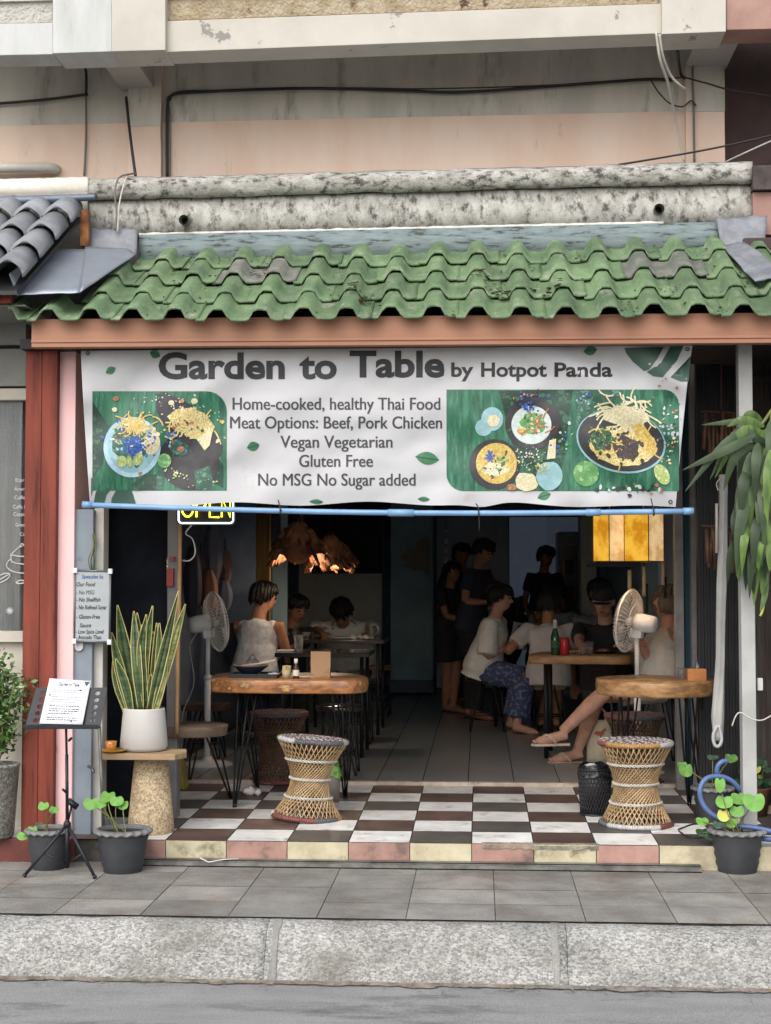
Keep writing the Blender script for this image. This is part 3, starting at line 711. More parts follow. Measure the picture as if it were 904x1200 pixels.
cable('wall_cable', [(794,57,1.2),(797,80,1.5),(800,90,YW-.03),(812,96,YW-.04)], .012, M_cable, 'short black pipe beside the right bracket', YW-.03)
cable('wall_cable', [(812,54),(812,100),(813,126),(814,190)], .009, M_cab_g, 'grey pipe down the right pier to the ledge', YW-.07)
cable('wall_cable', [(800,90,1.5),(830,98,1.4),(860,106,1.4),(940,118,1.4)], .007, M_cable, 'black wire leaving the right pier towards the dark house')
cable('wall_cable', [(763,94),(772,108),(785,121),(800,125),(810,118),(816,124)], .006, M_cable, 'thin black loop of wire hanging by the right pier', YW-.08)
cable('wall_cable', [(769,38,.9),(774,70,.95),(784,100,1.1),(790,130,1.3),(796,160,1.4),(802,190,1.45)], .010, M_cab_w, 'long cream wire falling from the beam past the right pier')
cable('wall_cable', [(773,40,.9),(777,65,.95),(786,88,1.05),(797,100,1.1),(803,104,1.15)], .010, M_cab_w, 'short cream wire curling free under the beam')
cable('wall_cable', [(725,193,1.4),(780,184,1.3),(850,171,1.2),(960,146,1.1)], .008, M_cable, 'dark wire slanting up to the right above the ledge')
cable('wall_cable', [(850,190,1.3),(880,176,1.2),(960,140,1.1)], .007, M_cab_w, 'pale wire slanting across the dark house wall')
pc = thing('wall_pipe', 'short white pipe end on the left bay wall above the ledge', 'pipe', at(30,197,YW-.08))
mb = MB(); mb.tube([at(-60,197,YW-.08), at(58,196.5,YW-.08), at(64,198,YW-.04), at(66,199,YW)], .032, 12); build('pipe', mb, mat('white_pipe', sc(206,200,188), .5, sc(190,184,172), 6), pc)

# ------------------------------------------------------------------ pots with pennywort
M_pot = mat('grey_plastic_pot', sc(66,67,70), .6, sc(54,55,58), 6, c3=sc(140,138,132), s3=7, lo3=.66, hi3=.76)
M_potrim = mat('worn_pot_rim', sc(128,127,124), .6, sc(104,103,101), 8)
M_leafg = mat('pennywort_leaf', sc(112,164,64), .5, sc(96,146,56), 8, isl=.14, sub=.0)
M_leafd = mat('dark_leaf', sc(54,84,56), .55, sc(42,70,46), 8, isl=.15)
M_leafy = mat('yellow_leaf', sc(206,200,96), .55, sc(176,180,80), 14)
M_stem = mat('leaf_stem', sc(120,124,72), .6)
def scallop_pot(root, r, h, lean=0):
    mb = MB(); prof = [(r*.70,0),(r*.72,.004)]
    for i in range(9):
        t = (i+1)/9; prof.append((r*lerp(.72,.95,t)+(.004 if i % 2 else -.002)*r/.13, h*.9*t))
    prof += [(r*.90,h*.9),(r*.88,h*.84),(.002,h*.84)]
    mb.lathe(prof, n=36, caps=True); build('pot_body', mb, M_pot, root, world=False)
    mb = MB(); wob = lambda a, rr, z: ((1+.022*math.cos(a*18)) if rr > r*.98 else 1, -.010*(.5-.5*math.cos(a*18)) if rr > r*1.0 else 0)
    mb.lathe([(r*.93,h*.86),(r*1.0,h*.9),(r*1.08,h*.915),(r*1.10,h*.95),(r*1.02,h*.985),(r*.93,h),(r*.90,h*.96),(r*.90,h*.86)], n=108, wob=wob, caps=False); build('pot_rim', mb, M_potrim, root, world=False)
    mb = MB(); mb.grid(lambda u, v: V(r*.9*v*math.cos(u*6.2832), r*.9*v*math.sin(u*6.2832), h*.87+.008*noise.noise((u*9,v*6,r))), 24, 5); build('potting_soil', mb, M_soil, root, world=False)
def round_leaf(mb, c, r, nrm, m=0, ry=None, rot=0):
    c = Vector(c); nrm = Vector(nrm).normalized(); a = nrm.cross(V(0,0,1));
    if a.length < .1: a = V(1,0,0)
    a.normalize(); b = nrm.cross(a); ry = ry or r; rings = []
    n = 22
    vs = [c-nrm*r*.12]
    for k in (.5, 1.0):
        for j in range(n):
            t = 2*math.pi*j/n+rot; notch = 1-.55*max(0, 1-abs(((j/n-.75+.5) % 1)-.5)*9)
            q = k*(notch if k > .6 else 1)*(1+.04*math.sin(3*t+r*900))
            vs.append(c+a*r*q*math.cos(t-rot)+b*ry*q*math.sin(t-rot)+nrm*r*(.06*math.sin(4*t)*k-.02))
    fs = [(0, 1+j, 1+(j+1) % n) for j in range(n)]+[(1+j, 1+n+j, 1+n+(j+1) % n, 1+(j+1) % n) for j in range(n)]
    mb.idx(vs, fs, m)
def pennywort(root, pot_c, h, Y, leaves):
    mb = MB(); sm_ = MB(); rnd = random.Random(int(pot_c.x*1000))
    for (px, py, rp, ry, m) in leaves:
        c = at(px, py, Y+rnd.uniform(-.06,.03)); r = rp/242; nr = V(rnd.uniform(-.25,.25), -.85, rnd.uniform(.35,.75))
        round_leaf(mb, c, r, nr, m, ry/242, rnd.uniform(-.4,.4))
        b = pot_c+V(rnd.uniform(-.05,.05), rnd.uniform(-.05,.05), h*.86)
        mid = b.lerp(c, .55)+V(rnd.uniform(-.012,.012), -.01, .01)
        sm_.tube(cat_([b, mid, c+V(0,.004,-.004)], 5), [.0028]*10+[.002], 5)
    build('leaves', mb, [M_leafg, M_leafy, M_leafd], root); build('stems', sm_, M_stem, root)
def potted(label, px, pyb, z, r, h, Y, leaves):
    c = onz(px, pyb, z); c.y += r*.68
    root = thing('potted_plant', label, 'potted plant', c, 0, 'grey scalloped pots of pennywort'); scallop_pot(root, r, h); pennywort(root, c, h, c.y, leaves); return root
potted('grey scalloped pot of a few small leaves behind the music stand legs', 52, 1021, 0, .108, .195, 0, [(51,944,6.5,6,0),(63.5,948.5,6.5,5,0),(38,972,6,5,0),(27,979,7,6.5,0),(46,966,4,3,2)])
potted('grey scalloped pot of round bright leaves below the terrazzo pedestal', 139, 1025, 0, .128, .205, 0, [(107,941,9.5,8,0),(118,942,7,6,0),(126,933,9.5,8.5,0),(137,938,8,7,0),(144,943,7,6.5,0)])
potted('grey scalloped pot with many round leaves at the foot of the white post', 868, 1025, 0, .128, .205, 0,
       [(844,919,6,11,0),(849,939,10,9,0),(866,935,10,9,0),(884,939,12.5,12,0),(864,950,8.5,8,0),(848,955,7,9,1),(857,963,7.5,7,0),(823,962,7.5,6.5,0),(842,966,6,5,2),(824,975,9,6,2),(833,980,7,5,2)])
potted('dark pot half hidden behind the blue hose, tall round leaves', 838, 966, zp(.2), .105, .19, .3, [(804,902,9,9.5,0),(800,897,7,7,0),(857,888,8,7.5,0),(835.5,887,7.5,4,2),(848,929,7,5,0)])
mb = MB()                                                   # dark leaves creeping at the foot of the posts
cc = onz(92, 1008, 0)
for i in range(16): round_leaf(mb, cc+V(random.uniform(-.07,.06), random.uniform(.0,.09), random.uniform(.01,.15)), random.uniform(.018,.034), (random.uniform(-.6,.6),-.8,random.uniform(.2,.9)))
o = build('leaves', mb, M_leafd, tr := thing('ground_weed', 'low dark green weed growing from the pavement between the left pots', 'weed', cc))
mb = MB()
for i in range(7): mb.tube([cc+V(random.uniform(-.03,.03),.05,0), cc+V(random.uniform(-.06,.06), random.uniform(0,.08), random.uniform(.05,.13))], .002, 4)
build('stems', mb, M_stem, tr)

# blue garden hose
M_hose = mat('blue_hose', sc(92,116,160), .4, sc(80,104,148), 5)
hp = [(851,892,.12),(843,896,.12),(841,906,.11),(843,918,.12),(846,930,.14),(850,920,.10),(866,924,.1),(880,940,.06)]
mb = MB()
mb.tube(cat_([at(x, y, Y) for x, y, Y in [(853,891.5,.16),(846,893,.15),(841,899,.15),(841,909,.16),(846,930,.22)]], 6), .0125, 10)
mb.tube(cat_([at(x, y, Y) for x, y, Y in [(868,926,.12),(860,917,.11),(849,911,.1),(836,910,.08),(826,914,.06),(820.5,926,.05),(823,940,.05),(831,951,.04),(843,959,.03),(862,967,.02),(885,970,.0),(910,976,-.02),(960,990,-.04)]], 6), .0125, 10)
mb.tube(cat_([at(x, y, Y) for x, y, Y in [(868,926,.12),(878,940,.2),(882,955,.22)]], 5), .0125, 10)
mb.tube(cat_([at(x, y, Y) for x, y, Y in [(893,983,-.0),(905,984,-.01),(960,992,-.02)]], 5), .0125, 10)
tag(build('garden_hose', mb, M_hose, loc=at(843,932,.1)), 'coiled blue garden hose beside the white post', 'hose')
mb = MB(); pts = [(795,972),(812,966),(826,967),(832,975),(822,981),(806,980),(796,974)]
mb.tube(cat_([onz(x, y, .128) for x, y in pts], 6), .004, 6); tag(build('black_wire', mb, M_cable, loc=onz(815,974,.128)), 'loop of thin black wire lying on the tiles beside a wicker stool', 'wire')
mb = MB(); mb.tube(cat_([at(x, y, .02) for x, y in [(858,851),(862,840),(868,835),(880,842),(893,844),(906,838),(950,820)]], 6), .0035, 5)
tag(build('white_wire', mb, M_cab_w, loc=at(870,838,.02)), 'thin white wire looping across the white post at stool height', 'wire')
mb = MB(); c = at(891, 802, .10); mb.box(c.x-.012, c.x+.014, .1, .13, c.z-.03, c.z+.03); tag(build('switch_box', mb, plain(sc(210,208,202),.4), loc=c, bev=.003), 'small white socket box on the side of the white post', 'switch box')

# long leaved plant hanging at the right
M_dra = mat('long_leaf', sc(112,138,66), .5, sc(74,100,48), 9, isl=.3, stretch=(3,3,.6), c3=sc(116,130,70), s3=5, lo3=.62, hi3=.74)
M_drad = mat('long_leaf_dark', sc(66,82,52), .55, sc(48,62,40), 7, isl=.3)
hpz = thing('hanging_plant', 'plant with long drooping green leaves hanging before the white post', 'plant', at(905,500,.0))
def blade(mb, pts, w, m=0, fold=.25, seg=12):
    C = cat_(pts, 6); k = len(C); rows = []
    for i, c in enumerate(C):
        t = i/(k-1); ww = w*(math.sin(math.pi*min(1, t**.75*.96+.04))**.8)+.0008
        d = (C[min(i+1,k-1)]-C[max(i-1,0)]).normalized(); s_ = d.cross(V(0,1,0)); s_ = s_.normalized() if s_.length > .05 else V(1,0,0)
        n_ = s_.cross(d)
        if n_.y > 0: n_ = -n_
        rows.append([c-s_*ww-n_*ww*fold, c-s_*ww*.5+n_*ww*fold*.2, c+n_*ww*fold*.6, c+s_*ww*.5+n_*ww*fold*.2, c+s_*ww-n_*ww*fold])
    vs = [p for r in rows for p in r]; mb.idx(vs, [(i*5+j, i*5+j+1, i*5+j+6, i*5+j+5) for i in range(k-1) for j in range(4)], m)
mb = MB()
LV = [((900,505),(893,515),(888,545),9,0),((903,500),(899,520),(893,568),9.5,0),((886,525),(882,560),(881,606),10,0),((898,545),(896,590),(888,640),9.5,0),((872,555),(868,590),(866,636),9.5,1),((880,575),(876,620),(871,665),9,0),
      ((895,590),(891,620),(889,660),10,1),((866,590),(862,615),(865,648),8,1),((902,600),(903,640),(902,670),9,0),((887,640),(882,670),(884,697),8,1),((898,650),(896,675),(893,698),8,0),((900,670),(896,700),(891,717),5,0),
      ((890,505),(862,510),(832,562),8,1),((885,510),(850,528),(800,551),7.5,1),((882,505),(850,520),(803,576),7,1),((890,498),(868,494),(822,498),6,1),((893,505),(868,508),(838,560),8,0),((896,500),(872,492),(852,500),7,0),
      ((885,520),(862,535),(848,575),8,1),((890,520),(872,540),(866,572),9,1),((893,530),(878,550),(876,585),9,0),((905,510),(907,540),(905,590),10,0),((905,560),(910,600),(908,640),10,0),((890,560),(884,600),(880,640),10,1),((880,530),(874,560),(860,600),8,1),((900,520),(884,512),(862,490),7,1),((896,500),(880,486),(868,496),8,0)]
rnd = random.Random(5)
for a, b, c, wd, m in LV:
    y0 = rnd.uniform(-.16, .02); blade(mb, [at(*a, y0+.03), at(*b, y0-.02), at(*c, y0+rnd.uniform(-.03,.03))], wd/242*.7, m, .08)
for i in range(60):
    sx = rnd.uniform(872,925); sy = rnd.uniform(492,640); ln = rnd.uniform(60,105)*(.75 if sy > 600 else 1); y0 = rnd.uniform(-.2,.08); dx = rnd.uniform(-14,8)-(8 if sx < 885 else 0)
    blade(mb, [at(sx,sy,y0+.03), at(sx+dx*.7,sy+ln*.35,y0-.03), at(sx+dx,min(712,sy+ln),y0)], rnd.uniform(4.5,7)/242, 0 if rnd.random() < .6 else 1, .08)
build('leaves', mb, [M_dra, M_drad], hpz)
mb = MB(); mb.tube(cat_([at(905,480,.0), at(901,540,.0), at(895,620,.0), at(893,690,-.02)], 6), .009, 7); mb.tube(cat_([at(905,480,.0), at(890,500,.0), at(870,512,.0)], 6), .008, 7); mb.tube([at(905,480,0), at(915,400,.0)], .006, 6)
mb.tube(cat_([at(897,700,-.03), at(894,715,-.03), at(891,722,-.03)], 4), .006, 6, 1)
build('stems', mb, [M_stem, M_leafy], hpz)
# bamboo chimes and the folded cloth hanging in the dark gap
M_bamb = mat('brown_bamboo', sc(128,92,70), .6, sc(98,70,54), 8)
for nm, lab, xs_, y0, y1, Y in (('bamboo_chime', 'upper cluster of brown bamboo sticks hanging behind the long leaves', range(826,866,5), 488, 535, .75), ('bamboo_chime', 'lower cluster of brown bamboo sticks hanging beside the white strap', (829,833,837,851,856,860,864), 622, 668, .75)):
    root = thing(nm, lab, 'wind chime', at(845, y0-10, Y), 0, 'bamboo chimes')
    for i, x in enumerate(xs_):
        dx = rnd.uniform(-2,2); mb = MB(); mb.tube([at(x+dx, y0+rnd.uniform(-6,6), Y+rnd.uniform(-.03,.03)), at(x-dx, y1+rnd.uniform(-9,6), Y+rnd.uniform(-.03,.03))], .011, 8); build('bamboo_stick', mb, M_bamb, root)
    mb = MB(); mb.tube([at(822,y0-6,Y), at(868,y0-4,Y)], .006, 6)
    if y0 < 550: mb.tube([at(845,y0-5,Y), at(846,400,Y)], .003, 5)
    else: mb.tube([at(845,y0-5,Y), at(846,500,Y)], .003, 5)
    build('cord', mb, M_bamb, root)
st = thing('folded_awning_cloth', 'long folded white cloth strap with stains hanging in the dark gap', 'cloth', at(846,560,.5))
M_strap = mat('stained_white_cloth', sc(186,184,178), .8, sc(158,156,150), 6, c3=sc(96,88,76), s3=6, lo3=.6, hi3=.68, stretch=(1,1,.35))
C = [(848,556,5),(847,600,5),(846.5,650,5.5),(845.5,690,5.5),(845,730,5),(845,770,5),(843,810,6),(841,840,7),(841,860,6),(841,868,4)]
mb = MB(); rings = []
for i, (x, y, w_) in enumerate(C):
    c = at(x, y, .5); r = w_/220
    rings.append([c+V(r*math.cos(a)*(1+.15*math.sin(3*a+i)), r*.55*math.sin(a)*(1+.3*math.sin(4*a+i*.7)), 0) for a in [2*math.pi*q/20 for q in range(20)]])
mb.rings(rings); build('cloth', mb, M_strap, st)
mb = MB(); mb.tube(cat_([at(x, y, .485) for x, y in [(841,850),(836,862),(838,873),(843,874),(846,866),(843,850)]], 6), .009, 8); build('end_loop', mb, plain(sc(190,190,188),.5), st)
mb = MB(); mb.tube(cat_([at(848,558,.5), at(840,566,.48), at(842,575,.47)], 5), .004, 6); mb.tube([at(840,590,.47), at(840,648,.47)], .0075, 8); build('cord', mb, M_cab_w, st)

# concrete planter and bush at the left edge
pl = thing('concrete_planter', 'rough grey concrete planter holding a leafy green bush, left edge', 'planter', onz(-4,981,.117)+V(0,.0,0))
c0 = offs(pl); c0.y += 0
M_terr_g = mat('pebble_concrete', sc(160,156,146), .9, sc(134,130,121), 5, bump=.7, vor=110, bdist=.006)
mb = MB(); mb.lathe([(.075,0),(.085,.01),(.108,.35),(.112,.352),(.112,.362),(.10,.365),(.095,.33),(.002,.33)], n=40); build('pot', mb, M_terr_g, pl, world=False)
mb = MB(); mb.grid(lambda u, v: V(.097*v*math.cos(u*6.2832), .097*v*math.sin(u*6.2832), .335+.008*noise.noise((u*9,v*6,2))), 20, 4); build('potting_soil', mb, M_soil, pl, world=False)
bush = thing('bush', 'small leafy bush with pale new leaves growing from the concrete planter', 'bush', c0+V(0,0,.33))
M_bleaf = mat('bush_leaf', sc(86,122,58), .45, sc(66,100,46), 9, isl=.3); M_bleaf2 = mat('bush_leaf_pale', sc(186,204,150), .5, sc(160,184,120), 9)
mb = MB(); tk = MB(); rnd = random.Random(11); cb = c0+V(-.02,.0,.33)
tips = []
for i in range(26):
    a = rnd.random()*6.28; rr = rnd.uniform(.02,.17); h = rnd.uniform(.16,.56)
    tip = cb+V(rr*math.cos(a), rr*math.sin(a)*.9, h); mid = cb.lerp(tip,.5)+V(rnd.uniform(-.03,.03), rnd.uniform(-.03,.03), .02)
    tk.tube(cat_([cb+V(rnd.uniform(-.02,.02),rnd.uniform(-.02,.02),-.01), mid, tip], 4), [.005]*8+[.002], 5); tips.append((mid, tip))
for mid, tip in tips:
    for k in range(70):
        t = rnd.random(); c = mid.lerp(tip, t)+V(rnd.gauss(0,.03), rnd.gauss(0,.03), rnd.gauss(0,.03))
        d = V(rnd.uniform(-1,1), rnd.uniform(-1,1), rnd.uniform(-.4,.9)).normalized(); s_ = d.cross(V(rnd.uniform(-1,1),rnd.uniform(-1,1),rnd.uniform(-1,1))).normalized(); l = rnd.uniform(.026,.044); n_ = d.cross(s_)
        m = 1 if (t > .75 and rnd.random() < .22) else 0
        mb.idx([c, c+d*l*.5+s_*l*.26+n_*.003, c+d*l, c+d*l*.5-s_*l*.26+n_*.003, c+d*l*.5], [(0,1,4),(1,2,4),(2,3,4),(3,0,4)], m)
build('crown', mb, [M_bleaf, M_bleaf2], bush); build('trunk', tk, M_stem, bush)
# dim plants in the gap beyond the white post
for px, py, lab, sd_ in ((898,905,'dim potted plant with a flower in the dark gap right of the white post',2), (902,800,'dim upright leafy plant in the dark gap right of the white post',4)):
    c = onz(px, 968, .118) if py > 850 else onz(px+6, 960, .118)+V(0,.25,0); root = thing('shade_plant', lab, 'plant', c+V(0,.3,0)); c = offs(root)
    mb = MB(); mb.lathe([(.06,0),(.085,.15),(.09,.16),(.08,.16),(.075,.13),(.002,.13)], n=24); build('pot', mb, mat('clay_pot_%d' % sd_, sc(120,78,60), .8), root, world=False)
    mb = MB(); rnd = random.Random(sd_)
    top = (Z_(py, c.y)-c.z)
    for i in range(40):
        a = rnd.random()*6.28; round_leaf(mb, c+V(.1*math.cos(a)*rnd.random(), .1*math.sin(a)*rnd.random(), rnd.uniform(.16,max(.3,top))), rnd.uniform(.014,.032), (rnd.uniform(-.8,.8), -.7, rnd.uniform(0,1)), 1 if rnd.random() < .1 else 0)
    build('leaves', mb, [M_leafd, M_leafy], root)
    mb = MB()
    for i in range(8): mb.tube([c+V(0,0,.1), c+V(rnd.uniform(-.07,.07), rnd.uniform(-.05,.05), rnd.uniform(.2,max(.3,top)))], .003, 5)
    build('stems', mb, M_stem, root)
p = onz(897, 984, .0)+V(0,.1,0); mb = MB(); mb.ball(p+V(.03,.02,.1), .09, 14, 9, sx=1.1, sy=.7, sz=.75)
for i, v in enumerate(mb.v): mb.v[i] = v+V(0,0,.02*noise.noise(v*14))
tag(build('garden_stone', mb, mat('pale_stone', sc(196,176,150), .9, sc(168,148,124), 8, bump=.5, bs=30), loc=p), 'pale rounded stone lying at the right edge beside the hose', 'stone')
# dirt collected in the gutter
mb = MB(); rnd = random.Random(17)
mb.grid(lambda u, v: V(lerp(-4,4,u), lerp(-1.372,-1.40-.05*max(0,noise.noise((u*50,2,3)))-.02*noise.noise((u*190,5,3)), v), -.194+.006*(1-v)), 400, 3)
for i in range(500):
    x = rnd.uniform(-2.6,2.2); y = -1.385-abs(rnd.gauss(0,.05)); a = rnd.random()*6.28; s_ = rnd.uniform(.003,.010); mb.face([V(x+s_*math.cos(a+k)*rnd.uniform(.5,1), y+s_*math.sin(a+k), -.190+.003*rnd.random()) for k in (0,1.5,3,4.5)])
tag(build('gutter_dirt', mb, mat('gutter_dust', sc(150,142,130), .95, sc(104,97,86), 20, c3=sc(160,130,96), s3=40, lo3=.58, hi3=.64, grain=.4)), 'sandy dirt and leaf scraps along the foot of the kerb', 'dirt', kind='stuff')
ALB = .82
# ------------------------------------------------------------------ banner on its blue pole
ban = thing('banner', 'wide white shop banner with two food pictures hung under the awning beam', 'banner', at(452,600,-.045))
YBN = -.045
def fold(px, py):
    u = (px-95)/717; v = (py-408)/187
    d = .009*math.sin(px*.045+py*.05)*math.exp(-((u)*3.2)**2)+.011*math.sin((px*.06-py*.09))*math.exp(-((1-u)*4)**2)*(1-v*.4)
    d = d*1.9+.012*noise.noise((px*.022+py*.02,py*.014-px*.006,7))+.012*math.sin(px*.021+1.3*math.sin(py*.02)+v*2)+.006*noise.noise((px*.012,py*.03,1))+.005*noise.noise((px*.03,py*.05,4))
    d += .007*math.sin((px+py*1.1)*.055)*math.exp(-((px-330)/90)**2)*v+.010*math.exp(-((py-425-(px-640)*.25)/9)**2)*math.exp(-((px-700)/90)**2)
    d += .008*math.sin(px*.03)*max(0, v-.75)*4
    return d
def BP(layer=0):
    return lambda x, y: at(x, y, YBN-fold(x, y)-layer*.0016)
M_vinyl = mat('white_vinyl', sc(192,191,190), .5, sc(184,183,183), 2.5, c3=sc(168,160,148), s3=4, lo3=.62, hi3=.8)
def bl(v): # left edge x at height v
    return 95+12*v**1.3
def bfn(u, v):
    xl_, xr = 95+11*v**1.2, 812-(20 if v > .0 else 0)*v**.8
    x = lerp(xl_, xr, u); yt = lerp(411, 405, u); yb = 592.5+5.5*math.exp(-((x-112)/26)**2)-2.5*math.sin((x-110)/717*math.pi)+5*math.exp(-((x-566)/22)**2)+2.2*math.sin(x*.04)+3*math.exp(-((x-740)/60)**2)
    y = lerp(yt, yb, v); p = BP()(x, y)
    return p
mb = MB(); mb.grid(lambda u, v: bfn(u, 1-v), 230, 64); build('banner_sheet', mb, M_vinyl, ban, recalc=False)
M_txt = mat('banner_grey_lettering', sc(46,46,47), .6, sc(38,38,39), 5)
M_txt2 = mat('banner_text_grey', sc(62,62,65), .6)
STP = 9
B1 = BP(1.2)
for t, x0, x1, y, sz, bo in (('Garden',186,334,443,42,.032),('to',351,395,443,42,.032),('Table',410,521,441,42,.032),('by',529,555,441,23,.026),('Hotpot',564,641,441,23,.026),('Panda',650,718,441,23,.026)):
    mb = MB(); add_text(mb, t, x0, x1, y, sz, B1, 0, bo, 0, STP); build('title_lettering', mb, M_txt, ban, recalc=False)
for t, x0, x1, y in (('Home-cooked, healthy Thai Food',273,516,480),('Meat Options: Beef, Pork Chicken',270,518,502),('Vegan Vegetarian',329,460,524.5),('Gluten Free',351,437,547),('No MSG No Sugar added',303,487,569)):
    mb = MB(); add_text(mb, t, x0, x1, y, 20.5, B1, 0, 0, 0, STP); (add_text(mb, t, x0+.3, x1+.3, y, 20.5, BP(1.5), 0, 0, 0, STP), add_text(mb, t, x0-.3, x1-.3, y, 20.5, BP(1.35), 0, 0, 0, STP)) ; build('menu_lettering', mb, M_txt2, ban, recalc=False)
# printed food pictures, leaves and corner ornaments: flat print, one thin layer over the other
GREEN = mat('print_green', sc(48,112,82), .5, sc(28,80,58), 5, stretch=(6,1,1), c3=sc(92,152,122), s3=7, lo3=.5, hi3=.75)
def fm(c, c2, c3, sc_=70, t=.54, st=None): return mat('print_food_%d' % len(bpy.data.materials), c, .5, c2, sc_, lo=.44, hi=.56, c3=c3, s3=sc_*1.6, lo3=t, hi3=t+.05, stretch=st)
PM = [GREEN, fm(sc(168,196,208), sc(150,182,198), sc(186,208,216), 14, .6), fm(sc(50,86,160), sc(36,66,132), sc(110,146,206)), fm(sc(206,178,92), sc(186,150,70), sc(226,206,140)), fm(sc(58,54,56), sc(46,43,46), sc(80,78,80), 18, .64), fm(sc(168,182,112), sc(146,164,86), sc(206,212,166), 50), fm(sc(50,92,58), sc(34,70,42), sc(110,150,96)), fm(sc(206,214,208), sc(190,202,194), sc(160,182,150), 60, .6), fm(sc(170,112,80), sc(140,86,60), sc(206,160,122)),
      fm(sc(206,186,112), sc(178,150,80), sc(228,216,164), 90, .5), fm(sc(66,48,40), sc(46,34,30), sc(112,92,78), 80), fm(sc(216,206,168), sc(196,184,142), sc(232,226,200), 90), fm(sc(56,96,78), sc(42,78,62), sc(96,140,116), 24), fm(sc(150,186,188), sc(134,172,176), sc(172,202,202), 16, .6), fm(sc(108,160,96), sc(86,138,78), sc(150,188,132), 24), fm(sc(34,66,50), sc(26,52,40), sc(60,100,76), 12), plain(sc(188,188,189))]
GR,BLU,VIO,YEL,BLK,LIM,DGR,WHT,ORG,NOO,BRN,CRM,ORN,AQU,GLM,DKG,VIN = range(17)
def rrect(x0, y0, x1, y1, rad):      # radii: tl, tr, br, bl
    out = []
    for (cx, cy, r, a0) in ((x0+rad[0],y0+rad[0],rad[0],180),(x1-rad[1],y0+rad[1],rad[1],270),(x1-rad[2],y1-rad[2],rad[2],0),(x0+rad[3],y1-rad[3],rad[3],90)):
        if r == 0: out.append((cx, cy)); continue
        for k in range(7): a = R(a0+k*15); out.append((cx+r*math.cos(a), cy+r*math.sin(a)))
    return out
rnd = random.Random(21)
def P1(mb, poly, m, ly): add_poly(mb, poly, BP(ly), m, STP)
def strands(mb, n, cx, cy, sx, sy, l, w_, m, ly):
    for i in range(n):
        x = cx+rnd.gauss(0,sx); y = cy+rnd.gauss(0,sy); a = rnd.random()*6.28; c = rnd.uniform(-.9,.9); p = []
        q = [(x, y)]
        for k in range(4): a += c*.5; q.append((q[-1][0]+l/4*math.cos(a), q[-1][1]+l/4*math.sin(a)))
        b = BP(ly+rnd.random()*.3)
        for k in range(4):
            (xa, ya), (xb, yb) = q[k], q[k+1]; d = math.hypot(xb-xa, yb-ya); nx, ny = -(yb-ya)/d*w_, (xb-xa)/d*w_
            mb.face([b(xa+nx,ya+ny), b(xb+nx,yb+ny), b(xb-nx,yb-ny), b(xa-nx,ya-ny)], m, True)
def bits(mb, n, cx, cy, sx, sy, r0, r1, ms, ly):
    for i in range(n):
        x = cx+rnd.gauss(0,sx); y = cy+rnd.gauss(0,sy); r = rnd.uniform(r0,r1)*.72
        b = BP(ly+rnd.random()*.4); mb.face([b(q, w_) for q, w_ in ellp(x, y, r, r*rnd.uniform(.45,.9), 7, rnd.random()*3, .25, i)], rnd.choice(ms), True)
mb = MB()
P1(mb, rrect(108.5,458.5,266,575,(0,24,0,0)), GR, 1)
P1(mb, [(180,459),(196,459),(262,545),(262,572),(240,560)], DKG, 1.5); P1(mb, [(108.5,470),(128,500),(120,545),(108.5,560)], DKG, 1.5)
P1(mb, ellp(222,540,36,34,26,.6), BLK, 2); P1(mb, ellp(222,500,50,21,26,.75), BLK, 2.1)
P1(mb, ellp(155,524,33.5,35.5,36,.1), BLU, 3); P1(mb, ellp(155,524,28,30,36,.1), PM and AQU, 3.3)
P1(mb, ellp(153,520,22,20,26,.3,.08), ORN, 3.6); P1(mb, ellp(158,500,15,7,20,.1,.12), NOO, 3.8); P1(mb, ellp(178,520,9,13,18,.1,.12), CRM, 3.7); P1(mb, ellp(156,523,11.5,10.5,22,0,.07), VIO, 4.5)
bits(mb, 60, 152,514,13,12,2,5,[DGR,GR,ORG,VIO,CRM], 4); strands(mb, 46, 156,498,8,4,14,.7,YEL,4.3); bits(mb, 60, 156,522,5.5,5,1.5,3.5,[VIO], 5); bits(mb, 8, 156,522,2,2,1,2,[DGR,WHT], 5.6)
P1(mb, ellp(143,541,6,7,16), LIM, 5); P1(mb, ellp(162,538,5.5,8,16,.4), LIM, 5); P1(mb, ellp(152,541,3,7,16,-.1), LIM, 5.2); P1(mb, ellp(193,540,8,8.5,20), GLM, 5)
bits(mb, 24, 174,520,5,9,1.5,3.5,[CRM,WHT,VIO], 5)
for q in ((136,467,3.4),(134.5,480,3.2),(201,472,3.6),(213,470,3),(228,470,4),(185,455+54,3),(212,526,4)): P1(mb, ellp(q[0],q[1],q[2],q[2]*.85,12), ORG if rnd.random() < .7 else CRM, 5)
P1(mb, [(196,488),(206,480),(222,478),(240,484),(252,500),(246,516),(226,514),(208,504)], NOO, 3.9)
strands(mb, 46, 222,500,14,8,18,.8,NOO,4.4); bits(mb, 40, 224,498,15,8,2,5,[NOO,YEL,CRM], 4); bits(mb, 12, 216,500,12,8,2,4,[ORG,DGR,VIO], 5)
P1(mb, [(231,515),(250,502),(246,522),(240,528)], CRM, 5); P1(mb, ellp(210,525,11,9,16,.5,.15), ORN, 4.1); bits(mb, 26, 205,520,12,10,1,3,[ORN,AQU,ORG,VIO,WHT], 5.2)
P1(mb, [(155,567),(170,556),(186,556),(182,574),(158,575)], DKG, 2.6); P1(mb, [(186,540),(193,552),(190,574),(183,574)], ORN, 2.7); P1(mb, [(228,552),(246,546),(252,574),(230,574)], ORN, 2.8)
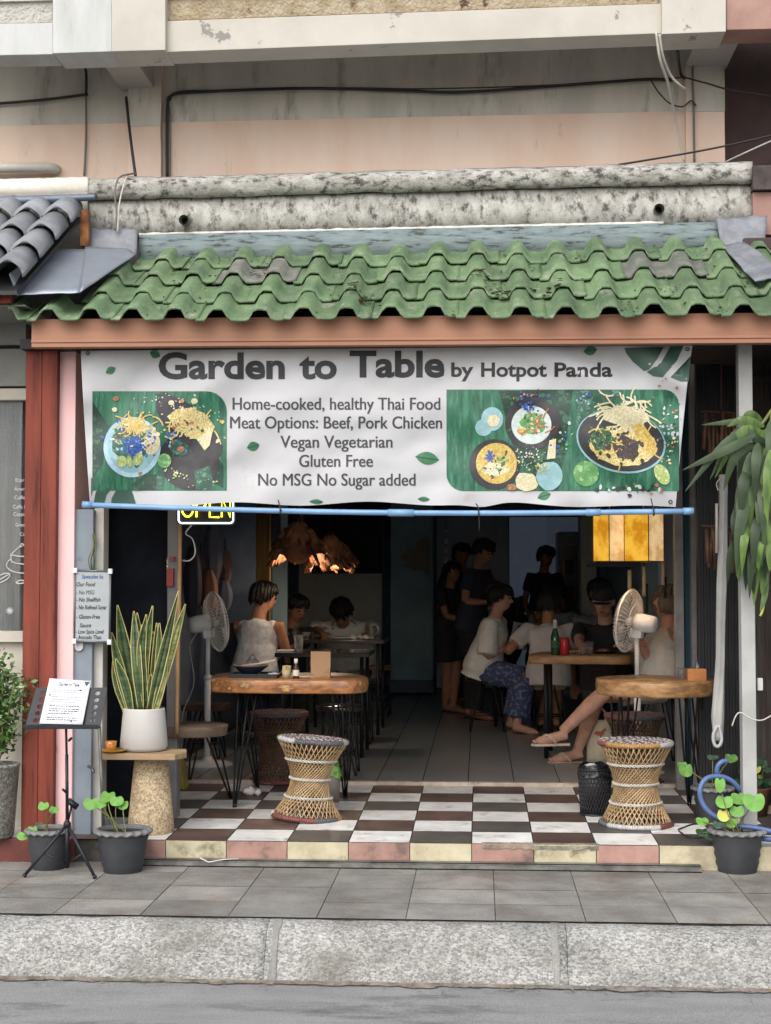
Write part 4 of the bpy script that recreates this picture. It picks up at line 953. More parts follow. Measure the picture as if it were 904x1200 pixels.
bits(mb, 14, 205,553,6,4,1,2.6,[CRM,LIM], 5); bits(mb, 30, 190,472,14,6,.8,2,[WHT,CRM,AQU], 5); bits(mb, 30, 240,480,10,8,.7,1.6,[AQU,CRM,DGR], 5); bits(mb, 10, 230,563,14,6,.8,2.4,[LIM,WHT], 5)
build('left_food_picture', mb, PM, ban, recalc=False)
mb = MB()
P1(mb, rrect(523.5,456.5,796,575.5,(0,18,0,20)), GR, 1)
P1(mb, [(585,458),(600,520),(640,575),(655,575),(672,456.5)], DKG, 1.5); P1(mb, [(676,520),(672,575),(700,575),(694,540)], GR, 1.8)
P1(mb, ellp(567,501,10,10,18), AQU, 2); P1(mb, ellp(577,491,13,14,20), AQU, 2.1); P1(mb, ellp(578.5,493,7.5,7,18), CRM, 3)
P1(mb, ellp(624,496,32,31,36), BLK, 3); P1(mb, ellp(623,498,23.5,22.5,32), WHT, 4); P1(mb, ellp(580,544,30,29.5,36), BLK, 3.2); P1(mb, ellp(582,543,24,24,32), YEL, 4)
P1(mb, ellp(624,497,14,12,22,.4,.18), GLM, 4.4); P1(mb, ellp(612,505,6,5,14,.4,.15), YEL, 4.5)
bits(mb, 34, 623,498,8,7,1.5,4,[DGR,GLM,GLM,CRM,YEL], 5); bits(mb, 24, 620,478,4,3,1.5,3,[VIO], 5.5); strands(mb, 12, 628,498,7,5,14,.7,ORG,5.4)
bits(mb, 20, 573,535,3.4,2.8,1.5,3,[VIO], 5.5); bits(mb, 16, 588,537,3.5,3,1.5,3.5,[DGR,GLM], 5.5); P1(mb, ellp(580,550,13,8,20,.1,.15), CRM, 4.4)
bits(mb, 22, 580,550,9,5,1.5,4,[CRM,WHT,DGR,GLM], 5)
bits(mb, 60, 618,535,9,9,.8,2,[WHT,CRM], 5); bits(mb, 10, 634,535,4,5,3,6,[DGR,ORN], 4.6); P1(mb, [(641,538),(644,516),(652,514),(651,537)], CRM, 5)
P1(mb, ellp(644,558,15,17,20,0,.06), AQU, 4); P1(mb, ellp(617,565,13,11,16,.2,.15), CRM, 4.2); bits(mb, 16, 632,549,6,4,1,3,[NOO,LIM], 5); bits(mb, 20, 657,512,7,8,1.5,4,[VIO,BRN,WHT,GLM], 5)
bits(mb, 16, 622,463,9,3,2,4,[ORG,VIO,BRN], 4.6); P1(mb, ellp(600,571,6,4,12), ORG, 4.8)
P1(mb, [(676,457),(730,457),(700,500),(676,510)], ORN, 2); P1(mb, ellp(728,517,53,37,40,.22), AQU, 3); P1(mb, ellp(728,516,51,35.5,40,.22), BLK, 3.6); P1(mb, ellp(731,522,39,24,36,.1,.04), NOO, 4.4)
P1(mb, ellp(706,516,13,13,20,.3,.15), DGR, 4.6); P1(mb, ellp(733,524,14,14,20,.3,.15), BRN, 4.9); P1(mb, ellp(733,488,26,11,24,.1,.15), CRM, 4.5)
strands(mb, 54, 733,483,13,8,20,.9,CRM,5); strands(mb, 24, 725,520,20,12,16,.8,YEL,4.8); bits(mb, 50, 706,516,8,8,1.5,4,[DGR,DKG,DGR], 5.4); bits(mb, 46, 733,526,8,8,2.5,6,[BRN,BLK,BRN], 5.6); P1(mb, [(741,500),(752,494),(770,520),(764,535),(752,524)], YEL, 5.2)
P1(mb, ellp(687,555,15,15,22), GLM, 4); P1(mb, ellp(776,556,8,13,18,-.5), LIM, 4.4); bits(mb, 60, 785,500,8,26,1,3.4,[DKG,AQU,ORG,WHT,GR], 4.2); bits(mb, 24, 745,572,22,3,2,5,[WHT,BLK,DKG,ORG], 4.4); bits(mb, 16, 684,467,5,4,1,3,[VIO,AQU,CRM], 5); bits(mb, 14, 785,532,4,10,1.5,4,[BRN,CRM,DGR], 5)
build('right_food_picture', mb, PM, ban, recalc=False)
mb = MB()                                                    # little printed leaves and corner ornaments
def pleaf(x, y, l, w_, a):
    n = 9; c, s_ = math.cos(a), math.sin(a); up = []; dn = []
    for i in range(n+1):
        t = i/n; h = w_*math.sin(math.pi*t)**.8; X = (t-.5)*l; up.append((x+X*c-h*s_, y+X*s_+h*c)); dn.append((x+X*c+h*s_, y+X*s_-h*c))
    P1(mb, up+dn[::-1][1:-1], 0, 1.2); P1(mb, [(x-.5*l*c, y-.5*l*s_-.5), (x+.45*l*c, y+.45*l*s_-.5), (x+.45*l*c, y+.45*l*s_+.5), (x-.5*l*c, y-.5*l*s_+.5)], 1, 2)
for q in ((130,434,13,4.5,-.5),(182,415,13,5,.4),(297,523,15,5.5,-.25),(501,537,28,7.5,.15),(497,585,14,3,.05),(638,581,16,5,-.3),(692,411,16,5.5,-.2),(371,588,16,3,.05)): pleaf(*q)
P1(mb, [(732,408),(778,406.5),(771,420),(761,433),(755,435),(742,424),(734,414)], 2, 1.1); P1(mb, [(786,406),(801,405.5),(794,422),(777,442),(766,441),(758,436),(775,425)], 2, 1.1)
P1(mb, [(810,417),(807,447),(798,447),(786,442),(800,436),(806,427)], 2, 1.1)
P1(mb, [(107,560),(114,560),(107,582)], 2, 1.1); P1(mb, [(118,566),(130,574),(125,580),(121,595),(109,596),(112,578)], 2, 1.1); P1(mb, [(136,575),(154,573),(160,592),(130,595),(131,584)], 2, 1.1); 
build('printed_leaves', mb, [mat('print_leaf', sc(64,124,84), .5, sc(48,104,68), 12), plain(sc(30,84,54)), mat('print_ornament', sc(70,98,84), .5, sc(52,80,66), 3)], ban, recalc=False)
for x, y in ((786,588),(806,409),(103,414)):
    mb = MB(); c = BP(2)(x, y); mb.tube([c+V(.008*math.cos(a),0,.008*math.sin(a)) for a in [k*math.pi/8 for k in range(16)]], .0025, 6, 0, True)
    build('eyelet', mb, plain(sc(90,88,84),.3,1), ban)
pole = thing('blue_pole', 'pale blue plastic pipe that weighs down the lower edge of the banner', 'pipe', at(452,598,-.05))
M_bpvc = mat('blue_pvc', sc(132,170,206), .4, sc(116,154,192), 5)
mb = MB(); pe0, pe1 = at(97,591,-.05), at(812,600,-.05); PP = [at(x, 591.5+6.6*math.sin((x-97)/715*math.pi)*.85+ (x-97)/715*7.5, -.05) for x in range(97, 813, 55)]
mb.tube(PP, .0135, 14); build('pipe', mb, M_bpvc, pole)
for xa, xb in ((97,108),(455,485),(687,704),(801,813)):
    f = lambda x: 591.5+6.6*math.sin((x-97)/715*math.pi)*.85+(x-97)/715*7.5
    mb = MB(); mb.tube([at(xa,f(xa),-.05), at(xb,f(xb),-.05)], .0175, 14); build('coupling', mb, M_bpvc, pole)
mb = MB()
for x, y0, y1 in ((561,590,622),(766,584,604),(329,585,598)):
    mb.tube(cat_([at(x-3,y0,-.055), at(x,597,-.075), at(x+1,y1,-.06)], 5), .003, 5); mb.tube([at(x,600,-.05)+V(0,.018*math.cos(a),.018*math.sin(a)) for a in [k*math.pi/6 for k in range(12)]], .0028, 5, 0, True)
build('tie_wire', mb, M_cable, pole)

# neon OPEN sign hung behind the banner
neon = thing('open_sign', 'lit neon OPEN sign with white outline hanging behind the banner', 'neon sign', at(241,614,.35))
M_ny = mat('neon_yellow', (.9,.85,.1), .4, emit=(1.0,.85,.06), es=1.6); M_nw = mat('neon_white', (.9,.95,1), .4, emit=(.75,.92,1.0), es=1.2)
YN = .35
mb = MB(); mb.prism([at(x, y, YN+.02) for x, y in rrect(207,576,276,615,(4,4,4,4))], (0,.02,0)); build('sign_board', mb, plain((.01,.01,.012),.4), neon)
mb = MB(); mb.tube([at(x, y, YN) for x, y in rrect(209.5,578,273.5,613,(4,4,4,4))], .0042, 8, 0, True); build('neon_outline', mb, M_nw, neon)
mb = MB(); nt_ = lambda pts: mb.tube([at(x, y, YN-.005) for x, y in pts], .0046, 8)
nt_(ellp(220,594,7,11.5,24)+[(227,594)]); nt_([(230.5,606),(230.5,583),(237,583),(241,586),(241,592),(237,595),(231,595)]); nt_([(256,583),(246,583),(246,606),(257,606)]); nt_([(246,594.5),(255,594.5)]); nt_([(260,606),(260,583),(270,606),(270,583)])
build('neon_letters', mb, M_ny, neon)
mb = MB(); mb.tube(cat_([at(225,615,YN+.03), at(218,625,YN+.05), at(226,632,YN+.1), at(229,648,YN+.12), at(222,657,YN+.1), at(210,656,.56)], 6), .004, 6); build('power_cord', mb, M_cab_w, neon)

# bamboo pole in the doorway
mb = MB(); mb.tube(cat_([at(211.5,590,.5), at(210.5,690,.5), at(209,748,.5), at(207,860,.5)], 6), .011, 10)
tag(build('bamboo_pole', mb, mat('pale_bamboo', sc(188,150,104), .5, sc(160,122,80), 4, stretch=(4,4,1)), loc=at(208,860,.5)), 'slim pale bamboo pole leaning in the doorway beside the neon sign', 'bamboo pole')

# whiteboard with handwriting
YWB = .085
wb = thing('whiteboard', 'small hanging whiteboard with handwritten diet notes on the grey panel', 'notice board', at(109,752,YWB))
mb = MB(); q = [(88.5,668.5),(129.5,669.5),(128.5,752.5),(87.2,751.5)]; mb.prism([at(x, y, YWB) for x, y in q], (0,.014,0)); build('board', mb, mat('whiteboard_face', sc(172,176,176), .3, sc(160,164,166), 3), wb)
mb = MB()
for (a, b) in zip(q, q[1:]+q[:1]): mb.tube([at(*a, YWB), at(*b, YWB)], .0055, 6)
build('frame', mb, plain(sc(120,122,122),.4,.5), wb)
mb = MB()
for x, y in q: c = at(x, y, YWB-.003); mb.obox(Matrix.Translation(c), .011, .009, .013)
build('corner_cap', mb, plain(sc(226,226,224),.4), wb, bev=.003)
mb = MB(); f = lambda x, y: at(x, y, YWB-.0015)
add_text(mb, 'Sawasdee ka', 96, 121, 678, 7, f, 1, .012, .25); HW = [plain(sc(40,40,44)), plain(sc(70,96,150))]; build('handwriting', mb, HW, wb, recalc=False)
for t, x0, x1, y in (('Our Food',90,112,687),('- No MSG',89.5,111,696.5),('- No Shellfish',89.5,118,705),('- No Refined Sugar',89.5,125.5,714),('- Gluten-Free',89.5,117.5,725),('Sauce',93.5,107,735),('- Low Spice Level',89,122,742.5),('- Avocado Thais',89,119,749)):
    mb = MB(); add_text(mb, t, x0, x1, y, 6.8, f, 0, .012, .22); build('handwriting', mb, HW, wb, recalc=False)
mb = MB()
for k in range(3): mb.tube(cat_([at(107+k,669,YWB), at(104+3*k,655,YWB-.01), at(110+k*1.5,640,YWB), at(108+k,622,.13), at(109,600,.13)], 5), .003, 5, k % 2)
build('cord', mb, [plain(sc(96,120,70)), plain(sc(84,60,44))], wb)
mb = MB(); c = at(92.5,757,.11); mb.prism([at(x, y, .105) for x, y in rrect(87.5,745,97.5,763,(0,0,5,5))], (0,.012,0)); tag(build('door_latch', mb, plain(sc(206,206,204),.4), loc=c, bev=.002), 'small white rounded latch on the grey panel below the whiteboard', 'latch')

# music stand with the menu
ms = thing('music_stand', 'black folding music stand on a tripod before the red brown post', 'music stand', onz(75,1018,0))
M_bmet = mat('black_metal', sc(44,46,50), .45, sc(34,36,40), 8, metal=.3)
YS = -.33
D = [at(30,851,YS-.05), at(118,851,YS-.05), at(126,806,YS+.06), at(43,806,YS+.06)]
mb = MB(); uu = (D[1]-D[0]); vv = (D[3]-D[0]); nn = uu.cross(vv).normalized()
def dk(u, v): return D[0].lerp(D[1], u).lerp(D[3].lerp(D[2], u), v)
# desk plate with holes down both sides, built as strips around square-cut openings
def holes(mb, u0, u1, rows):
    for i in range(rows):
        v0, v1 = .06+i*(.88/rows), .06+(i+1)*(.88/rows); n = 16
        ring = []; cu, cv = (u0+u1)/2, (v0+v1)/2; ru, rv = (u1-u0)*.26, (v1-v0)*.32
        outer = [(u1,cv),(u1,v1),(cu,v1),(u0,v1),(u0,cv),(u0,v0),(cu,v0),(u1,v0)]
        vs = []; 
        for k in range(n):
            a = 2*math.pi*k/n; vs.append(dk(cu+ru*math.cos(a), cv+rv*math.sin(a)))
        ov = []
        for k in range(n):
            a = 2*math.pi*k/n; s_ = max(abs(math.cos(a)), abs(math.sin(a))); ov.append(dk(cu+(u1-u0)/2*math.cos(a)/s_, cv+(v1-v0)/2*math.sin(a)/s_))
        mb.idx(vs+ov, [(k, (k+1) % n, n+(k+1) % n, n+k) for k in range(n)], 0, False)
holes(mb, .05, .19, 5); holes(mb, .81, .95, 5)
P4 = lambda u0, u1, v0, v1: mb.face([dk(u0,v0), dk(u1,v0), dk(u1,v1), dk(u0,v1)])
P4(0,.05,0,1); P4(.95,1,0,1); P4(.19,.81,0,1)
for (a, b) in ((.05,.19),(.81,.95)): P4(a,b,0,.06); P4(a,b,.94,1)
build('desk', mb, M_bmet, ms, solid=.004)
mb = MB(); mb.prism([dk(0,0), dk(1,0), dk(1,0)-nn*0+V(0,-.035,-.004), dk(0,0)+V(0,-.035,-.004)], (0,0,-.006)); mb.prism([dk(0,0)+V(0,-.035,-.004), dk(1,0)+V(0,-.035,-.004), dk(1,0)+V(0,-.035,.01), dk(0,0)+V(0,-.035,.01)], (0,-.003,0)); build('ledge', mb, M_bmet, ms)
cpole = at(79,845,YS+.0); ft = at(79,1012,YS)
mb = MB(); mb.tube([at(77.5,846,YS), at(78.5,890,YS)], .006, 8); mb.tube([at(78.5,884,YS), at(79,967,YS)], .008, 8); mb.tube([at(79,960,YS), at(79,1017,YS)], .010, 8); mb.ball(at(79,966,YS), .019, 10, 8); build('pole', mb, M_bmet, ms)
for (x, y) in ((81,868),(77,928)): 
    mb = MB(); mb.tube([at(x,y,YS-.01), at(x+ (3 if x > 79 else -3),y-3,YS-.03)], .006, 8); build('knob', mb, M_bmet, ms)
hub = at(79,966,YS); hub2 = at(79,1012,YS)
for fx in (onz(28,1027,.006), onz(112,1029,.006), onz(80,1010,.006)):
    mb = MB(); mb.tube([hub, fx], .0075, 8); mid = hub.lerp(fx,.55); mb.tube([hub2, mid], .005, 6); mb.tube([fx.lerp(hub,.04), fx], .010, 8); build('leg', mb, M_bmet, ms)
sheet_ = thing('menu_sheet', 'printed white menu sheet lying on the black music stand', 'menu', dk(.5,.1))
def mk(px, py):          # menu surface in its own photo area, slightly in front of the desk
    u0 = (px-46)/(107-46); v0 = (849-py)/(849-795)
    a = at(46.5,848,YS-.068); b = at(97,849,YS-.068); c = at(107,798,YS+.068); d = at(58.5,795,YS+.068)
    return a.lerp(b, u0).lerp(d.lerp(c, u0), v0)
mb = MB(); mb.grid(lambda u, v: mk(46+u*61, 849-v*54)+V(0,-.003*math.sin(u*3),0), 8, 8); build('paper', mb, mat('menu_paper', sc(232,232,236), .5, sc(226,226,231), 5), sheet_, solid=.002)
mb = MB(); mk2 = lambda x, y: mk(x, y)+V(0,-.0055,.001)
add_text(mb, 'Garden to Table', 62, 92, 803, 6, mk2, 0, .01)
rnd = random.Random(4)
for i, y in enumerate([808.5,811,817,820,823,828,831.5,834,837,842,844.5]):
    x = 55; xe = 98-6*(i in (1,4,8)); 
    while x < xe:
        l = rnd.uniform(1.5,5); mb.face([mk2(x,y), mk2(min(xe,x+l),y), mk2(min(xe,x+l),y-1.0), mk2(x,y-1.0)], 1 if i < 5 else 0); x += l+.8
for p_ in ([(98,796.5),(106,796.5),(101.5,802)],[(50,815),(53,813.5),(53,816)],[(92,807.5),(96,806),(96,808.5)],[(88,845.5),(91,844.5),(91,847)]): mb.face([mk2(x, y) for x, y in p_], 0)
build('print', mb, [plain(sc(70,72,80)), plain(sc(160,160,168))], sheet_, recalc=False)
# small black scoop leaning at the foot of the grey panel
p = at(84,944,-.02); mb = MB(); mb.tube([at(80,938,-.03), at(91,946,-.03)], .016, 10); mb.tube([at(84,945,-.03), at(80,962,-.03)], .006, 8)
tag(build('hand_brush', mb, M_bmet, loc=p), 'small black brush head behind the music stand tripod', 'brush')
# metal rod leaning at the cream strip
mb = MB(); mb.tube([at(116.5,852,-.02), at(122,975,-.03)], .009, 8); tag(build('metal_rod', mb, M_alu, loc=at(122,975,-.03)), 'grey metal rod leaning beside the cream strip and terrazzo pedestal', 'rod')
mb = MB(); mb.tube(cat_([at(104,898,.1), at(108,900,.05), at(110,905,.03)], 4), .008, 8); tag(build('door_handle_hook', mb, M_alu, loc=at(107,900,.1)), 'small steel hook on the edge of the grey panel near pot height', 'hook')

# terrazzo pedestal table
M_terr = mat('sandy_terrazzo', sc(206,182,146), .75, sc(178,156,122), 10, vor=120, bump=.25, bdist=.003, c3=sc(222,206,176), s3=60, lo3=.6, hi3=.66)
pc_ = onz(171,980,.116); pc_.y += .115
tp = thing('pedestal_table', 'sandy terrazzo pedestal with a weathered board top at the left of the step', 'side table', pc_)
hT = Z_(886, pc_.y, 171)-pc_.z
mb = MB(); mb.lathe([(.112,0),(.117,.008),(.117,.03),(.084,hT)], n=44); build('pedestal', mb, M_terr, tp, world=False)
M_board = mat('weathered_board', sc(186,158,122), .75, sc(156,128,96), 3, stretch=(1,6,6), c3=sc(110,88,64), s3=4, lo3=.64, hi3=.74)
zt = Z_(886, pc_.y, 171); YB0 = pc_.y-.17
c_ = [at(118.5,886,YB0), at(205,886,YB0), at(219,873,YB0+.10), at(219,868,YB0+.24), at(150,866,YB0+.3), at(125,869,YB0+.26)]
mb = MB(); mb.prism([V(p.x, p.y, zt) for p in c_], (0,0,.03)); build('board_top', mb, M_board, tp, bev=.004)
zb = zt+.03
# white planter with snake plant
c = at(169,850,pc_.y-.01); c.z = zb
wp = thing('planter', 'smooth white tapered planter with the snake plant, on the pedestal table', 'planter', c)
mb = MB(); hP = (878-827)/238
mb.lathe([(.095,0),(.112,.006),(.120,.022),(.1185,.034),(.1195,.037),(.116,.08),(.105,hP-.006),(.103,hP),(.097,hP),(.097,hP-.03),(.002,hP-.03)], n=56); build('pot', mb, mat('white_ceramic', sc(204,200,192), .45, sc(196,191,183), 4), wp, world=False)
mb = MB(); mb.lathe([(.096,hP-.035),(.096,hP-.028),(.002,hP-.024)], n=28); build('potting_soil', mb, M_soil, wp, world=False)
sp_ = thing('snake_plant', 'tall snake plant with yellow edged leaves in the white planter', 'plant', c+V(0,0,hP-.03))
M_sg = mat('snake_leaf', sc(86,104,66), .45, sc(58,78,50), 30, stretch=(.25,.25,1.3), lo=.44, hi=.56); M_sy = mat('snake_leaf_margin', sc(206,196,128), .45, sc(188,176,104), 12); M_sp = mat('snake_leaf_pale', sc(176,178,116), .45, sc(120,134,78), 22, stretch=(.3,.3,1.2), lo=.46, hi=.58)
rnd = random.Random(8)
SL = [((158,832),(149,780),(138,709),10,0),((165,832),(160,775),(157,716),7,0),((172,832),(168,780),(161,718),6,1),((168,830),(170,770),(179,710),6,1),((176,832),(190,775),(210,692),7,0),((179,833),(196,775),(218,708),9,2),
      ((152,833),(142,790),(131,741),7,1),((150,834),(140,800),(135,760),8,0),((156,835),(150,790),(139,746),6,2),((163,836),(157,800),(158,766),8,2),((172,835),(177,790),(180,740),10,0),((176,836),(182,790),(184,730),6,0),
      ((181,836),(190,800),(196,770),6,2),((168,835),(172,800),(181,762),6,0),((160,830),(163,780),(167,732),6,2),((174,830),(176,770),(174,726),5,1),((154,836),(146,800),(136,772),6,0),((183,836),(188,808),(193,782),5,0),((165,836),(167,810),(170,776),6,2),((178,830),(186,782),(187,730),6,0),((148,836),(141,806),(133,755),6,0),((170,836),(176,812),(177,790),5,1),((158,836),(161,812),(160,790),7,2),((171,828),(166,765),(172,720),6,0)]
for a, b, d, wd, kind in SL:
    y0 = c.y+rnd.uniform(-.055,.06); P = cat_([at(*a, y0), at(*b, y0+rnd.uniform(-.02,.02)), at(*d, y0+rnd.uniform(-.04,.04))], 9); k = len(P); w0 = wd/238*.92; tw = rnd.uniform(-.5,.5); rows = []
    for i, p in enumerate(P):
        t = i/(k-1); ww = w0*(.62+.38*math.sin(math.pi*min(1,t*1.15+.1)))*(1-t**5)+.0006 if t < 1 else .0006
        ww = w0*min(1,.6+t*1.2)*(1 if t < .55 else max(.03, 1-((t-.55)/.45)**1.7))
        th = tw+.4*t; s_ = V(math.cos(th), math.sin(th), 0); n_ = V(math.sin(th), -math.cos(th), 0)
        if n_.y > 0: n_ = -n_
        rows.append([p-s_*ww, p-s_*ww*.84-n_*.003, p-n_*.006, p+s_*ww*.84-n_*.003, p+s_*ww])
    mbl = MB(); vs = [p for r in rows for p in r]
    for j in range(4): mbl.idx(vs, [(i*5+j, i*5+j+1, i*5+j+6, i*5+j+5) for i in range(k-1)], 1 if j in (0,3) else 0)
    o = build('leaf', mbl, [M_sp if kind == 2 else M_sg, M_sy], sp_, recalc=False); md = o.modifiers.new('thick', 'SOLIDIFY'); md.thickness = .003
# cup and saucer
c2 = at(133,878,pc_.y-.12); c2.z = zb
M_yel = mat('yellow_ceramic', sc(206,164,66), .4, sc(190,146,52), 10)
sa = thing('saucer', 'small yellow saucer under the cup on the pedestal table', 'saucer', c2); mb = MB(); mb.lathe([(.03,0),(.035,.003),(.064,.012),(.066,.016),(.03,.007),(.002,.006)], n=32); build('dish', mb, M_yel, sa, world=False)
cu = thing('tea_cup', 'small glass cup of orange tea on the yellow saucer', 'cup', c2+V(-.012,0,.007)); mb = MB(); mb.lathe([(.021,0),(.023,.003),(.029,.05),(.027,.05),(.0255,.046),(.002,.045)], n=26); build('cup', mb, mat('orange_tea', sc(206,132,30), .15, sc(190,112,22), 10, coat=.5), cu, world=False)

# ------------------------------------------------------------------ wicker stools
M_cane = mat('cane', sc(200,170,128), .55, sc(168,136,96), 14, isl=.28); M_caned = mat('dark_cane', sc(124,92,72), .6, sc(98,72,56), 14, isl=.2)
M_band = mat('white_cord', sc(204,200,190), .7, sc(184,180,170), 30)
RC = [mat('rim_grey_plait', sc(112,110,114), .6, sc(84,82,88), 60), mat('rim_straw_plait', sc(190,148,92), .6, sc(160,120,70), 60), mat('rim_red_plait', sc(142,84,78), .6, sc(116,66,62), 60), mat('rim_white_plait', sc(206,202,196), .6, sc(176,172,168), 60), mat('rim_green_plait', sc(116,136,76), .6)]
def stool(name, label, loc, rz, h, rt, rw, rb, group, dark=False, tilt=(0,0), rimc=(0,0,3,3,2,2,0,1), topc=(2,1,1,4,3,0,0,3)):
    root = thing(name, label, 'stool', loc, rz, group); root.rotation_euler = (tilt[0], tilt[1], rz)
    n = 40; hz0, hz1 = .022, h-.03; zw = .46
    def rad(t): return math.sqrt(rw**2+((rt-.012)**2-rw**2)*((t-zw)/(1-zw))**2) if t > zw else math.sqrt(rw**2+((rb-.012)**2-rw**2)*((zw-t)/zw)**2)
    mb = MB()
    for s_ in (1, -1):
        for i in range(n):
            a0 = 2*math.pi*i/n; pts = []
            for k in range(13):
                t = k/12; tot = 2.0; ph = math.atan2((t-zw)*1.9, .52)-math.atan2(-zw*1.9, .52)
                r = rad(t)+(.0035 if s_ > 0 else -.001); a = a0+s_*ph*tot*.52
                pts.append(V(r*math.cos(a), r*math.sin(a), lerp(hz0,hz1,t)))
            mb.tube(pts, .0034, 5)
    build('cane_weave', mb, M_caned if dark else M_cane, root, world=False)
    for t in (.25,.5,.76):
        mb = MB(); r = rad(t)+.007; m_ = 120
        for q in (0, 1): mb.tube([V((r+.004*math.sin(k*math.pi/3+q*math.pi))*math.cos(2*math.pi*k/m_), (r+.004*math.sin(k*math.pi/3+q*math.pi))*math.sin(2*math.pi*k/m_), lerp(hz0,hz1,t)+.005*math.cos(k*math.pi/3+q*math.pi)) for k in range(m_)], .0042, 5, 0, True)
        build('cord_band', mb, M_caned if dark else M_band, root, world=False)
    def rim(nm, z, R_, cols):
        mb = MB(); N_ = 96; 
        for k in range(N_):
            a = 2*math.pi*k/N_; c = V(R_*math.cos(a), R_*math.sin(a), z); rr = V(math.cos(a), math.sin(a), 0); tt = V(-math.sin(a), math.cos(a), .25).normalized()
            mb.tube([c-tt*.0062, c+tt*.0062], [.0135, .0135], 8, cols[int(k/N_*len(cols)) % len(cols)])
        build(nm, mb, RC, root, world=False)
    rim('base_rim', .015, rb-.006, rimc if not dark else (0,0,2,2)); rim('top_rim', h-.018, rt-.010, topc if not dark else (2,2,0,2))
    mb = MB(); NR_ = 11
    for q in range(NR_):
        r = (rt-.016)*(q+.5)/NR_; dr = (rt-.016)/NR_*.5; nb = max(6, int(r*2*math.pi/.016))
        for k in range(nb):
            a = 2*math.pi*(k+.5*(q % 2))/nb; da = math.pi/nb*.9
            ring = [V((r+dr*math.cos(b)*.95)*math.cos(a+da*math.sin(b)), (r+dr*math.cos(b)*.95)*math.sin(a+da*math.sin(b)), h-.014) for b in [x*math.pi/3 for x in range(6)]]
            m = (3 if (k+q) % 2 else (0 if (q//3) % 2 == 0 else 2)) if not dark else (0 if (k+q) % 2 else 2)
            top = [V(p.x*.995+0, p.y*.995, h-.004+.002*math.sin(k*1.7+q)) for p in ring]; mb.idx(ring+top, [(j,(j+1) % 6, 6+(j+1) % 6, 6+j) for j in range(6)]+[tuple(range(6,12))], m, False)
    mb.lathe([(rt-.02,h-.018),(rt-.02,h-.013),(.002,h-.013)], n=24, m=0); build('woven_seat', mb, RC, root, world=False)
    return root
def stool_at(px, pyb, z): p = onz(px, pyb, z); return p
p = onz(355,966,.122); p.y += .18
stool('wicker_stool', 'pale cane wicker stool tilted to one side before the live-edge table', p, .4, .435, .190, .098, .188, 'wicker stools', tilt=(0,R(4.5)))
p = onz(750,974,.119); p.y += .18
stool('wicker_stool', 'pale cane wicker stool standing upright beside the black waste basket', p, 2.2, .445, .195, .108, .188, 'wicker stools', rimc=(0,0,3,3,2,0,0,2), topc=(3,2,1,1,3,3,0,0))
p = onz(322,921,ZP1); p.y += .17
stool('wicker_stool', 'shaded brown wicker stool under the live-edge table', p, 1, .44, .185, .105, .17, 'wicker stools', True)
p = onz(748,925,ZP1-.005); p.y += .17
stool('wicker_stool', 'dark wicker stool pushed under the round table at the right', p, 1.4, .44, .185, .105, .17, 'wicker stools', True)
ALB = 1.0
# ------------------------------------------------------------------ tables and stools
M_slabw = mat('live_edge_wood', sc(176,120,72), .35, sc(112,70,44), 5, stretch=(1.2,5,3), lo=.42, hi=.58, c3=sc(206,160,104), s3=5, lo3=.56, hi3=.66, coat=.25)
M_slabd = mat('dark_polished_wood', sc(92,66,50), .3, sc(64,46,36), 4, stretch=(1,5,5), coat=.4)
M_round = mat('round_slab_wood', sc(176,134,90), .4, sc(128,92,58), 6, stretch=(2,2,6), c3=sc(96,68,46), s3=7, lo3=.6, hi3=.68, coat=.25)
M_dtop = mat('dark_table_top', sc(52,48,46), .15, sc(42,39,38), 5, coat=.5)
M_iron = mat('black_iron', sc(34,34,36), .5, metal=.3)
def hairpin(root, top, foot, spread=.05, r=.0055, three=True):
    mb = MB(); t = Vector(top); f = Vector(foot); s_ = (f-t).cross(V(0,1,0)).normalized()*spread; q = V(0,1,0)*spread
    mb.tube(cat_([t+s_, f.lerp(t,.04)+s_*.16, f, f.lerp(t,.04)-s_*.16, t-s_], 5), r, 7)
    if three: mb.tube([t+q, f.lerp(t,.03)], r, 7)
    build('leg', mb, M_iron, root)
def slab(root, outline, z0, z1, m, wob=.006, sd=1):
    """live edge slab: outline in world xy, swept between z0 and z1 with an uneven waist"""
    rnd = random.Random(sd); P = cat_([V(x, y, 0) for x, y in outline+outline[:1]], 5)[:-1]; c = sum(P, V(0,0,0))/len(P); mb = MB(); rings = []
    for t, k in ((0,.985),(.15,.998),(.5,1.004),(.85,1.0),(1,.992)):
        rings.append([V(c.x+(p.x-c.x)*k+wob*noise.noise((p.x*9,p.y*9,t*2)), c.y+(p.y-c.y)*k+wob*noise.noise((p.x*9,p.y*9,5+t*2)), lerp(z0,z1,t)) for p in P])
    mb.rings(rings); return build('table_top', mb, m, root)
YA = .72
t1 = thing('live_edge_table', 'live-edge wooden slab table on hairpin legs holding the menu card and sauce', 'table', onz(338,930,zp(1.0)))
zt1 = Z_(797, YA, 340); zb1 = Z_(813, YA, 340)
p = lambda px, Y, py=800: (X_(px, Y, py), Y)
slab(t1, [p(247,.80),p(275,.74),p(330,.72),p(385,.72),p(411,.73),p(430,.86),p(428,1.1),p(405,1.36),p(340,1.38),p(265,1.36),p(250,1.1)], zb1, zt1, M_slabw)
for a, f in (((290,.85),(275,946)),((400,.85),(405,936)),((285,1.28),(302,924)),((405,1.28),(408,918))):
    hairpin(t1, at(a[0], 813, a[1])*1, onz(f[0], f[1], zp(a[1])+.003))
t2 = thing('round_table', 'thick round slab table on hairpin legs at the right of the step', 'table', onz(768,925,zp(1.0)))
YC = 1.0; cx2 = X_(768, YC, 800); zt2 = Z_(800, .68, 768)-.0; r2 = .325
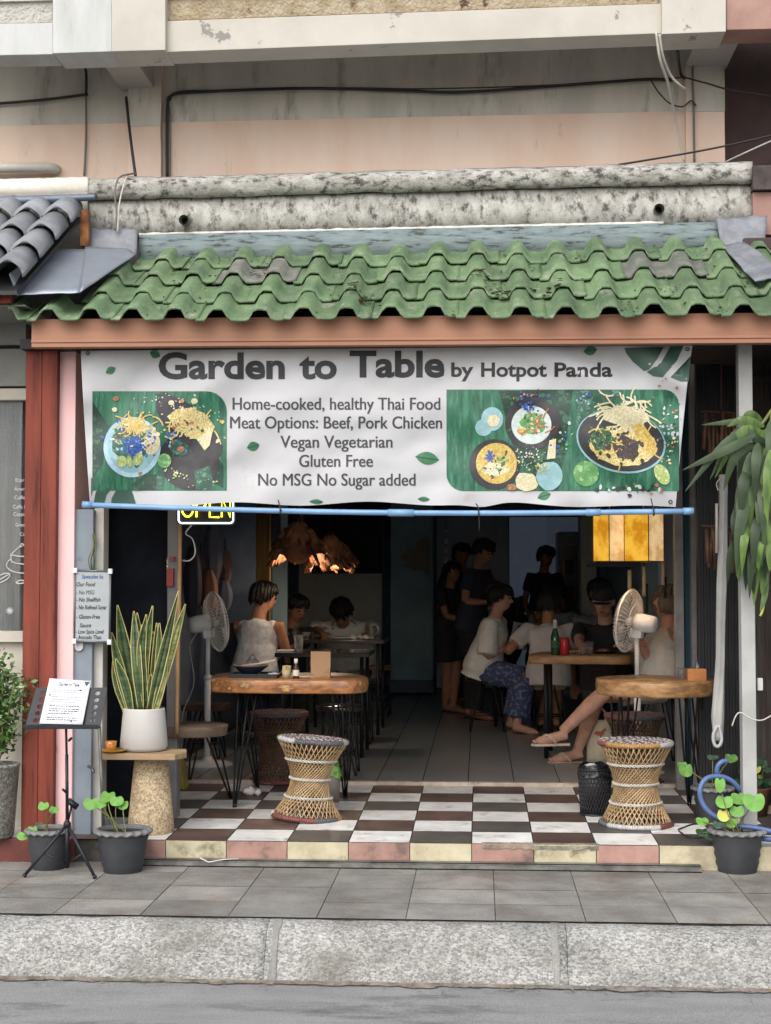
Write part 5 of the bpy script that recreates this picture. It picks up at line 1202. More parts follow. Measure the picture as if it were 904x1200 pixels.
slab(t2, [(cx2+r2*math.cos(a), YC+r2*math.sin(a)) for a in [k*math.pi/9 for k in range(18)]], zt2-.083, zt2, M_round, .01)
for k, (dx, dy, fx, fy) in enumerate(((-.2,-.12,722,936),(.16,-.14,808,944),(.22,.1,822,928),(-.12,.2,735,916))): hairpin(t2, V(cx2+dx, YC+dy, zt2-.08), onz(fx, fy, zp(YC+dy)+.003))
t3 = thing('low_round_table', 'low dark round wooden table behind the terrazzo pedestal', 'table', onz(228,925,zp(.7)))
YD = .72; cx3 = X_(224, YD, 855); zt3 = Z_(851, YD-.1, 228); 
slab(t3, [(cx3+.2*math.cos(a), YD+.19*math.sin(a)) for a in [k*math.pi/8 for k in range(16)]], zt3-.055, zt3, mat('greyed_round_wood', sc(116,96,78), .6, sc(84,68,56), 5, c3=sc(60,48,40), s3=6, lo3=.6, hi3=.7), .008)
for (dx, dy, fx, fy) in ((.12,-.05,271,936),(-.1,-.1,205,934),(0,.14,222,918)): hairpin(t3, V(cx3+dx, YD+dy, zt3-.05), onz(fx, fy, zp(YD+dy)+.003), .03, .006, False)
def table(label, px0, px1, py, Y0, Y1, m, th=.03, legs=True, nm='dining_table'):
    a = at(px0, py, Y0); b = at(px1, py, Y0); z = a.z; root = thing(nm, label, 'table', V((a.x+b.x)/2, (Y0+Y1)/2, ZI))
    mb = MB(); mb.box(a.x, b.x, Y0, Y1, z-th, z); build('table_top', mb, m, root, bev=.004)
    for x in (a.x+.05, b.x-.05):
        for y in (Y0+.05, Y1-.05):
            mb = MB(); mb.tube([V(x,y,z-th), V(x,y,ZI)], .014, 8); build('leg', mb, M_iron, root)
    return z
zA = table('long dark dining table before the man in white bending over it', 352, 450, 750, 4.5, 5.2, M_dtop)
zB = table('dark glossy dining table behind the live-edge table', 322, 432, 765, 3.0, 3.6, M_dtop)
M_slabm = mat('mid_live_edge_wood', sc(176,136,92), .4, sc(136,98,62), 5, stretch=(1,4,4))
t4 = thing('live_edge_table', 'live-edge wooden table with the green bottle and red can', 'table', V(X_(680,3.2,800), 3.2, ZI)); z4 = Z_(769, 2.95, 680)
slab(t4, [p(620,2.98),p(650,2.94),p(700,2.95),p(738,2.95),p(745,3.3),p(730,3.65),p(650,3.65),p(626,3.4)], z4-.055, z4, M_slabm, .01)
for (px, Y) in ((640,3.1),(728,3.1),(645,3.55),(725,3.55)): mb = MB(); mb.tube([V(X_(px,Y),Y,z4-.05), V(X_(px,Y),Y,ZI)], .016, 8); build('leg', mb, M_iron, t4)
zE = table('small dark table between the woman in white and the child with a menu', 574, 634, 757, 5.2, 5.9, M_dtop)
def bar_stool(label, px, py_seat, Y, w_=.17, seat=M_slabd, round_=True, group='bar stools with wire legs'):
    c = at(px, py_seat, Y); root = thing('bar_stool', label, 'stool', V(c.x, c.y, ZI), 0, group); h = c.z-ZI; mb = MB()
    if round_: mb.lathe([(w_*.96,h-.035),(w_,h-.028),(w_,h-.006),(w_*.95,h),(.002,h+.001)], n=32)
    else: mb.box(-w_, w_, -w_*.8, w_*.8, h-.045, h)
    build('seat', mb, seat, root, world=False, bev=0 if round_ else .005)
    for k in range(4):
        a = math.pi/4+k*math.pi/2; t = V(w_*.6*math.cos(a), w_*.6*math.sin(a), h-.03); f = V(w_*1.05*math.cos(a), w_*1.05*math.sin(a), .005); s_ = V(-math.sin(a), math.cos(a), 0)*.05
        mb = MB(); mb.tube(cat_([t+s_, f+V(0,0,.03)+s_*.2, f, f+V(0,0,.03)-s_*.2, t-s_], 4), .006, 6); build('leg', mb, M_iron, root, world=False)
    mb = MB(); mb.tube([V(w_*.9*math.cos(a), w_*.9*math.sin(a), h*.3) for a in [math.pi/4+k*math.pi/2 for k in range(4)]], .005, 6, 0, True); build('footrest', mb, M_iron, root, world=False)
    return root
bar_stool('black wire-legged stool right under the end of the live-edge table', 398, 826, 2.2, .15, M_dtop)
bar_stool('wire-legged stool with a wooden seat by the cream panel', 440, 780, 6.3, .17, M_slabm)
bar_stool('dark seated stool tucked beside the long dark table', 418, 795, 4.0, .15, M_dtop)
bar_stool('black wire-legged stool carrying the woman in the white shirt and blue skirt', 571, 793, 5.0, .18, M_dtop)
bar_stool('wooden seated stool under the person in a pale T-shirt', 643, 794, 4.9, .165, M_slabm, False)
bar_stool('wooden stool in the shade beside the left pedestal fan', 240, 824, 2.9, .16, M_slabd, False)
bar_stool('dark stool carrying the woman with her back turned', 300, 800, 3.6, .17, M_dtop)
bar_stool('dark stool under the woman with crossed bare legs', 768, 803, 2.85, .18, M_dtop)

# ------------------------------------------------------------------ things on the tables
def on(px, Y, z): q = at(px, 800, Y); return V(q.x, Y, z)
M_gl = mat('clear_glass', (.9,.93,.93), .05, trans=.9, spec=.5, alpha=.55)
M_blkc = mat('black_cast_iron', sc(40,40,42), .5)
c = on(376, .92, zt1); mc = thing('menu_holder', 'brown card menu standing in a wooden holder on the live-edge table', 'menu', c)
mb = MB(); mb.box(-.055,.055,-.004,.004,.02,.145); build('card', mb, mat('kraft_card', sc(176,138,104), .7, sc(160,122,90), 4), mc, world=False, bev=.001)
mb = MB(); mb.prism([(-.055,-.006,.0),(.055,-.006,.0),(.055,-.006,.055),(.04,-.006,.05),(.02,-.006,.034),(-.01,-.006,.026),(-.04,-.006,.018),(-.055,-.006,.016)], (0,-.02,0)); build('wooden_block', mb, M_round, mc, world=False)
c = on(347, .84, zt1); sb = thing('sauce_bottle', 'small sauce bottle with white cap and pale label on the live-edge table', 'bottle', c)
mb = MB(); mb.lathe([(.016,0),(.0175,.004),(.0175,.055),(.009,.078),(.009,.09),(.002,.09)], n=24); build('bottle', mb, mat('brown_sauce', sc(70,38,26), .15), sb, world=False)
mb = MB(); mb.lathe([(.0182,.016),(.0182,.048)], n=24, caps=False); build('label', mb, plain(sc(226,214,196)), sb, world=False); mb = MB(); mb.lathe([(.0105,.084),(.0105,.108),(.002,.109)], n=20); build('cap', mb, plain(sc(228,226,222),.4), sb, world=False)
c = on(300, .98, zt1); tr_ = thing('serving_tray', 'flat black serving tray at the left end of the live-edge table', 'tray', c)
mb = MB(); mb.box(-.135,.135,-.12,.12,0,.012); mb.box(-.135,.135,-.12,-.112,.012,.022); mb.box(-.135,.135,.112,.12,.012,.022); mb.box(-.135,-.127,-.112,.112,.012,.022); mb.box(.127,.135,-.112,.112,.012,.022); build('tray', mb, M_blkc, tr_, world=False, bev=.002)
cb_ = c+V(-.03,0,.012); pb = thing('dark_bowl', 'dark blue bowl with a pale wooden spoon on the black tray', 'bowl', cb_)
mb = MB(); mb.lathe([(.035,0),(.045,.004),(.095,.045),(.10,.052),(.094,.05),(.04,.012),(.002,.01)], n=36); build('bowl', mb, mat('navy_glaze', sc(44,48,66), .25), pb, world=False)
mb = MB(); mb.lathe([(.094,.0485),(.102,.053),(.0985,.056),(.092,.05)], n=36, caps=False); build('rim', mb, plain(sc(150,120,96),.4), pb, world=False)
sp = thing('wooden_spoon', 'pale wooden spoon resting across the dark bowl on the tray', 'spoon', cb_+V(.03,-.03,.05)); mb = MB(); mb.tube([(-.08,.02,.0),(.02,0,.012),(.12,-.03,.035)], [.006,.006,.008], 8); mb.ball((-.09,.022,-.005), .02, 10, 7, sz=.4); build('spoon', mb, plain(sc(206,186,156),.6), sp, world=False)
c = on(296, 1.08, zt1+.012); gt = thing('glass_teapot', 'small clear glass pot behind the dark bowl', 'teapot', c); mb = MB(); mb.lathe([(.03,0),(.042,.01),(.046,.04),(.034,.075),(.02,.085),(.022,.09),(.016,.1),(.008,.104),(.011,.113),(.002,.12)], n=28); build('pot', mb, M_gl, gt, world=False)
c = on(321, .9, zt1+.012); di = thing('condiment_dish', 'small round dish of pale rice on the black tray', 'dish', c); mb = MB(); mb.lathe([(.02,0),(.03,.008),(.034,.014),(.028,.012),(.002,.02)], n=24); build('dish', mb, plain(sc(206,200,188),.4), di, world=False)
c = on(336, .9, zt1); gb = thing('fries_cup', 'little cup stuffed with yellow napkins beside the sauce bottle', 'cup', c); mb = MB(); mb.lathe([(.02,0),(.028,.045),(.026,.045),(.002,.01)], n=20); build('cup', mb, plain(sc(196,180,140)), gb, world=False)
mb = MB(); rnd = random.Random(2)
for i in range(8): a = rnd.random()*6.28; mb.obox(Matrix.Translation((.012*math.cos(a),.012*math.sin(a),.05)) @ Matrix.Rotation(rnd.uniform(-.4,.4),4,'X') @ Matrix.Rotation(a,4,'Z'), .012, .002, .018)
build('napkins', mb, plain(sc(222,204,150)), gb, world=False)
c = on(816, .9, zt2); wbx = thing('wooden_caddy', 'small wooden caddy block at the right end of the round table', 'caddy', c); mb = MB(); mb.box(-.05,.05,-.04,.04,0,.062); mb.box(-.043,.043,-.033,.033,.062,.064,1); build('box', mb, [mat('honey_wood', sc(186,120,66), .5, sc(160,98,52), 5, stretch=(1,4,4)), M_blkc], wbx, world=False, bev=.003)
c3_ = c+V(.005,.0,.064); bt = thing('condiment_bottle', 'little glass condiment bottle standing in the wooden caddy', 'bottle', c3_); mb = MB(); mb.lathe([(.011,0),(.012,.02),(.006,.03),(.005,.045),(.002,.046)], n=16); build('bottle', mb, M_gl, bt, world=False)
c = on(799, .98, zt2); gg = thing('drinking_glass', 'empty clear drinking glass on the round table beside the wooden caddy', 'glass', c); mb = MB(); mb.lathe([(.02,0),(.024,.06),(.0225,.06),(.019,.006),(.002,.006)], n=24); build('glass', mb, M_gl, gg, world=False)
def glass(label, px, Y, z, h=.1, r=.028, m=None, nm='drinking_glass', cat='glass'):
    root = thing(nm, label, cat, on(px, Y, z)); mb = MB(); mb.lathe([(r*.8,0),(r,h),(r*.92,h),(r*.74,.006),(.002,.006)], n=22); build('glass', mb, m or M_gl, root, world=False); return root
glass('clear glass right of the red can, nearer the can', 683, 3.1, z4, .085); glass('clear glass right of the red can, farther from the can', 691, 3.2, z4, .09, .03)
bo = thing('beer_bottle', 'dark green beer bottle with pale foil neck on the live-edge table', 'bottle', on(651, 3.1, z4)); mb = MB(); mb.lathe([(.028,0),(.030,.006),(.030,.13),(.014,.18),(.012,.235),(.014,.24),(.002,.242)], n=28); build('bottle', mb, mat('green_bottle_glass', sc(24,66,40), .1, spec=.6), bo, world=False); mb = MB(); mb.lathe([(.0150,.185),(.0135,.238),(.0148,.243),(.002,.2445)], n=24); build('foil', mb, plain(sc(196,196,186),.3), bo, world=False)
mb = MB(); mb.lathe([(.0306,.05),(.0306,.1)], n=28, caps=False); build('label', mb, plain(sc(54,92,60)), bo, world=False)
ca = thing('drink_can', 'red drink can beside the green beer bottle', 'can', on(662, 3.08, z4)); mb = MB(); mb.lathe([(.026,0),(.033,.008),(.033,.112),(.027,.122),(.024,.12),(.002,.119)], n=28); build('can', mb, mat('red_can', sc(176,40,48), .3, metal=.2), ca, world=False); mb = MB(); mb.lathe([(.0275,.1215),(.0275,.124),(.025,.124)], n=28); build('rim', mb, plain(sc(190,190,190),.3,1), ca, world=False)
for nm, lab, px, Y, r in (('plate','pale plate of food at the far side of the green bottle table',675,3.4,.09),('plate','dark plate before the man in the cap',708,3.4,.1)):
    root = thing(nm, lab, 'plate', on(px, Y, z4)); mb = MB(); mb.lathe([(r*.6,0),(r,.014),(r*.97,.017),(r*.55,.006),(.002,.006)], n=36); build('dish', mb, plain(sc(206,204,198),.3) if nm and 'pale' in lab else M_blkc, root, world=False)
    mb = MB(); mb.lathe([(r*.5,.007),(r*.35,.024),(.002,.03)], n=18, wob=lambda a, rr, z: (1+.1*math.sin(5*a), .004*math.sin(3*a))); build('food', mb, plain(sc(150,110,60)), root, world=False)
glass('clear glass on the dark glossy table beside the white sheet', 350, 3.1, zB, .12, .035); glass('clear glass at the right end of the long dark table', 436, 4.7, zA, .11, .035)
root = thing('plate', 'white plate of food under the bending man', 'plate', on(400, 4.8, zA)); mb = MB(); mb.lathe([(.07,0),(.12,.015),(.116,.018),(.06,.006),(.002,.006)], n=36); build('dish', mb, plain(sc(214,212,206),.25), root, world=False)
root = thing('napkin', 'crumpled white napkins on the long dark table right of the bending man', 'napkin', on(424, 4.7, zA)); mb = MB(); mb.grid(lambda u, v: on(424,4.7,zA)+V((u-.5)*.2,(v-.5)*.1,.004+.05*abs(noise.noise((u*4,v*4,8)))), 14, 8); build('cloth', mb, plain(sc(222,222,218)), root)
root = thing('paper_sheet', 'folded white sheet on the dark glossy table by the woman in white', 'paper', on(337, 3.2, zB)); mb = MB(); mb.box(-.07,.07,-.05,.05,.001,.012); build('sheet', mb, plain(sc(222,222,220)), root, world=False, bev=.002)
for i, (px, lab) in enumerate(((346,'small dark condiment jar at the left end of the long dark table'),(359,'small pale bowl beside the condiment jar on the long dark table'))):
    root = thing('jar' if i == 0 else 'small_bowl', lab, 'jar' if i == 0 else 'bowl', on(px, 5.0, zA)); mb = MB(); mb.lathe([(.025,0),(.03,.05),(.02,.07),(.022,.075),(.008,.085),(.01,.1),(.002,.104)] if i == 0 else [(.025,0),(.04,.045),(.036,.045),(.002,.02)], n=22); build('body', mb, M_gl if i == 0 else plain(sc(150,150,146),.3), root, world=False)

# ------------------------------------------------------------------ bins, bag, tissue, box
bk = thing('waste_basket', 'black woven waste basket with a black liner bag beside the right wicker stool', 'bin', onz(699,957,.13)+V(0,.085,0))
mb = MB(); mb.lathe([(.002,.004),(.074,.004),(.076,.0),(.088,.25),(.086,.25),(.072,.012)], n=40); build('basket', mb, M_blkc, bk, world=False)
mb = MB(); n = 30
for s_ in (1,-1):
    for i in range(n): mb.tube([V((.0775+.0115*t)*math.cos(2*math.pi*i/n+s_*t*1.1), (.0775+.0115*t)*math.sin(2*math.pi*i/n+s_*t*1.1), .008+.235*t) for t in [k/8 for k in range(9)]], .0032, 4)
for z in (.005,.245): mb.tube([V((.0785+.048*z)*math.cos(a),(.0785+.048*z)*math.sin(a),z) for a in [k*math.pi/18 for k in range(36)]], .006, 6, 0, True)
build('lattice', mb, mat('black_plastic', sc(40,38,40), .35), bk, world=False)
mb = MB(); mb.grid(lambda u, v: V((.092-.016*v+.010*noise.noise((math.cos(u*6.283)*3,math.sin(u*6.283)*3,v*3)))*math.cos(u*6.2832), (.092-.016*v+.010*noise.noise((math.cos(u*6.283)*3,math.sin(u*6.283)*3,v*3)))*math.sin(u*6.2832), lerp(.205,.268,v)+.016*noise.noise((math.cos(u*6.283)*2.5,math.sin(u*6.283)*2.5,7))), 48, 6); build('liner_bag', mb, mat('black_bag', sc(30,30,34), .25), bk, world=False)
root = thing('crumpled_paper', 'crumpled white paper sticking out of the black waste basket', 'litter', onz(694,957,.13)+V(0,.085,.235)); mb = MB(); mb.ball((0,0,.01), .045, 14, 9, sz=.6); mb.v = [v*(1+.35*noise.noise(v*40)) for v in mb.v]; build('paper', mb, mat('striped_paper', sc(206,206,206), .7, sc(110,110,114), 40), root, world=False)
gbn = thing('small_bin', 'narrow taupe bin with a bright green liner behind the tilted stool', 'bin', onz(388,941,.135)+V(0,.05,0))
mb = MB(); mb.lathe([(.002,.003),(.042,.0),(.052,.175),(.049,.175),(.040,.01)], n=30); build('bin', mb, mat('taupe_plastic', sc(132,122,112), .6, sc(116,106,98), 5), gbn, world=False)
mb = MB(); mb.grid(lambda u, v: V((.0545-.008*v)*math.cos(u*6.2832)*(1+.05*math.sin(u*44)), (.0545-.008*v)*math.sin(u*6.2832)*(1+.05*math.sin(u*44)), lerp(.142,.205,v)+.010*math.sin(u*19)), 48, 5); build('liner_bag', mb, mat('green_bag', sc(120,176,70), .4), gbn, world=False)
root = thing('crumpled_tissue', 'crumpled white tissue on the checkered floor under the live-edge table', 'litter', onz(297,932,.137)); mb = MB()
for dx, r in ((-.022,.033),(.03,.024)): mb.ball((dx,0,r*.7), r, 14, 9, sz=.8)
mb.v = [v*(1+.4*noise.noise(v*30)) for v in mb.v]; build('tissue', mb, M_paper, root, world=False)
root = thing('yellow_box', 'yellow tapered plastic container behind the terrazzo pedestal', 'container', onz(203,929,zp(.45))+V(0,.08,0)); mb = MB(); mb.hexa([(-.09,-.07,0),(.07,-.07,0),(.07,.07,0),(-.09,.07,0),(-.06,-.05,.2),(.035,-.05,.2),(.035,.05,.2),(-.06,.05,.2)]); build('box', mb, mat('dull_yellow', sc(176,158,70), .6, sc(152,136,56), 5), root, world=False, bev=.006)
tb = thing('tote_bag', 'cream canvas tote bag printed with an orange hen, beside the bare legs', 'bag', onz(704,893,ZI)+V(0,.04,0))
mb = MB(); B = offs(tb); prof = [(-.085,-.05),(.095,-.05),(.10,.05),(-.09,.05)]; rings = []
for t in [k/8 for k in range(9)]:
    k = 1-.18*t+.06*math.sin(t*3); rings.append([V((-.09+.18*q/7)*k+.01*noise.noise((q,t*3,1)), -.055*(1-.5*t)*math.sin(math.pi*(q+.5)/8)*1.1-.004, t*.28) for q in range(8)]+[V((.09-.18*q/7)*k, .05*(1-.5*t)*math.sin(math.pi*(q+.5)/8), t*.28) for q in range(8)])
mb.rings(rings); build('bag_body', mb, mat('canvas', sc(214,200,176), .9, sc(196,182,158), 8, bump=.3, bs=200), tb, world=False)
for y in (-.03,.02): mb = MB(); mb.tube(cat_([V(-.04,y,.275), V(-.035,y,.33), V(0,y,.365), V(.035,y,.33), V(.04,y,.275)], 6), .007, 6); build('handle', mb, plain(sc(206,192,168),.9), tb, world=False)
mb = MB(); add_poly(mb, [(-.03,.165),(-.018,.18),(.0,.178),(.01,.19),(.018,.2),(.026,.197),(.024,.188),(.016,.176),(.012,.158),(.002,.15),(.003,.135),(-.002,.135),(-.004,.15),(-.016,.152),(-.026,.16)], lambda x, y: V(x*1.5, -.062+.02*(y-.1), .03+y), 0); build('hen_print', mb, plain(sc(176,92,50)), tb, world=False)

# ------------------------------------------------------------------ pedestal fans
M_fanw = mat('fan_white_plastic', sc(238,237,233), .4, sc(228,227,222), 6)
def fan(label, base, head_z, rz):
    root = thing('pedestal_fan', label, 'fan', base, 0, 'white pedestal fans'); h = head_z-base.z
    mb = MB(); mb.lathe([(.002,.0),(.165,.0),(.168,.012),(.15,.022),(.04,.035),(.03,.06),(.002,.06)], n=44); build('base', mb, M_fanw, root, world=False)
    mb = MB(); mb.tube([(0,0,.04),(0,0,h*.62)], .021, 16); mb.tube([(0,0,h*.6),(0,0,h-.09)], .015, 14); mb.tube([(0,0,h*.6),(0,0,h*.63)], .026, 16); build('pole', mb, M_fanw, root, world=False)
    Rz = Matrix.Translation((0,0,h)) @ Matrix.Rotation(rz, 4, 'Z') @ Matrix.Rotation(R(-8), 4, 'X')
    mb = MB(); mb.box(-.03,.03,-.03,.05,-.1,-.04); mb.xf(Rz); build('neck', mb, M_fanw, root, world=False, bev=.008)
    mb = MB(); mb.rings([[V(r*math.cos(a), y, r*.95*math.sin(a)) for a in [k*math.pi/14 for k in range(28)]] for r, y in ((.03,.135),(.055,.122),(.06,.09),(.062,.02),(.055,-.01),(.03,-.015))]); mb.xf(Rz); build('motor_housing', mb, M_fanw, root, world=False)
    Rr = .2
    for nm, sg in (('rear_cage',1),('front_cage',-1)):
        mb = MB(); yc = -.055
        for i in range(44):
            a = 2*math.pi*i/44; mb.tube([V(r*math.cos(a+tw), yc+sg*d, r*math.sin(a+tw)) for r, d, tw in ((.045,.05,0),(.11,.048,.12),(.165,.036,.2),(.19,.018,.22),(Rr,.004,.22))], .0017, 4)
        for r, d in ((.045,.05),(.12,.047)): mb.tube([V(r*math.cos(a), yc+sg*d, r*math.sin(a)) for a in [k*math.pi/20 for k in range(40)]], .0022, 5, 0, True)
        if sg < 0: mb.rings([[V(r*math.cos(a), y, r*math.sin(a)) for a in [k*math.pi/12 for k in range(24)]] for r, y in ((.05,yc-.05),(.048,yc-.058),(.02,yc-.06))])
        else: mb.tube([V(Rr*math.cos(a), yc, Rr*math.sin(a)) for a in [k*math.pi/28 for k in range(56)]], .0065, 8, 0, True)
        mb.xf(Rz); build(nm, mb, M_fanw, root, world=False)
    for k in range(3):
        mb = MB(); a0 = k*2*math.pi/3+.4
        mb.grid(lambda u, v: V((.03+.14*v)*math.cos(a0+(u-.5)*(1.1-.2*v)), -.055+.035*(u-.5), (.03+.14*v)*math.sin(a0+(u-.5)*(1.1-.2*v))), 8, 6); mb.xf(Rz); build('blade', mb, mat('fan_blade', sc(180,184,186), .25, alpha=.75) if k == 0 and 'fan_blade' not in bpy.data.materials else bpy.data.materials['fan_blade'], root, world=False)
    mb = MB(); mb.rings([[V(r*math.cos(a), y, r*math.sin(a)) for a in [k*math.pi/10 for k in range(20)]] for r, y in ((.028,-.03),(.03,-.06),(.02,-.075))]); mb.xf(Rz); build('hub', mb, M_fanw, root, world=False)
    return root
fb = onz(243,897,ZI); f1 = fan('white pedestal fan turned to the right behind the live-edge table', fb, Z_(731,2.3,255), R(118))
mb = MB(); hb = fb+V(-.06,-.02,.9); mb.tube(cat_([hb, hb+V(-.05,-.03,-.12), hb+V(-.02,-.04,-.35), hb+V(-.09,-.05,-.55), fb+V(-.16,-.06,.1), fb+V(-.1,-.2,.02)], 8), .004, 6); build('cord', mb, M_cab_w, f1)
fb2 = V(X_(747,2.3,800), 2.3, ZI); fan('white pedestal fan turned to the left before the woman in the loose white shirt', fb2, Z_(729,2.3,750), R(-118))

# ------------------------------------------------------------------ lamps
M_lt = []
for i, (ca_, cb2) in enumerate(((sc(222,190,140), sc(190,150,96)), (sc(232,178,60), sc(196,130,24)))):
    m = mat('leaf_paper_%d' % i, ca_, .7, cb2, 9, lo=.42, hi=.58); N = m.node_tree.nodes; L = m.node_tree.links; pb_ = N['Principled BSDF']
    L.new(pb_.inputs['Base Color'].links[0].from_socket, pb_.inputs['Emission Color']); pb_.inputs['Emission Strength'].default_value = .42; M_lt.append(m)
def lantern(label, px, half, y0, y1, Y, ms_, rz):
    c = at(px, y1, Y); root = thing('paper_lantern', label, 'lamp', c, rz, 'leaf paper lanterns'); s_ = half/(1736/(7.26+Y))/math.sqrt(2)*1.0; h = Z_(y0, Y, px)-c.z
    mb = MB()
    Q = [(-s_,-s_),(s_,-s_),(s_,s_),(-s_,s_)]
    for k in range(4):
        (xa, ya), (xb, yb) = Q[k], Q[(k+1) % 4]; mb.face([(xa,ya,0),(xb,yb,0),(xb,yb,h),(xa,ya,h)], ms_[k % 2])
    build('paper_shade', mb, M_lt, root, world=False, solid=.002)
    mb = MB()
    for z in (0, h):
        for k in range(4): mb.tube([(*Q[k],z), (*Q[(k+1) % 4],z)], .004, 6)
    for k in range(4): mb.tube([(*Q[k],0), (*Q[k],h)], .003, 6)
    mb.tube([(-s_,-s_,h),(s_,s_,h)], .003, 5); build('frame', mb, plain(sc(110,76,44)), root, world=False)
    mb = MB(); mb.tube([(0,0,h),(0,0,h+.75)], .003, 6); build('cord', mb, M_cable, root, world=False)
    mb = MB(); mb.ball((0,0,h*.6), .03, 12, 8); build('bulb', mb, mat('bulb_glow_%d' % int(px), (1,.9,.7), .4, emit=(1,.75,.4), es=6), root, world=False)
    ld = bpy.data.lights.new('bulb_light', 'POINT'); lo_ = bpy.data.objects.new('bulb_light', ld); ld.energy = 1.6; ld.color = (1,.9,.76); ld.shadow_soft_size = .03; lo_.location = (0,0,h*.3); lo_.parent = root; COL.objects.link(lo_)
lantern('square lantern of pale and yellow leaf paper, left of the lit pair', 715, 19, 600, 658, 2.1, (0,1), R(38)); lantern('square lantern of pale and amber leaf paper, right of the lit pair', 755, 23, 598, 658, 2.0, (0,1), R(52))
M_drift = mat('dry_bark_leaf', sc(168,112,72), .8, sc(96,62,42), 9, bump=.8, bs=30, isl=.1)
def pendant(label, px, py0, py1, half, Y, e, sd):
    c = at(px, py1, Y); root = thing('pendant_lamp', label, 'lamp', c, 0, 'rough brown pendant lamps'); h = Z_(py0, Y, px)-c.z; r = half/(1736/(7.26+Y)); mb = MB()
    def fn(u, v):
        a = u*2*math.pi; k = .22+.78*(1-v)**.8; rr = r*k*(1+.16*noise.noise((math.cos(a)*2+sd,math.sin(a)*2,v*2))+.09*math.sin(5*a+sd+v*2)*(1-v))
        return c+V(rr*math.cos(a), rr*.8*math.sin(a), h*v+.035*math.sin(3*a+sd)*(1-v)+.02*noise.noise((math.cos(a)*3,math.sin(a)*3,sd)))
    mb.grid(fn, 60, 12); rp = random.Random(sd)
    for i in range(70):
        u_, v_ = rp.random(), rp.random()**1.3*.85; q0 = fn(u_, v_); o_ = (q0-c); o_.z = 0; o_ = o_.normalized(); tn = V(-o_.y, o_.x, 0); l = r*rp.uniform(.25,.5); w2 = l*rp.uniform(.25,.45); dn = (V(0,0,-1)+o_*rp.uniform(.2,.9)+tn*rp.uniform(-.6,.6)).normalized()
        mb.grid(lambda a_, b_: q0+o_*(.008+.02*math.sin(b_*3)*rp.random()*.3)+dn*l*b_+tn*w2*(a_-.5)*math.sin(math.pi*(b_*.85+.1))+o_*.02*math.sin(a_*6), 4, 4)
    build('shade', mb, M_drift, root, solid=.006)
    mb = MB(); mb.tube([c+V(0,0,h*.95), c+V(0,0,h+.9)], .004, 6); mb.tube([c+V(0,0,h*.85), c+V(0,0,h*1.15)], .02, 10); build('cord', mb, M_cable, root)
    mb = MB(); mb.ball(c+V(0,0,h*.28), .028, 12, 8); build('bulb', mb, mat('bulb_orange_%d' % sd, (1,.6,.3), .4, emit=(1,.42,.12), es=2), root)
    mb = MB(); mb.grid(lambda u, v: c+V(r*(-.30+.25*u), -r*.62-.004+.05*r*u, h*(.30+.26*v)), 4, 4); 
    ld = bpy.data.lights.new('bulb_light', 'POINT'); lo_ = bpy.data.objects.new('bulb_light', ld); ld.energy = e; ld.color = (1,.78,.58); ld.shadow_soft_size = .03; lo_.location = (0,0,h*.05); lo_.parent = root; COL.objects.link(lo_)
pendant('larger rough brown bark-like pendant lamp, glowing orange inside', 350, 612, 655, 31, 2.9, 3, 3); pendant('smaller crumpled brown pendant lamp, lower and right of the larger one', 387, 628, 661, 25, 3.6, 4, 7)

# ------------------------------------------------------------------ back left wall: hanging umbrellas, brass post, strips; right wall tubes
rnd = random.Random(9)
for i, (px, y0, y1, wd, cc_, Y, lab) in enumerate(((236,650,705,9,sc(112,84,84),2.9,'folded dusty pink umbrella hanging on the dark left wall'),(250,610,690,11,sc(96,96,106),2.9,'folded long grey umbrella hanging on the dark left wall'),(245,668,722,10,sc(124,82,64),2.8,'folded rust brown umbrella hanging low on the dark left wall'),(264,645,690,8,sc(116,88,76),3.0,'folded tan umbrella hanging nearest the brass post'),(226,640,735,10,sc(58,58,66),2.7,'folded dark umbrella hanging nearest the bamboo pole'),(263,680,720,9,sc(84,88,100),2.95,'folded blue grey umbrella hanging below the tan one'))):
    a = at(px, y0, Y); b = at(px, y1, Y); root = thing('folded_umbrella', lab, 'umbrella', a, 0, 'folded umbrellas on the left wall'); mb = MB(); rings = []
    w_ = wd/(1736/(7.26+Y))
    for k in range(13):
        t = k/12; r = w_*(math.sin(math.pi*min(1,.08+t*.9))**.7)*(1 if t < .9 else .7); rings.append([a.lerp(b,t)+V(r*math.cos(q)*(1+.12*math.sin(6*q)), r*.7*math.sin(q)*(1+.12*math.sin(6*q)), 0) for q in [x*math.pi/12 for x in range(24)]])
    mb.rings(rings); build('canopy', mb, mat('umbrella_cloth_%d' % i, cc_, .8), root)
    mb = MB(); mb.tube([a+V(0,0,.08), b+V(0,0,-.03)], .005, 6); build('shaft', mb, M_cable, root)
bx('brass_post', 297, 560, 318, 730, 4.4, .12, mat('brass_bronze', sc(150,120,70), .25, sc(120,92,52), 3, stretch=(8,8,.6), metal=.7), bev=.01)
bx('teal_wall_strip', 319, 560, 337, 745, 4.6, .06, M_teal)
pfr = thing('picture_frame', 'narrow dark framed picture on the pale strip left of the pendant lamps', 'picture', at(323,640,4.5)); mb = MB(); a = at(314,658,4.5); b = at(329,575,4.5); mb.box(a.x,b.x,4.49,4.52,a.z,b.z); build('frame', mb, M_blkc, pfr, bev=.003); mb = MB(); mb.box(a.x+.02,b.x-.02,4.486,4.489,a.z+.03,b.z-.03); build('picture', mb, plain(sc(54,60,66),.2), pfr)
bx('wall_board', 208, 590, 300, 730, 4.2, .03, M_navy)
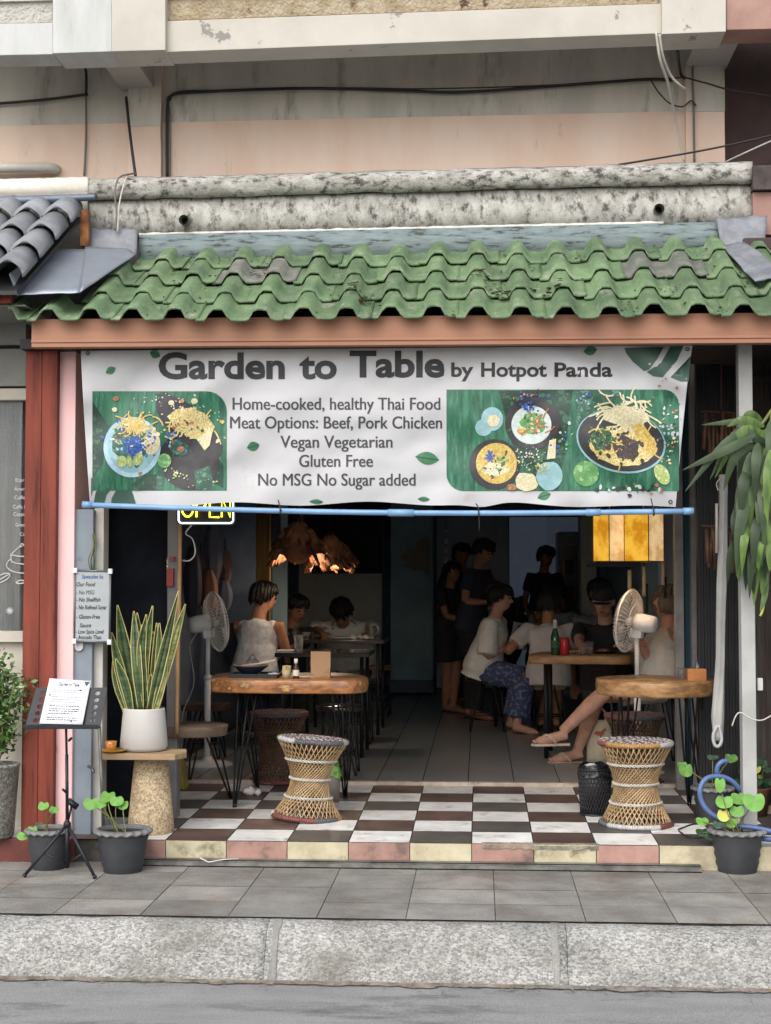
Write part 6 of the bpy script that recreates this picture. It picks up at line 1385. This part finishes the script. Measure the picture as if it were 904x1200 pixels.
for i, (px, y0, y1) in enumerate(((738,668,716),(755,664,722),(777,656,705))):
    root = thing('hanging_tube', ('pale hanging tube with a dark tip, left of the three below the lanterns','pale hanging tube with a dark tip, middle of the three below the lanterns','pale hanging tube, right of the three below the lanterns')[i], 'wind chime', at(px, y0, 2.6), 0, 'pale tubes below the lanterns'); mb = MB(); mb.tube([at(px,y0,2.6), at(px,y0+(y1-y0)*.6,2.6)], .013, 10); build('tube', mb, plain(sc(196,186,160)), root)
    mb = MB(); mb.tube([at(px+3,y0+20,2.62), at(px+3,y1-4,2.62)], .008, 8); mb.tube([at(px,y0,2.6), at(px,560,2.6)], .002, 4); build('rod', mb, M_cable, root)
ip = thing('indoor_plant', 'dark leafy plant standing by the blue grey back doors', 'plant', V(X_(604,8.6,800), 8.6, ZI)); cpl = offs(ip); mb = MB(); mb.lathe([(.12,0),(.16,.3),(.15,.3),(.002,.26)], n=24); build('pot', mb, M_blkc, ip, world=False)
mb = MB(); rnd = random.Random(12)
for i in range(60):
    a = rnd.random()*6.28; z = rnd.uniform(.3,1.15); r = rnd.uniform(.08,.26); b = cpl+V(0,0,z*.8); blade(mb, [b, b+V(r*.6*math.cos(a),r*.6*math.sin(a),.16), b+V(r*math.cos(a),r*math.sin(a),.08+rnd.uniform(-.05,.12))], .022, 0)
build('leaves', mb, M_leafd, ip); mb = MB(); mb.tube([cpl+V(0,0,.2), cpl+V(.02,0,1.0)], .012, 7); build('stems', mb, M_stem, ip)

# ------------------------------------------------------------------ clutter at the back of the room
sh = thing('wall_shelf_unit', 'dark wall shelf with jars on the left wall beyond the folded umbrellas', 'shelf', at(312,742,4.9))
bx('shelf_board', 318, 742, 336, 745, 4.7, .2, M_slabd, sh); bx('shelf_board', 318, 716, 336, 719, 4.7, .2, M_slabd, sh)
fr = thing('glass_fridge', 'tall dim drinks fridge at the back right beyond the diners', 'fridge', V(X_(668,8.7,800), 8.7, ZI)); x0, x1 = X_(655,8.7,800), X_(681,8.7,800)
mb = MB(); mb.box(x0, x1, 8.72, 9.25, ZI+.05, ZI+1.75); build('cabinet', mb, plain(sc(120,126,134),.4), fr, bev=.01); mb = MB(); mb.box(x0+.03, x1-.03, 8.70, 8.715, ZI+.35, ZI+1.6); build('door', mb, plain(sc(60,70,84),.1), fr)
for r_ in range(4):
    for k in range(4):
        q = V(lerp(x0+.07,x1-.07,k/3), 8.685, ZI+.42+r_*.29); mb = MB(); mb.box(q.x-.028,q.x+.028,8.69,8.699,q.z,q.z+.16); build('bottle_row', mb, plain((sc(150,160,150),sc(120,70,60),sc(90,130,110),sc(170,150,90))[(r_+k) % 4]), fr)
# ------------------------------------------------------------------ people
def remeshed(mb, vox, smooth=4, dis=0):
    me = bpy.data.meshes.new('tmp'); me.from_pydata([tuple(v) for v in mb.v], [], mb.f)
    bm = bmesh.new(); bm.from_mesh(me); bmesh.ops.recalc_face_normals(bm, faces=bm.faces); bm.to_mesh(me); bm.free()
    o = bpy.data.objects.new('tmp', me); COL.objects.link(o)
    r = o.modifiers.new('r', 'REMESH'); r.mode = 'VOXEL'; r.voxel_size = vox
    if smooth: s_ = o.modifiers.new('s', 'SMOOTH'); s_.factor = .5; s_.iterations = smooth
    dg = bpy.context.evaluated_depsgraph_get(); out = bpy.data.meshes.new_from_object(o.evaluated_get(dg))
    bpy.data.objects.remove(o); bpy.data.meshes.remove(me)
    out.polygons.foreach_set('use_smooth', [True]*len(out.polygons))
    return out
def put(name, me, m, root):
    me.materials.clear(); me.materials.append(m); off = offs(root); me.transform(Matrix.Translation(-off)); me.name = name
    return link(bpy.data.objects.new(name, me), root)
SKIN = [mat('skin_tan', sc(176,128,100), .55, sc(160,112,86), 12, sub=.1), mat('skin_light', sc(206,160,136), .55, sc(190,142,118), 12, sub=.1)]
HAIRM = {'black': mat('black_hair', sc(30,27,26), .45, sc(20,18,18), 30, bump=.5, bs=80), 'brown': mat('brown_hair', sc(62,46,38), .45, sc(44,33,28), 30, bump=.5, bs=80), 'grey': mat('ash_hair', sc(140,126,110), .5, sc(98,86,76), 30, stretch=(1,1,.2), bump=.5, bs=60)}
M_eye = plain(sc(30,24,22), .2); M_lip = mat('lips', sc(150,86,78), .5)
def cloth(name, c, c2=None, **k): return mat(name, c, .85, c2, k.pop('scale', 7), bump=.5, bs=18, bdist=.02, **k)
def ik(a, b, l1, l2, pole):
    d = b-a; L_ = min(d.length, (l1+l2)*.995); d = d.normalized(); b = a+d*L_
    x = (l1*l1-l2*l2+L_*L_)/(2*L_); h = math.sqrt(max(0, l1*l1-x*x)); pole = pole-d*pole.dot(d)
    if pole.length < 1e-4: pole = d.orthogonal()
    return a+d*x+pole.normalized()*h, b
def person(label, hip, H, face, lean=5, side=0, hands=(None,None), feet=(None,None), head=(0,0), skin=0, hair='black', style='short', shirt=None, sleeve=.5, bottom=None, btype='trousers', legs=True, vox=.010, broad=1.0, shoes=None, elbow=None, hem=-.16, loose=1.0, ts=.86):
    hip = Vector(hip); f = V(math.sin(R(face)), -math.cos(R(face)), 0); r = V(f.y, -f.x, 0); up = V(0,0,1)
    u = (up*math.cos(R(lean))+f*math.sin(R(lean))+r*math.sin(R(side))).normalized(); fb = r.cross(u).normalized()*-1
    fb = (f-u*f.dot(u)).normalized(); root = thing('person', label, 'person', V(hip.x, hip.y, ZI)); h = H
    tl = .295*h*ts; neck = hip+u*tl; sw = .108*h*broad
    T = lambda t, lat, dep, add=0, ff=0: (hip+u*(tl*t)+fb*ff*h, r*(lat*h*broad+add), fb*(dep*h+add))
    def ring(c, a, b, n=18): return [c+a*math.cos(2*math.pi*k/n)+b*math.sin(2*math.pi*k/n) for k in range(n)]
    B = MB(); curve = .012
    TS = [(-.22,.075,.06,0),(-.08,.096,.07,0),(.1,.094,.066,0),(.32,.080,.058,0),(.55,.086,.064,.004),(.75,.094,.064,.004),(.88,.088,.054,-.004),(.97,.052,.042,-.006)]
    B.rings([ring(*T(t,a,b,0,q)) for t, a, b, q in TS])
    hy, hp = head; hf = (f*math.cos(R(hy))+r*math.sin(R(hy))); hr = V(hf.y,-hf.x,0); hu = (up*math.cos(R(hp))+hf*math.sin(R(hp))).normalized(); hu = (hu*.8+u*.2).normalized(); hff = (hf-hu*hf.dot(hu)).normalized(); hr = hff.cross(hu)
    nb = neck-fb*.006*h; hc = nb+u*.035*h+hu*.075*h+hff*.012*h
    B.tube([nb-u*.05*h, nb+u*.015*h, hc-hu*.03*h-hff*.008*h], [.040*h,.033*h,.032*h], 14)
    # head: skull, jaw, nose, brow, ears
    B.ell(hc+hu*.012*h-hff*.004*h, [hr*.045*h, hff*.056*h, hu*.056*h], 20, 14); B.ell(hc-hu*.024*h+hff*.014*h, [hr*.036*h, hff*.036*h, hu*.042*h], 16, 12)
    B.tube([hc+hu*.008*h+hff*.050*h, hc-hu*.016*h+hff*.062*h], [.005*h,.0095*h], 8); B.ell(hc-hu*.036*h+hff*.047*h, [hr*.014*h, hff*.006*h, hu*.0075*h], 10, 6)
    for s_ in (1,-1): B.ell(hc-hu*.004*h-hff*.004*h+hr*s_*.046*h, [hr*.006*h, hff*.012*h, hu*.018*h], 10, 8)
    # arms
    ua, fa = .165*h, .150*h; arms = []
    for i, s_ in enumerate((1,-1)):
        sh = hip+u*tl*.90+r*s_*sw; tgt = hands[i]
        if tgt is None: tgt = sh-up*.30*h+f*.04*h+r*s_*.02*h
        tgt = Vector(tgt); pole = (elbow[i] if elbow else (-up*.7-f*.5+r*s_*.6))
        el, wr = ik(sh, tgt, ua, fa, pole); arms.append((sh, el, wr)); d = (wr-el).normalized()
        B.tube([hip+u*tl*.86+r*s_*sw*.55, sh, sh.lerp(el,.5), el], [.03*h,.031*h,.026*h,.021*h], 12); B.tube([el, el.lerp(wr,.3), wr], [.0205*h,.0215*h,.0145*h], 12)
        # hand: palm, four fingers of different lengths, thumb from the side
        side_ = d.cross(V(0,0,1)); side_ = side_.normalized() if side_.length > .1 else r; nrm = side_.cross(d).normalized()
        if nrm.z > 0: nrm = -nrm
        B.ell(wr+d*.028*h, [side_*.022*h, nrm*.010*h, d*.034*h], 12, 8)
        for k, (o_, l) in enumerate(((-.016,.036),(-.0055,.042),(.005,.039),(.0155,.030))):
            p0 = wr+d*.050*h+side_*o_*h; p1 = p0+d*l*.5*h+nrm*.006*h; p2 = p1+d*l*.42*h+nrm*.014*h; B.tube([p0-d*.01*h, p0, p1, p2], [.0056*h,.0055*h,.005*h,.0042*h], 8)
        sd_ = -s_ if True else s_; p0 = wr+d*.014*h+side_*.018*h*sd_; p1 = p0+d*.02*h+side_*.016*h*sd_+nrm*.004*h; B.tube([p0, p1, p1+d*.02*h+nrm*.008*h], [.0075*h,.0065*h,.005*h], 8)
    # legs
    th, sh_ = .245*h, .240*h; L_ = []
    if legs:
        for i, s_ in enumerate((1,-1)):
            hj = hip-u*tl*.10+r*s_*.052*h; ft = feet[i]
            ft = Vector(ft) if ft is not None else V(hj.x, hj.y, ZI)+r*s_*.01*h
            an = ft+up*.045*h; kn, an = ik(hj, an, th, sh_, f*1.0+up*.35); L_.append((hj, kn, an))
            B.tube([hj, hj.lerp(kn,.35), kn], [.052*h,.050*h,.033*h], 14); B.tube([kn, kn.lerp(an,.35), an], [.032*h,.034*h,.020*h], 14)
            toe = (V(kn.x-hj.x, kn.y-hj.y, 0)); toe = toe.normalized() if toe.length > .12*h else f
            B.tube([an-toe*.02*h+V(0,0,-.012*h), an+toe*.03*h-up*.022*h, an+toe*.085*h-up*.034*h, an+toe*.105*h-up*.036*h], [.020*h,.021*h,.019*h,.012*h], 10)
            for q in (-.012,.012): B.ball(an+toe*.112*h-up*.037*h+toe.cross(up)*q*h, .009*h, 8, 6)
            L_[i] = (hj, kn, an, toe)
    put('body', remeshed(B, vox), SKIN[skin], root)
    for s_ in (1,-1):
        mb = MB(); c = hc+hu*.004*h+hff*.0485*h+hr*s_*.019*h; mb.ell(c, [hr*.0085*h, hff*.005*h, hu*.0042*h], 10, 6); build('eye', mb, M_eye, root)
    mb = MB(); mb.ell(hc-hu*.034*h+hff*.0515*h, [hr*.0145*h, hff*.004*h, hu*.0048*h], 12, 6); build('mouth', mb, M_lip, root)
    for s_ in (1,-1): mb = MB(); mb.tube([hc+hu*.018*h+hff*.050*h+hr*s_*.010*h, hc+hu*.021*h+hff*.050*h+hr*s_*.02*h, hc+hu*.018*h+hff*.045*h+hr*s_*.029*h], .0024*h, 6); build('eyebrow', mb, HAIRM[hair], root)
    # hair
    Hm = MB(); hc2 = hc+hu*.014*h
    def cap(scale, back=.010, low=-.15):
        n, k = 28, 16; rings = []
        for i in range(k):
            th_ = math.pi*(.02+.70*i/(k-1)); ring_ = []
            for j in range(n):
                a = 2*math.pi*j/n; fr = math.cos(a)                    # a = 0 is the face side
                lim = 1.05 if fr > .35 else (1.05+(2.25-1.05)*min(1,(.35-fr)/.75)); t2 = min(th_, lim); rr = 1+.03*noise.noise((math.cos(a)*3+h, math.sin(a)*3, i*.4))
                ring_.append(hc2+(hu*math.cos(t2)*.062*h*scale+(hff*fr*.061*h+hr*math.sin(a)*.050*h)*math.sin(t2)*scale)*rr-hff*back*h*(1 if fr < .3 else .3))
            rings.append(ring_)
        Hm.rings(rings)
    cap(1.04 if style != 'curly' else 1.12)
    if style == 'bun':
        Hm.ball(hc+hu*.062*h-hff*.035*h, .028*h, 14, 10); 
    if style == 'bob':
        for a in [x*math.pi/9 for x in range(-7, 8)]:
            a += math.pi; d = hff*math.cos(a)+hr*math.sin(a); Hm.tube([hc2+d*.050*h+hu*.02*h, hc2+d*.058*h-hu*.02*h, hc2+d*.054*h-hu*.060*h-hff*.006*h], [.016*h,.018*h,.011*h], 8)
    if style in ('tail', 'long'):
        Hm.tube(cat_([hc-hff*.045*h+hu*.02*h, hc-hff*.070*h-hu*.01*h, hc-hff*.060*h-hu*.07*h, hc-hff*.055*h-hu*(.11 if style == 'tail' else .15)*h], 5), [.018*h]+[.022*h]*9+[.02*h]*5+[.006*h], 10)
    if style == 'curly':
        rr = random.Random(3)
        for i in range(70):
            a, z = rr.random()*6.28, rr.uniform(-.2,1); d = (hff*math.cos(a)+hr*math.sin(a))*math.sqrt(1-z*z*.9)+hu*z
            if d.dot(hff) > .55 and z < .45: continue
            Hm.ball(hc2+d*.062*h, rr.uniform(.010,.016)*h, 8, 6)
    if style == 'cap':
        Hm = MB(); cap(1.03)
        mb = MB(); mb.rings([ring(hc+hu*z*h-hff*.004*h, hr*.054*h*q, hff*.064*h*q) for z, q in ((.018,1.0),(.035,1.0),(.055,.86),(.07,.5),(.074,.1))]); mb.rings([[hc+hu*(.022-.008*abs(x)/.04)*h+hff*(.055+y)*h+hr*x*h for x, y in ((-.04,0),(-.034,.028),(-.015,.046),(.015,.046),(.034,.028),(.04,0))], [hc+hu*(.017-.008*abs(x)/.04)*h+hff*(.055+y)*h+hr*x*h for x, y in ((-.04,0),(-.034,.028),(-.015,.046),(.015,.046),(.034,.028),(.04,0))]]); build('cap', mb, cloth('cap_cloth', sc(46,46,50)), root)
    if style != 'cap':                              # loose locks over the cap of hair
        rl = random.Random(int(h*1000)); pole_ = hc2+hu*.060*h-hff*.018*h
        for i in range(110):
            a = rl.random()*6.2832; fr = math.cos(a); d = (hff*fr*1.2+hr*math.sin(a)); low = (.012 if fr > .45 else (-.01 if fr > .1 else -.052 if fr < -.4 else -.03))+rl.uniform(-.012,.012)
            q = [pole_+d*.008*h*rl.random()]
            for t in (.35,.7,1): 
                z = lerp(.062,low,t**1.3); rad_ = math.sqrt(max(.05,1-(max(z,0)/.066)**2)) if z > 0 else 1-.12*min(1,-z/.06); q.append(hc2+hu*z*h+d*(.0515*rad_+rl.uniform(0,.004))*h-hff*.006*h+(hff.cross(hu)*rl.uniform(-.01,.01)*h)*t)
            Hm.tube(cat_(q, 3), [.004*h]*3+[.0062*h]*3+[.006*h]*3+[.0015*h], 6)
    build('hair', Hm, HAIRM[hair], root)
    # clothes
    if shirt:
        C = MB(); a_ = .010*loose
        C.rings([ring(*T(t, a*1.02+ (.010*loose if t < .4 else 0), b*1.05+(.008*loose if t < .4 else 0), a_, q)) for t, a, b, q in [(hem,.096,.072,0)]+[x for x in TS if x[0] > hem+.03]])
        C.rings([ring(nb-u*.04*h, r*.05*h, fb*.045*h), ring(nb+u*.006*h, r*.037*h, fb*.038*h)])
        for i, s_ in enumerate((1,-1)):
            sh, el, wr = arms[i]
            if sleeve > 0:
                C.tube([hip+u*tl*.84+r*s_*sw*.5, sh+up*.003, sh.lerp(el, min(1,sleeve*.6)), sh.lerp(el, min(1,sleeve))], [.037*h,.036*h+a_*.6,.031*h+a_*loose,.030*h+a_*loose], 14)
                if sleeve > 1: e2 = el.lerp(wr, sleeve-1); C.tube([sh.lerp(el,.8), el, e2], [.028*h+a_, .026*h+a_, .022*h+a_*1.1], 14)
            else: C.tube([hip+u*tl*.84+r*s_*sw*.5, sh-r*s_*.012*h+up*.004], [.037*h,.030*h], 14)
        me = remeshed(C, vox*1.1, 3)
        for v in me.vertices: v.co += v.normal*(.004*noise.noise(v.co*14)+.003*noise.noise(v.co*V(30,30,12).length/30*22))
        put('shirt', me, shirt, root)
    if bottom and legs:
        C = MB(); a_ = .008
        C.rings([ring(*T(t, a, b, a_+.002, q)) for t, a, b, q in TS if t < .2])
        for i, s_ in enumerate((1,-1)):
            hj, kn, an, toe = L_[i]
            if btype == 'skirt':
                C.tube([hj, hj.lerp(kn,.5), kn.lerp(hj,.03)], [.062*h,.066*h,.060*h], 16); C.tube([kn, kn.lerp(an,.5), kn.lerp(an,.86)], [.056*h,.060*h,.062*h], 16)
                if i == 1: k0, a0 = L_[0][1], L_[0][2]; C.tube([k0.lerp(kn,.5)+(hj-kn)*.15, k0.lerp(kn,.5).lerp(a0.lerp(an,.5),.84)], [.055*h,.066*h], 16)
            elif btype == 'shorts': C.tube([hj, hj.lerp(kn,.3), hj.lerp(kn,.62)], [.060*h,.062*h,.060*h], 16)
            elif btype == 'dress': C.tube([hj, hj.lerp(kn,.4), hj.lerp(kn,.8)], [.062*h,.066*h,.07*h], 16)
            else: C.tube([hj, hj.lerp(kn,.4), kn], [.060*h,.058*h,.044*h], 16); C.tube([kn, kn.lerp(an,.4), an+up*.01], [.043*h,.042*h,.033*h], 16)
        put({'skirt':'skirt','shorts':'shorts','dress':'skirt'}.get(btype,'trousers'), remeshed(C, vox*1.1, 3), bottom, root)
    if shoes is not None and legs:
        for i in (0,1):
            hj, kn, an, toe = L_[i]; sd_ = toe.cross(up); c = an+toe*.042*h-up*.054*h; mb = MB()
            sole = [c+toe*x*h+sd_*y*h for x, y in ((-.075,.0),(-.068,.018),(-.02,.02),(.04,.026),(.075,.02),(.085,0),(.075,-.02),(.04,-.026),(-.02,-.02),(-.068,-.018))]; mb.prism(sole, up*.009*h)
            if shoes[1] == 'flip':
                for q in (1,-1): mb.tube([c+toe*.05*h+up*.03*h, c+toe*.02*h+sd_*.014*h*q+up*.044*h, c-toe*.012*h+sd_*.026*h*q+up*.010*h], .0042*h, 6)
            build('flip_flop' if shoes[1] == 'flip' else 'shoe', mb, shoes[0], root)
    return dict(root=root, hc=hc, arms=arms, legs=L_, neck=nb, hff=hff, hu=hu, hr=hr)
def W(px, py, Y): return at(px, py, Y)
def F(px, Y): q = at(px, 800, Y); return V(q.x, Y, ZI)
W_shirt = cloth('white_shirt', sc(226,224,216), sc(212,210,202)); W_lace = cloth('white_sleeveless', sc(212,216,218), sc(190,194,198), scale=30); D_navy = cloth('navy_tee', sc(52,56,70)); D_black = cloth('black_cloth', sc(48,46,48)); W_pink = cloth('pale_tee', sc(214,206,202), sc(200,192,188)); B_pale = cloth('pale_blue_shirt', sc(160,172,178)); 
B_skirt = cloth('blue_print_skirt', sc(66,76,112), sc(120,126,150), scale=34, lo=.52, hi=.58); G_loose = cloth('loose_white_shirt', sc(206,204,198), sc(190,188,182)); K_beige = cloth('khaki_cloth', sc(150,136,112)); 
# woman in sleeveless white, seen from behind
person('person in a sleeveless white top seen from behind at the left tables', W(298,792,3.6), 1.62, 158, 10, 0, (W(333,765,3.9), W(322,768,4.0)), (F(318,4.1), F(296,4.1)), (25,14), 0, 'black', 'short', W_lace, 0, D_navy, 'trousers', True, .010, .98, hem=-.2, loose=1.5)
person('person in dark clothes half hidden beyond the woman in the sleeveless white top', W(336,790,5.2), 1.6, 40, 14, 0, (W(342,758,4.9), W(335,760,4.9)), (F(345,4.8), F(335,4.8)), (0,22), 0, 'black', 'short', D_black, .5, D_black, 'trousers', False, .014)
# man bent over his plate
person('person in a white shirt bending low over a plate on the long dark table', W(406,766,6.15), 1.72, 0, 52, 0, (W(384,745,4.95), W(432,745,4.95)), (F(392,5.5), F(420,5.5)), (0,50), 0, 'black', 'short', W_shirt, 1.15, D_black, 'trousers', False, .011, 1.38, elbow=(V(-1,.3,.4),V(1,.3,.4)))
# standing staff
def st(px, Y, H): q = at(px, 800, Y); return V(q.x, Y, ZI+H*.555)
person('standing person in a dark dress with folded hands, leftmost of the standing group', st(527,6.6,1.42), 1.42, 50, 3, 0, (W(549,728,6.35), W(545,731,6.3)), (F(522,6.65), F(531,6.6)), (0,6), 0, 'black', 'tail', D_black, .6, D_black, 'dress', True, .011, shoes=(D_black,'shoe'), hem=-.3)
person('standing person in a dark navy T-shirt looking down at the seated woman in white', st(553,5.9,1.58), 1.58, 62, 9, 0, (W(577,706,5.6), W(579,712,5.55)), (F(550,6.0), F(558,5.9)), (10,26), 0, 'black', 'short', D_navy, .62, D_black, 'trousers', True, .010, shoes=(D_black,'shoe'), hem=-.2, ts=.97)
person('person mostly hidden behind the two standing in dark clothes', st(541,7.3,1.56), 1.56, 20, 0, 0, (None,None), (F(538,7.3), F(546,7.3)), (0,5), 0, 'black', 'short', D_black, .6, D_black, 'trousers', True, .016, ts=.97)
# seated woman, white shirt and blue skirt
wm = person('seated person in a boxy white shirt and long blue patterned skirt with hair up', W(566,780,5.0), 1.58, 76, 17, 0, (W(597,758,4.9), W(600,752,5.25)), (F(606,4.75), F(598,5.05)), (0,4), 1, 'black', 'bun', W_shirt, .95, B_skirt, 'skirt', True, .009, 1.0, shoes=(D_black,'shoe'), hem=-.26, loose=2.0)
# child reading the menu
person('child with curly dark hair facing out behind the open menu', W(634,775,6.3), 1.28, -20, 8, 0, (W(612,744,5.9), W(640,744,5.95)), (None,None), (0,18), 0, 'black', 'curly', D_black, .7, D_black, 'trousers', False, .011)
mn = thing('open_menu', 'open printed menu with round food pictures held before the child', 'menu', W(618,742,5.75)); mb = MB(); q_ = [W(599,746,5.8), W(624,752,5.7), W(634,735,5.85), W(602,728,5.95)]; mb.prism(q_, (0,.004,0)); build('card', mb, plain(sc(196,200,212)), mn)
mb = MB(); mm = lambda x, y: W(x, y, lerp(5.93,5.72,(y-728)/22)-.012)
for c_, rr in (((611,736),4.6),((605,744),3.4)): add_poly(mb, ellp(c_[0], c_[1], rr, rr*.9, 18), mm)
build('food_print', mb, plain(sc(70,70,80)), mn, recalc=False)
person('person in a pale blue shirt leaning in behind the child with the menu', W(652,768,6.9), 1.66, -8, 18, 0, (W(632,742,6.6), W(682,748,6.2)), (None,None), (0,24), 0, 'black', 'short', B_pale, .7, D_black, 'trousers', False, .013)
person('seated person in a pale T-shirt seen from behind reaching out to the left', W(643,790,4.8), 1.56, 176, 6, 0, (W(672,752,4.3+.9), W(602,747,4.95)), (F(652,5.2), F(634,5.2)), (4,12), 0, 'black', 'short', W_pink, .62, K_beige, 'shorts', True, .010, 1.0, hem=-.24, loose=1.5)
person('dark standing person at the back near the blue grey doors', st(636,8.4,1.56), 1.56, 30, 6, 0, (None,None), (F(634,8.4), F(644,8.4)), (0,15), 0, 'black', 'short', D_black, .6, D_black, 'trousers', True, .018, ts=.97)
person('seated person in a dark cap and dark shirt facing out behind the green bottle', W(712,796,4.3), 1.70, -14, 12, 0, (W(684,757,3.75), W(722,768,3.8)), (None,None), (0,16), 1, 'black', 'cap', D_black, .7, D_black, 'trousers', False, .010, 1.1)
person('person in a dark top mostly hidden behind the one in the dark cap', W(704,782,5.3), 1.72, -10, 5, 0, (None,None), (None,None), (0,10), 0, 'black', 'short', cloth('grey_top', sc(120,124,126)), .6, D_black, 'trousers', False, .015)
# woman at the right with crossed bare legs
M_flip = plain(sc(216,196,180), .6)
person('seated person with an ash bob in a loose white shirt, bare crossed legs and flip-flops', W(775,799,2.85), 1.66, -78, -7, 0, (W(752,756,2.7), W(738,757,3.1)), (W(677,880,2.9)-V(0,0,.072), W(659,858,2.62)-V(0,0,.072)), (-4,-8), 1, 'grey', 'bob', G_loose, 1.0, cloth('pale_shorts', sc(170,158,140)), 'shorts', True, .0075, 1.0, shoes=(M_flip,'flip'), hem=-.26, loose=2.2, ts=.72)
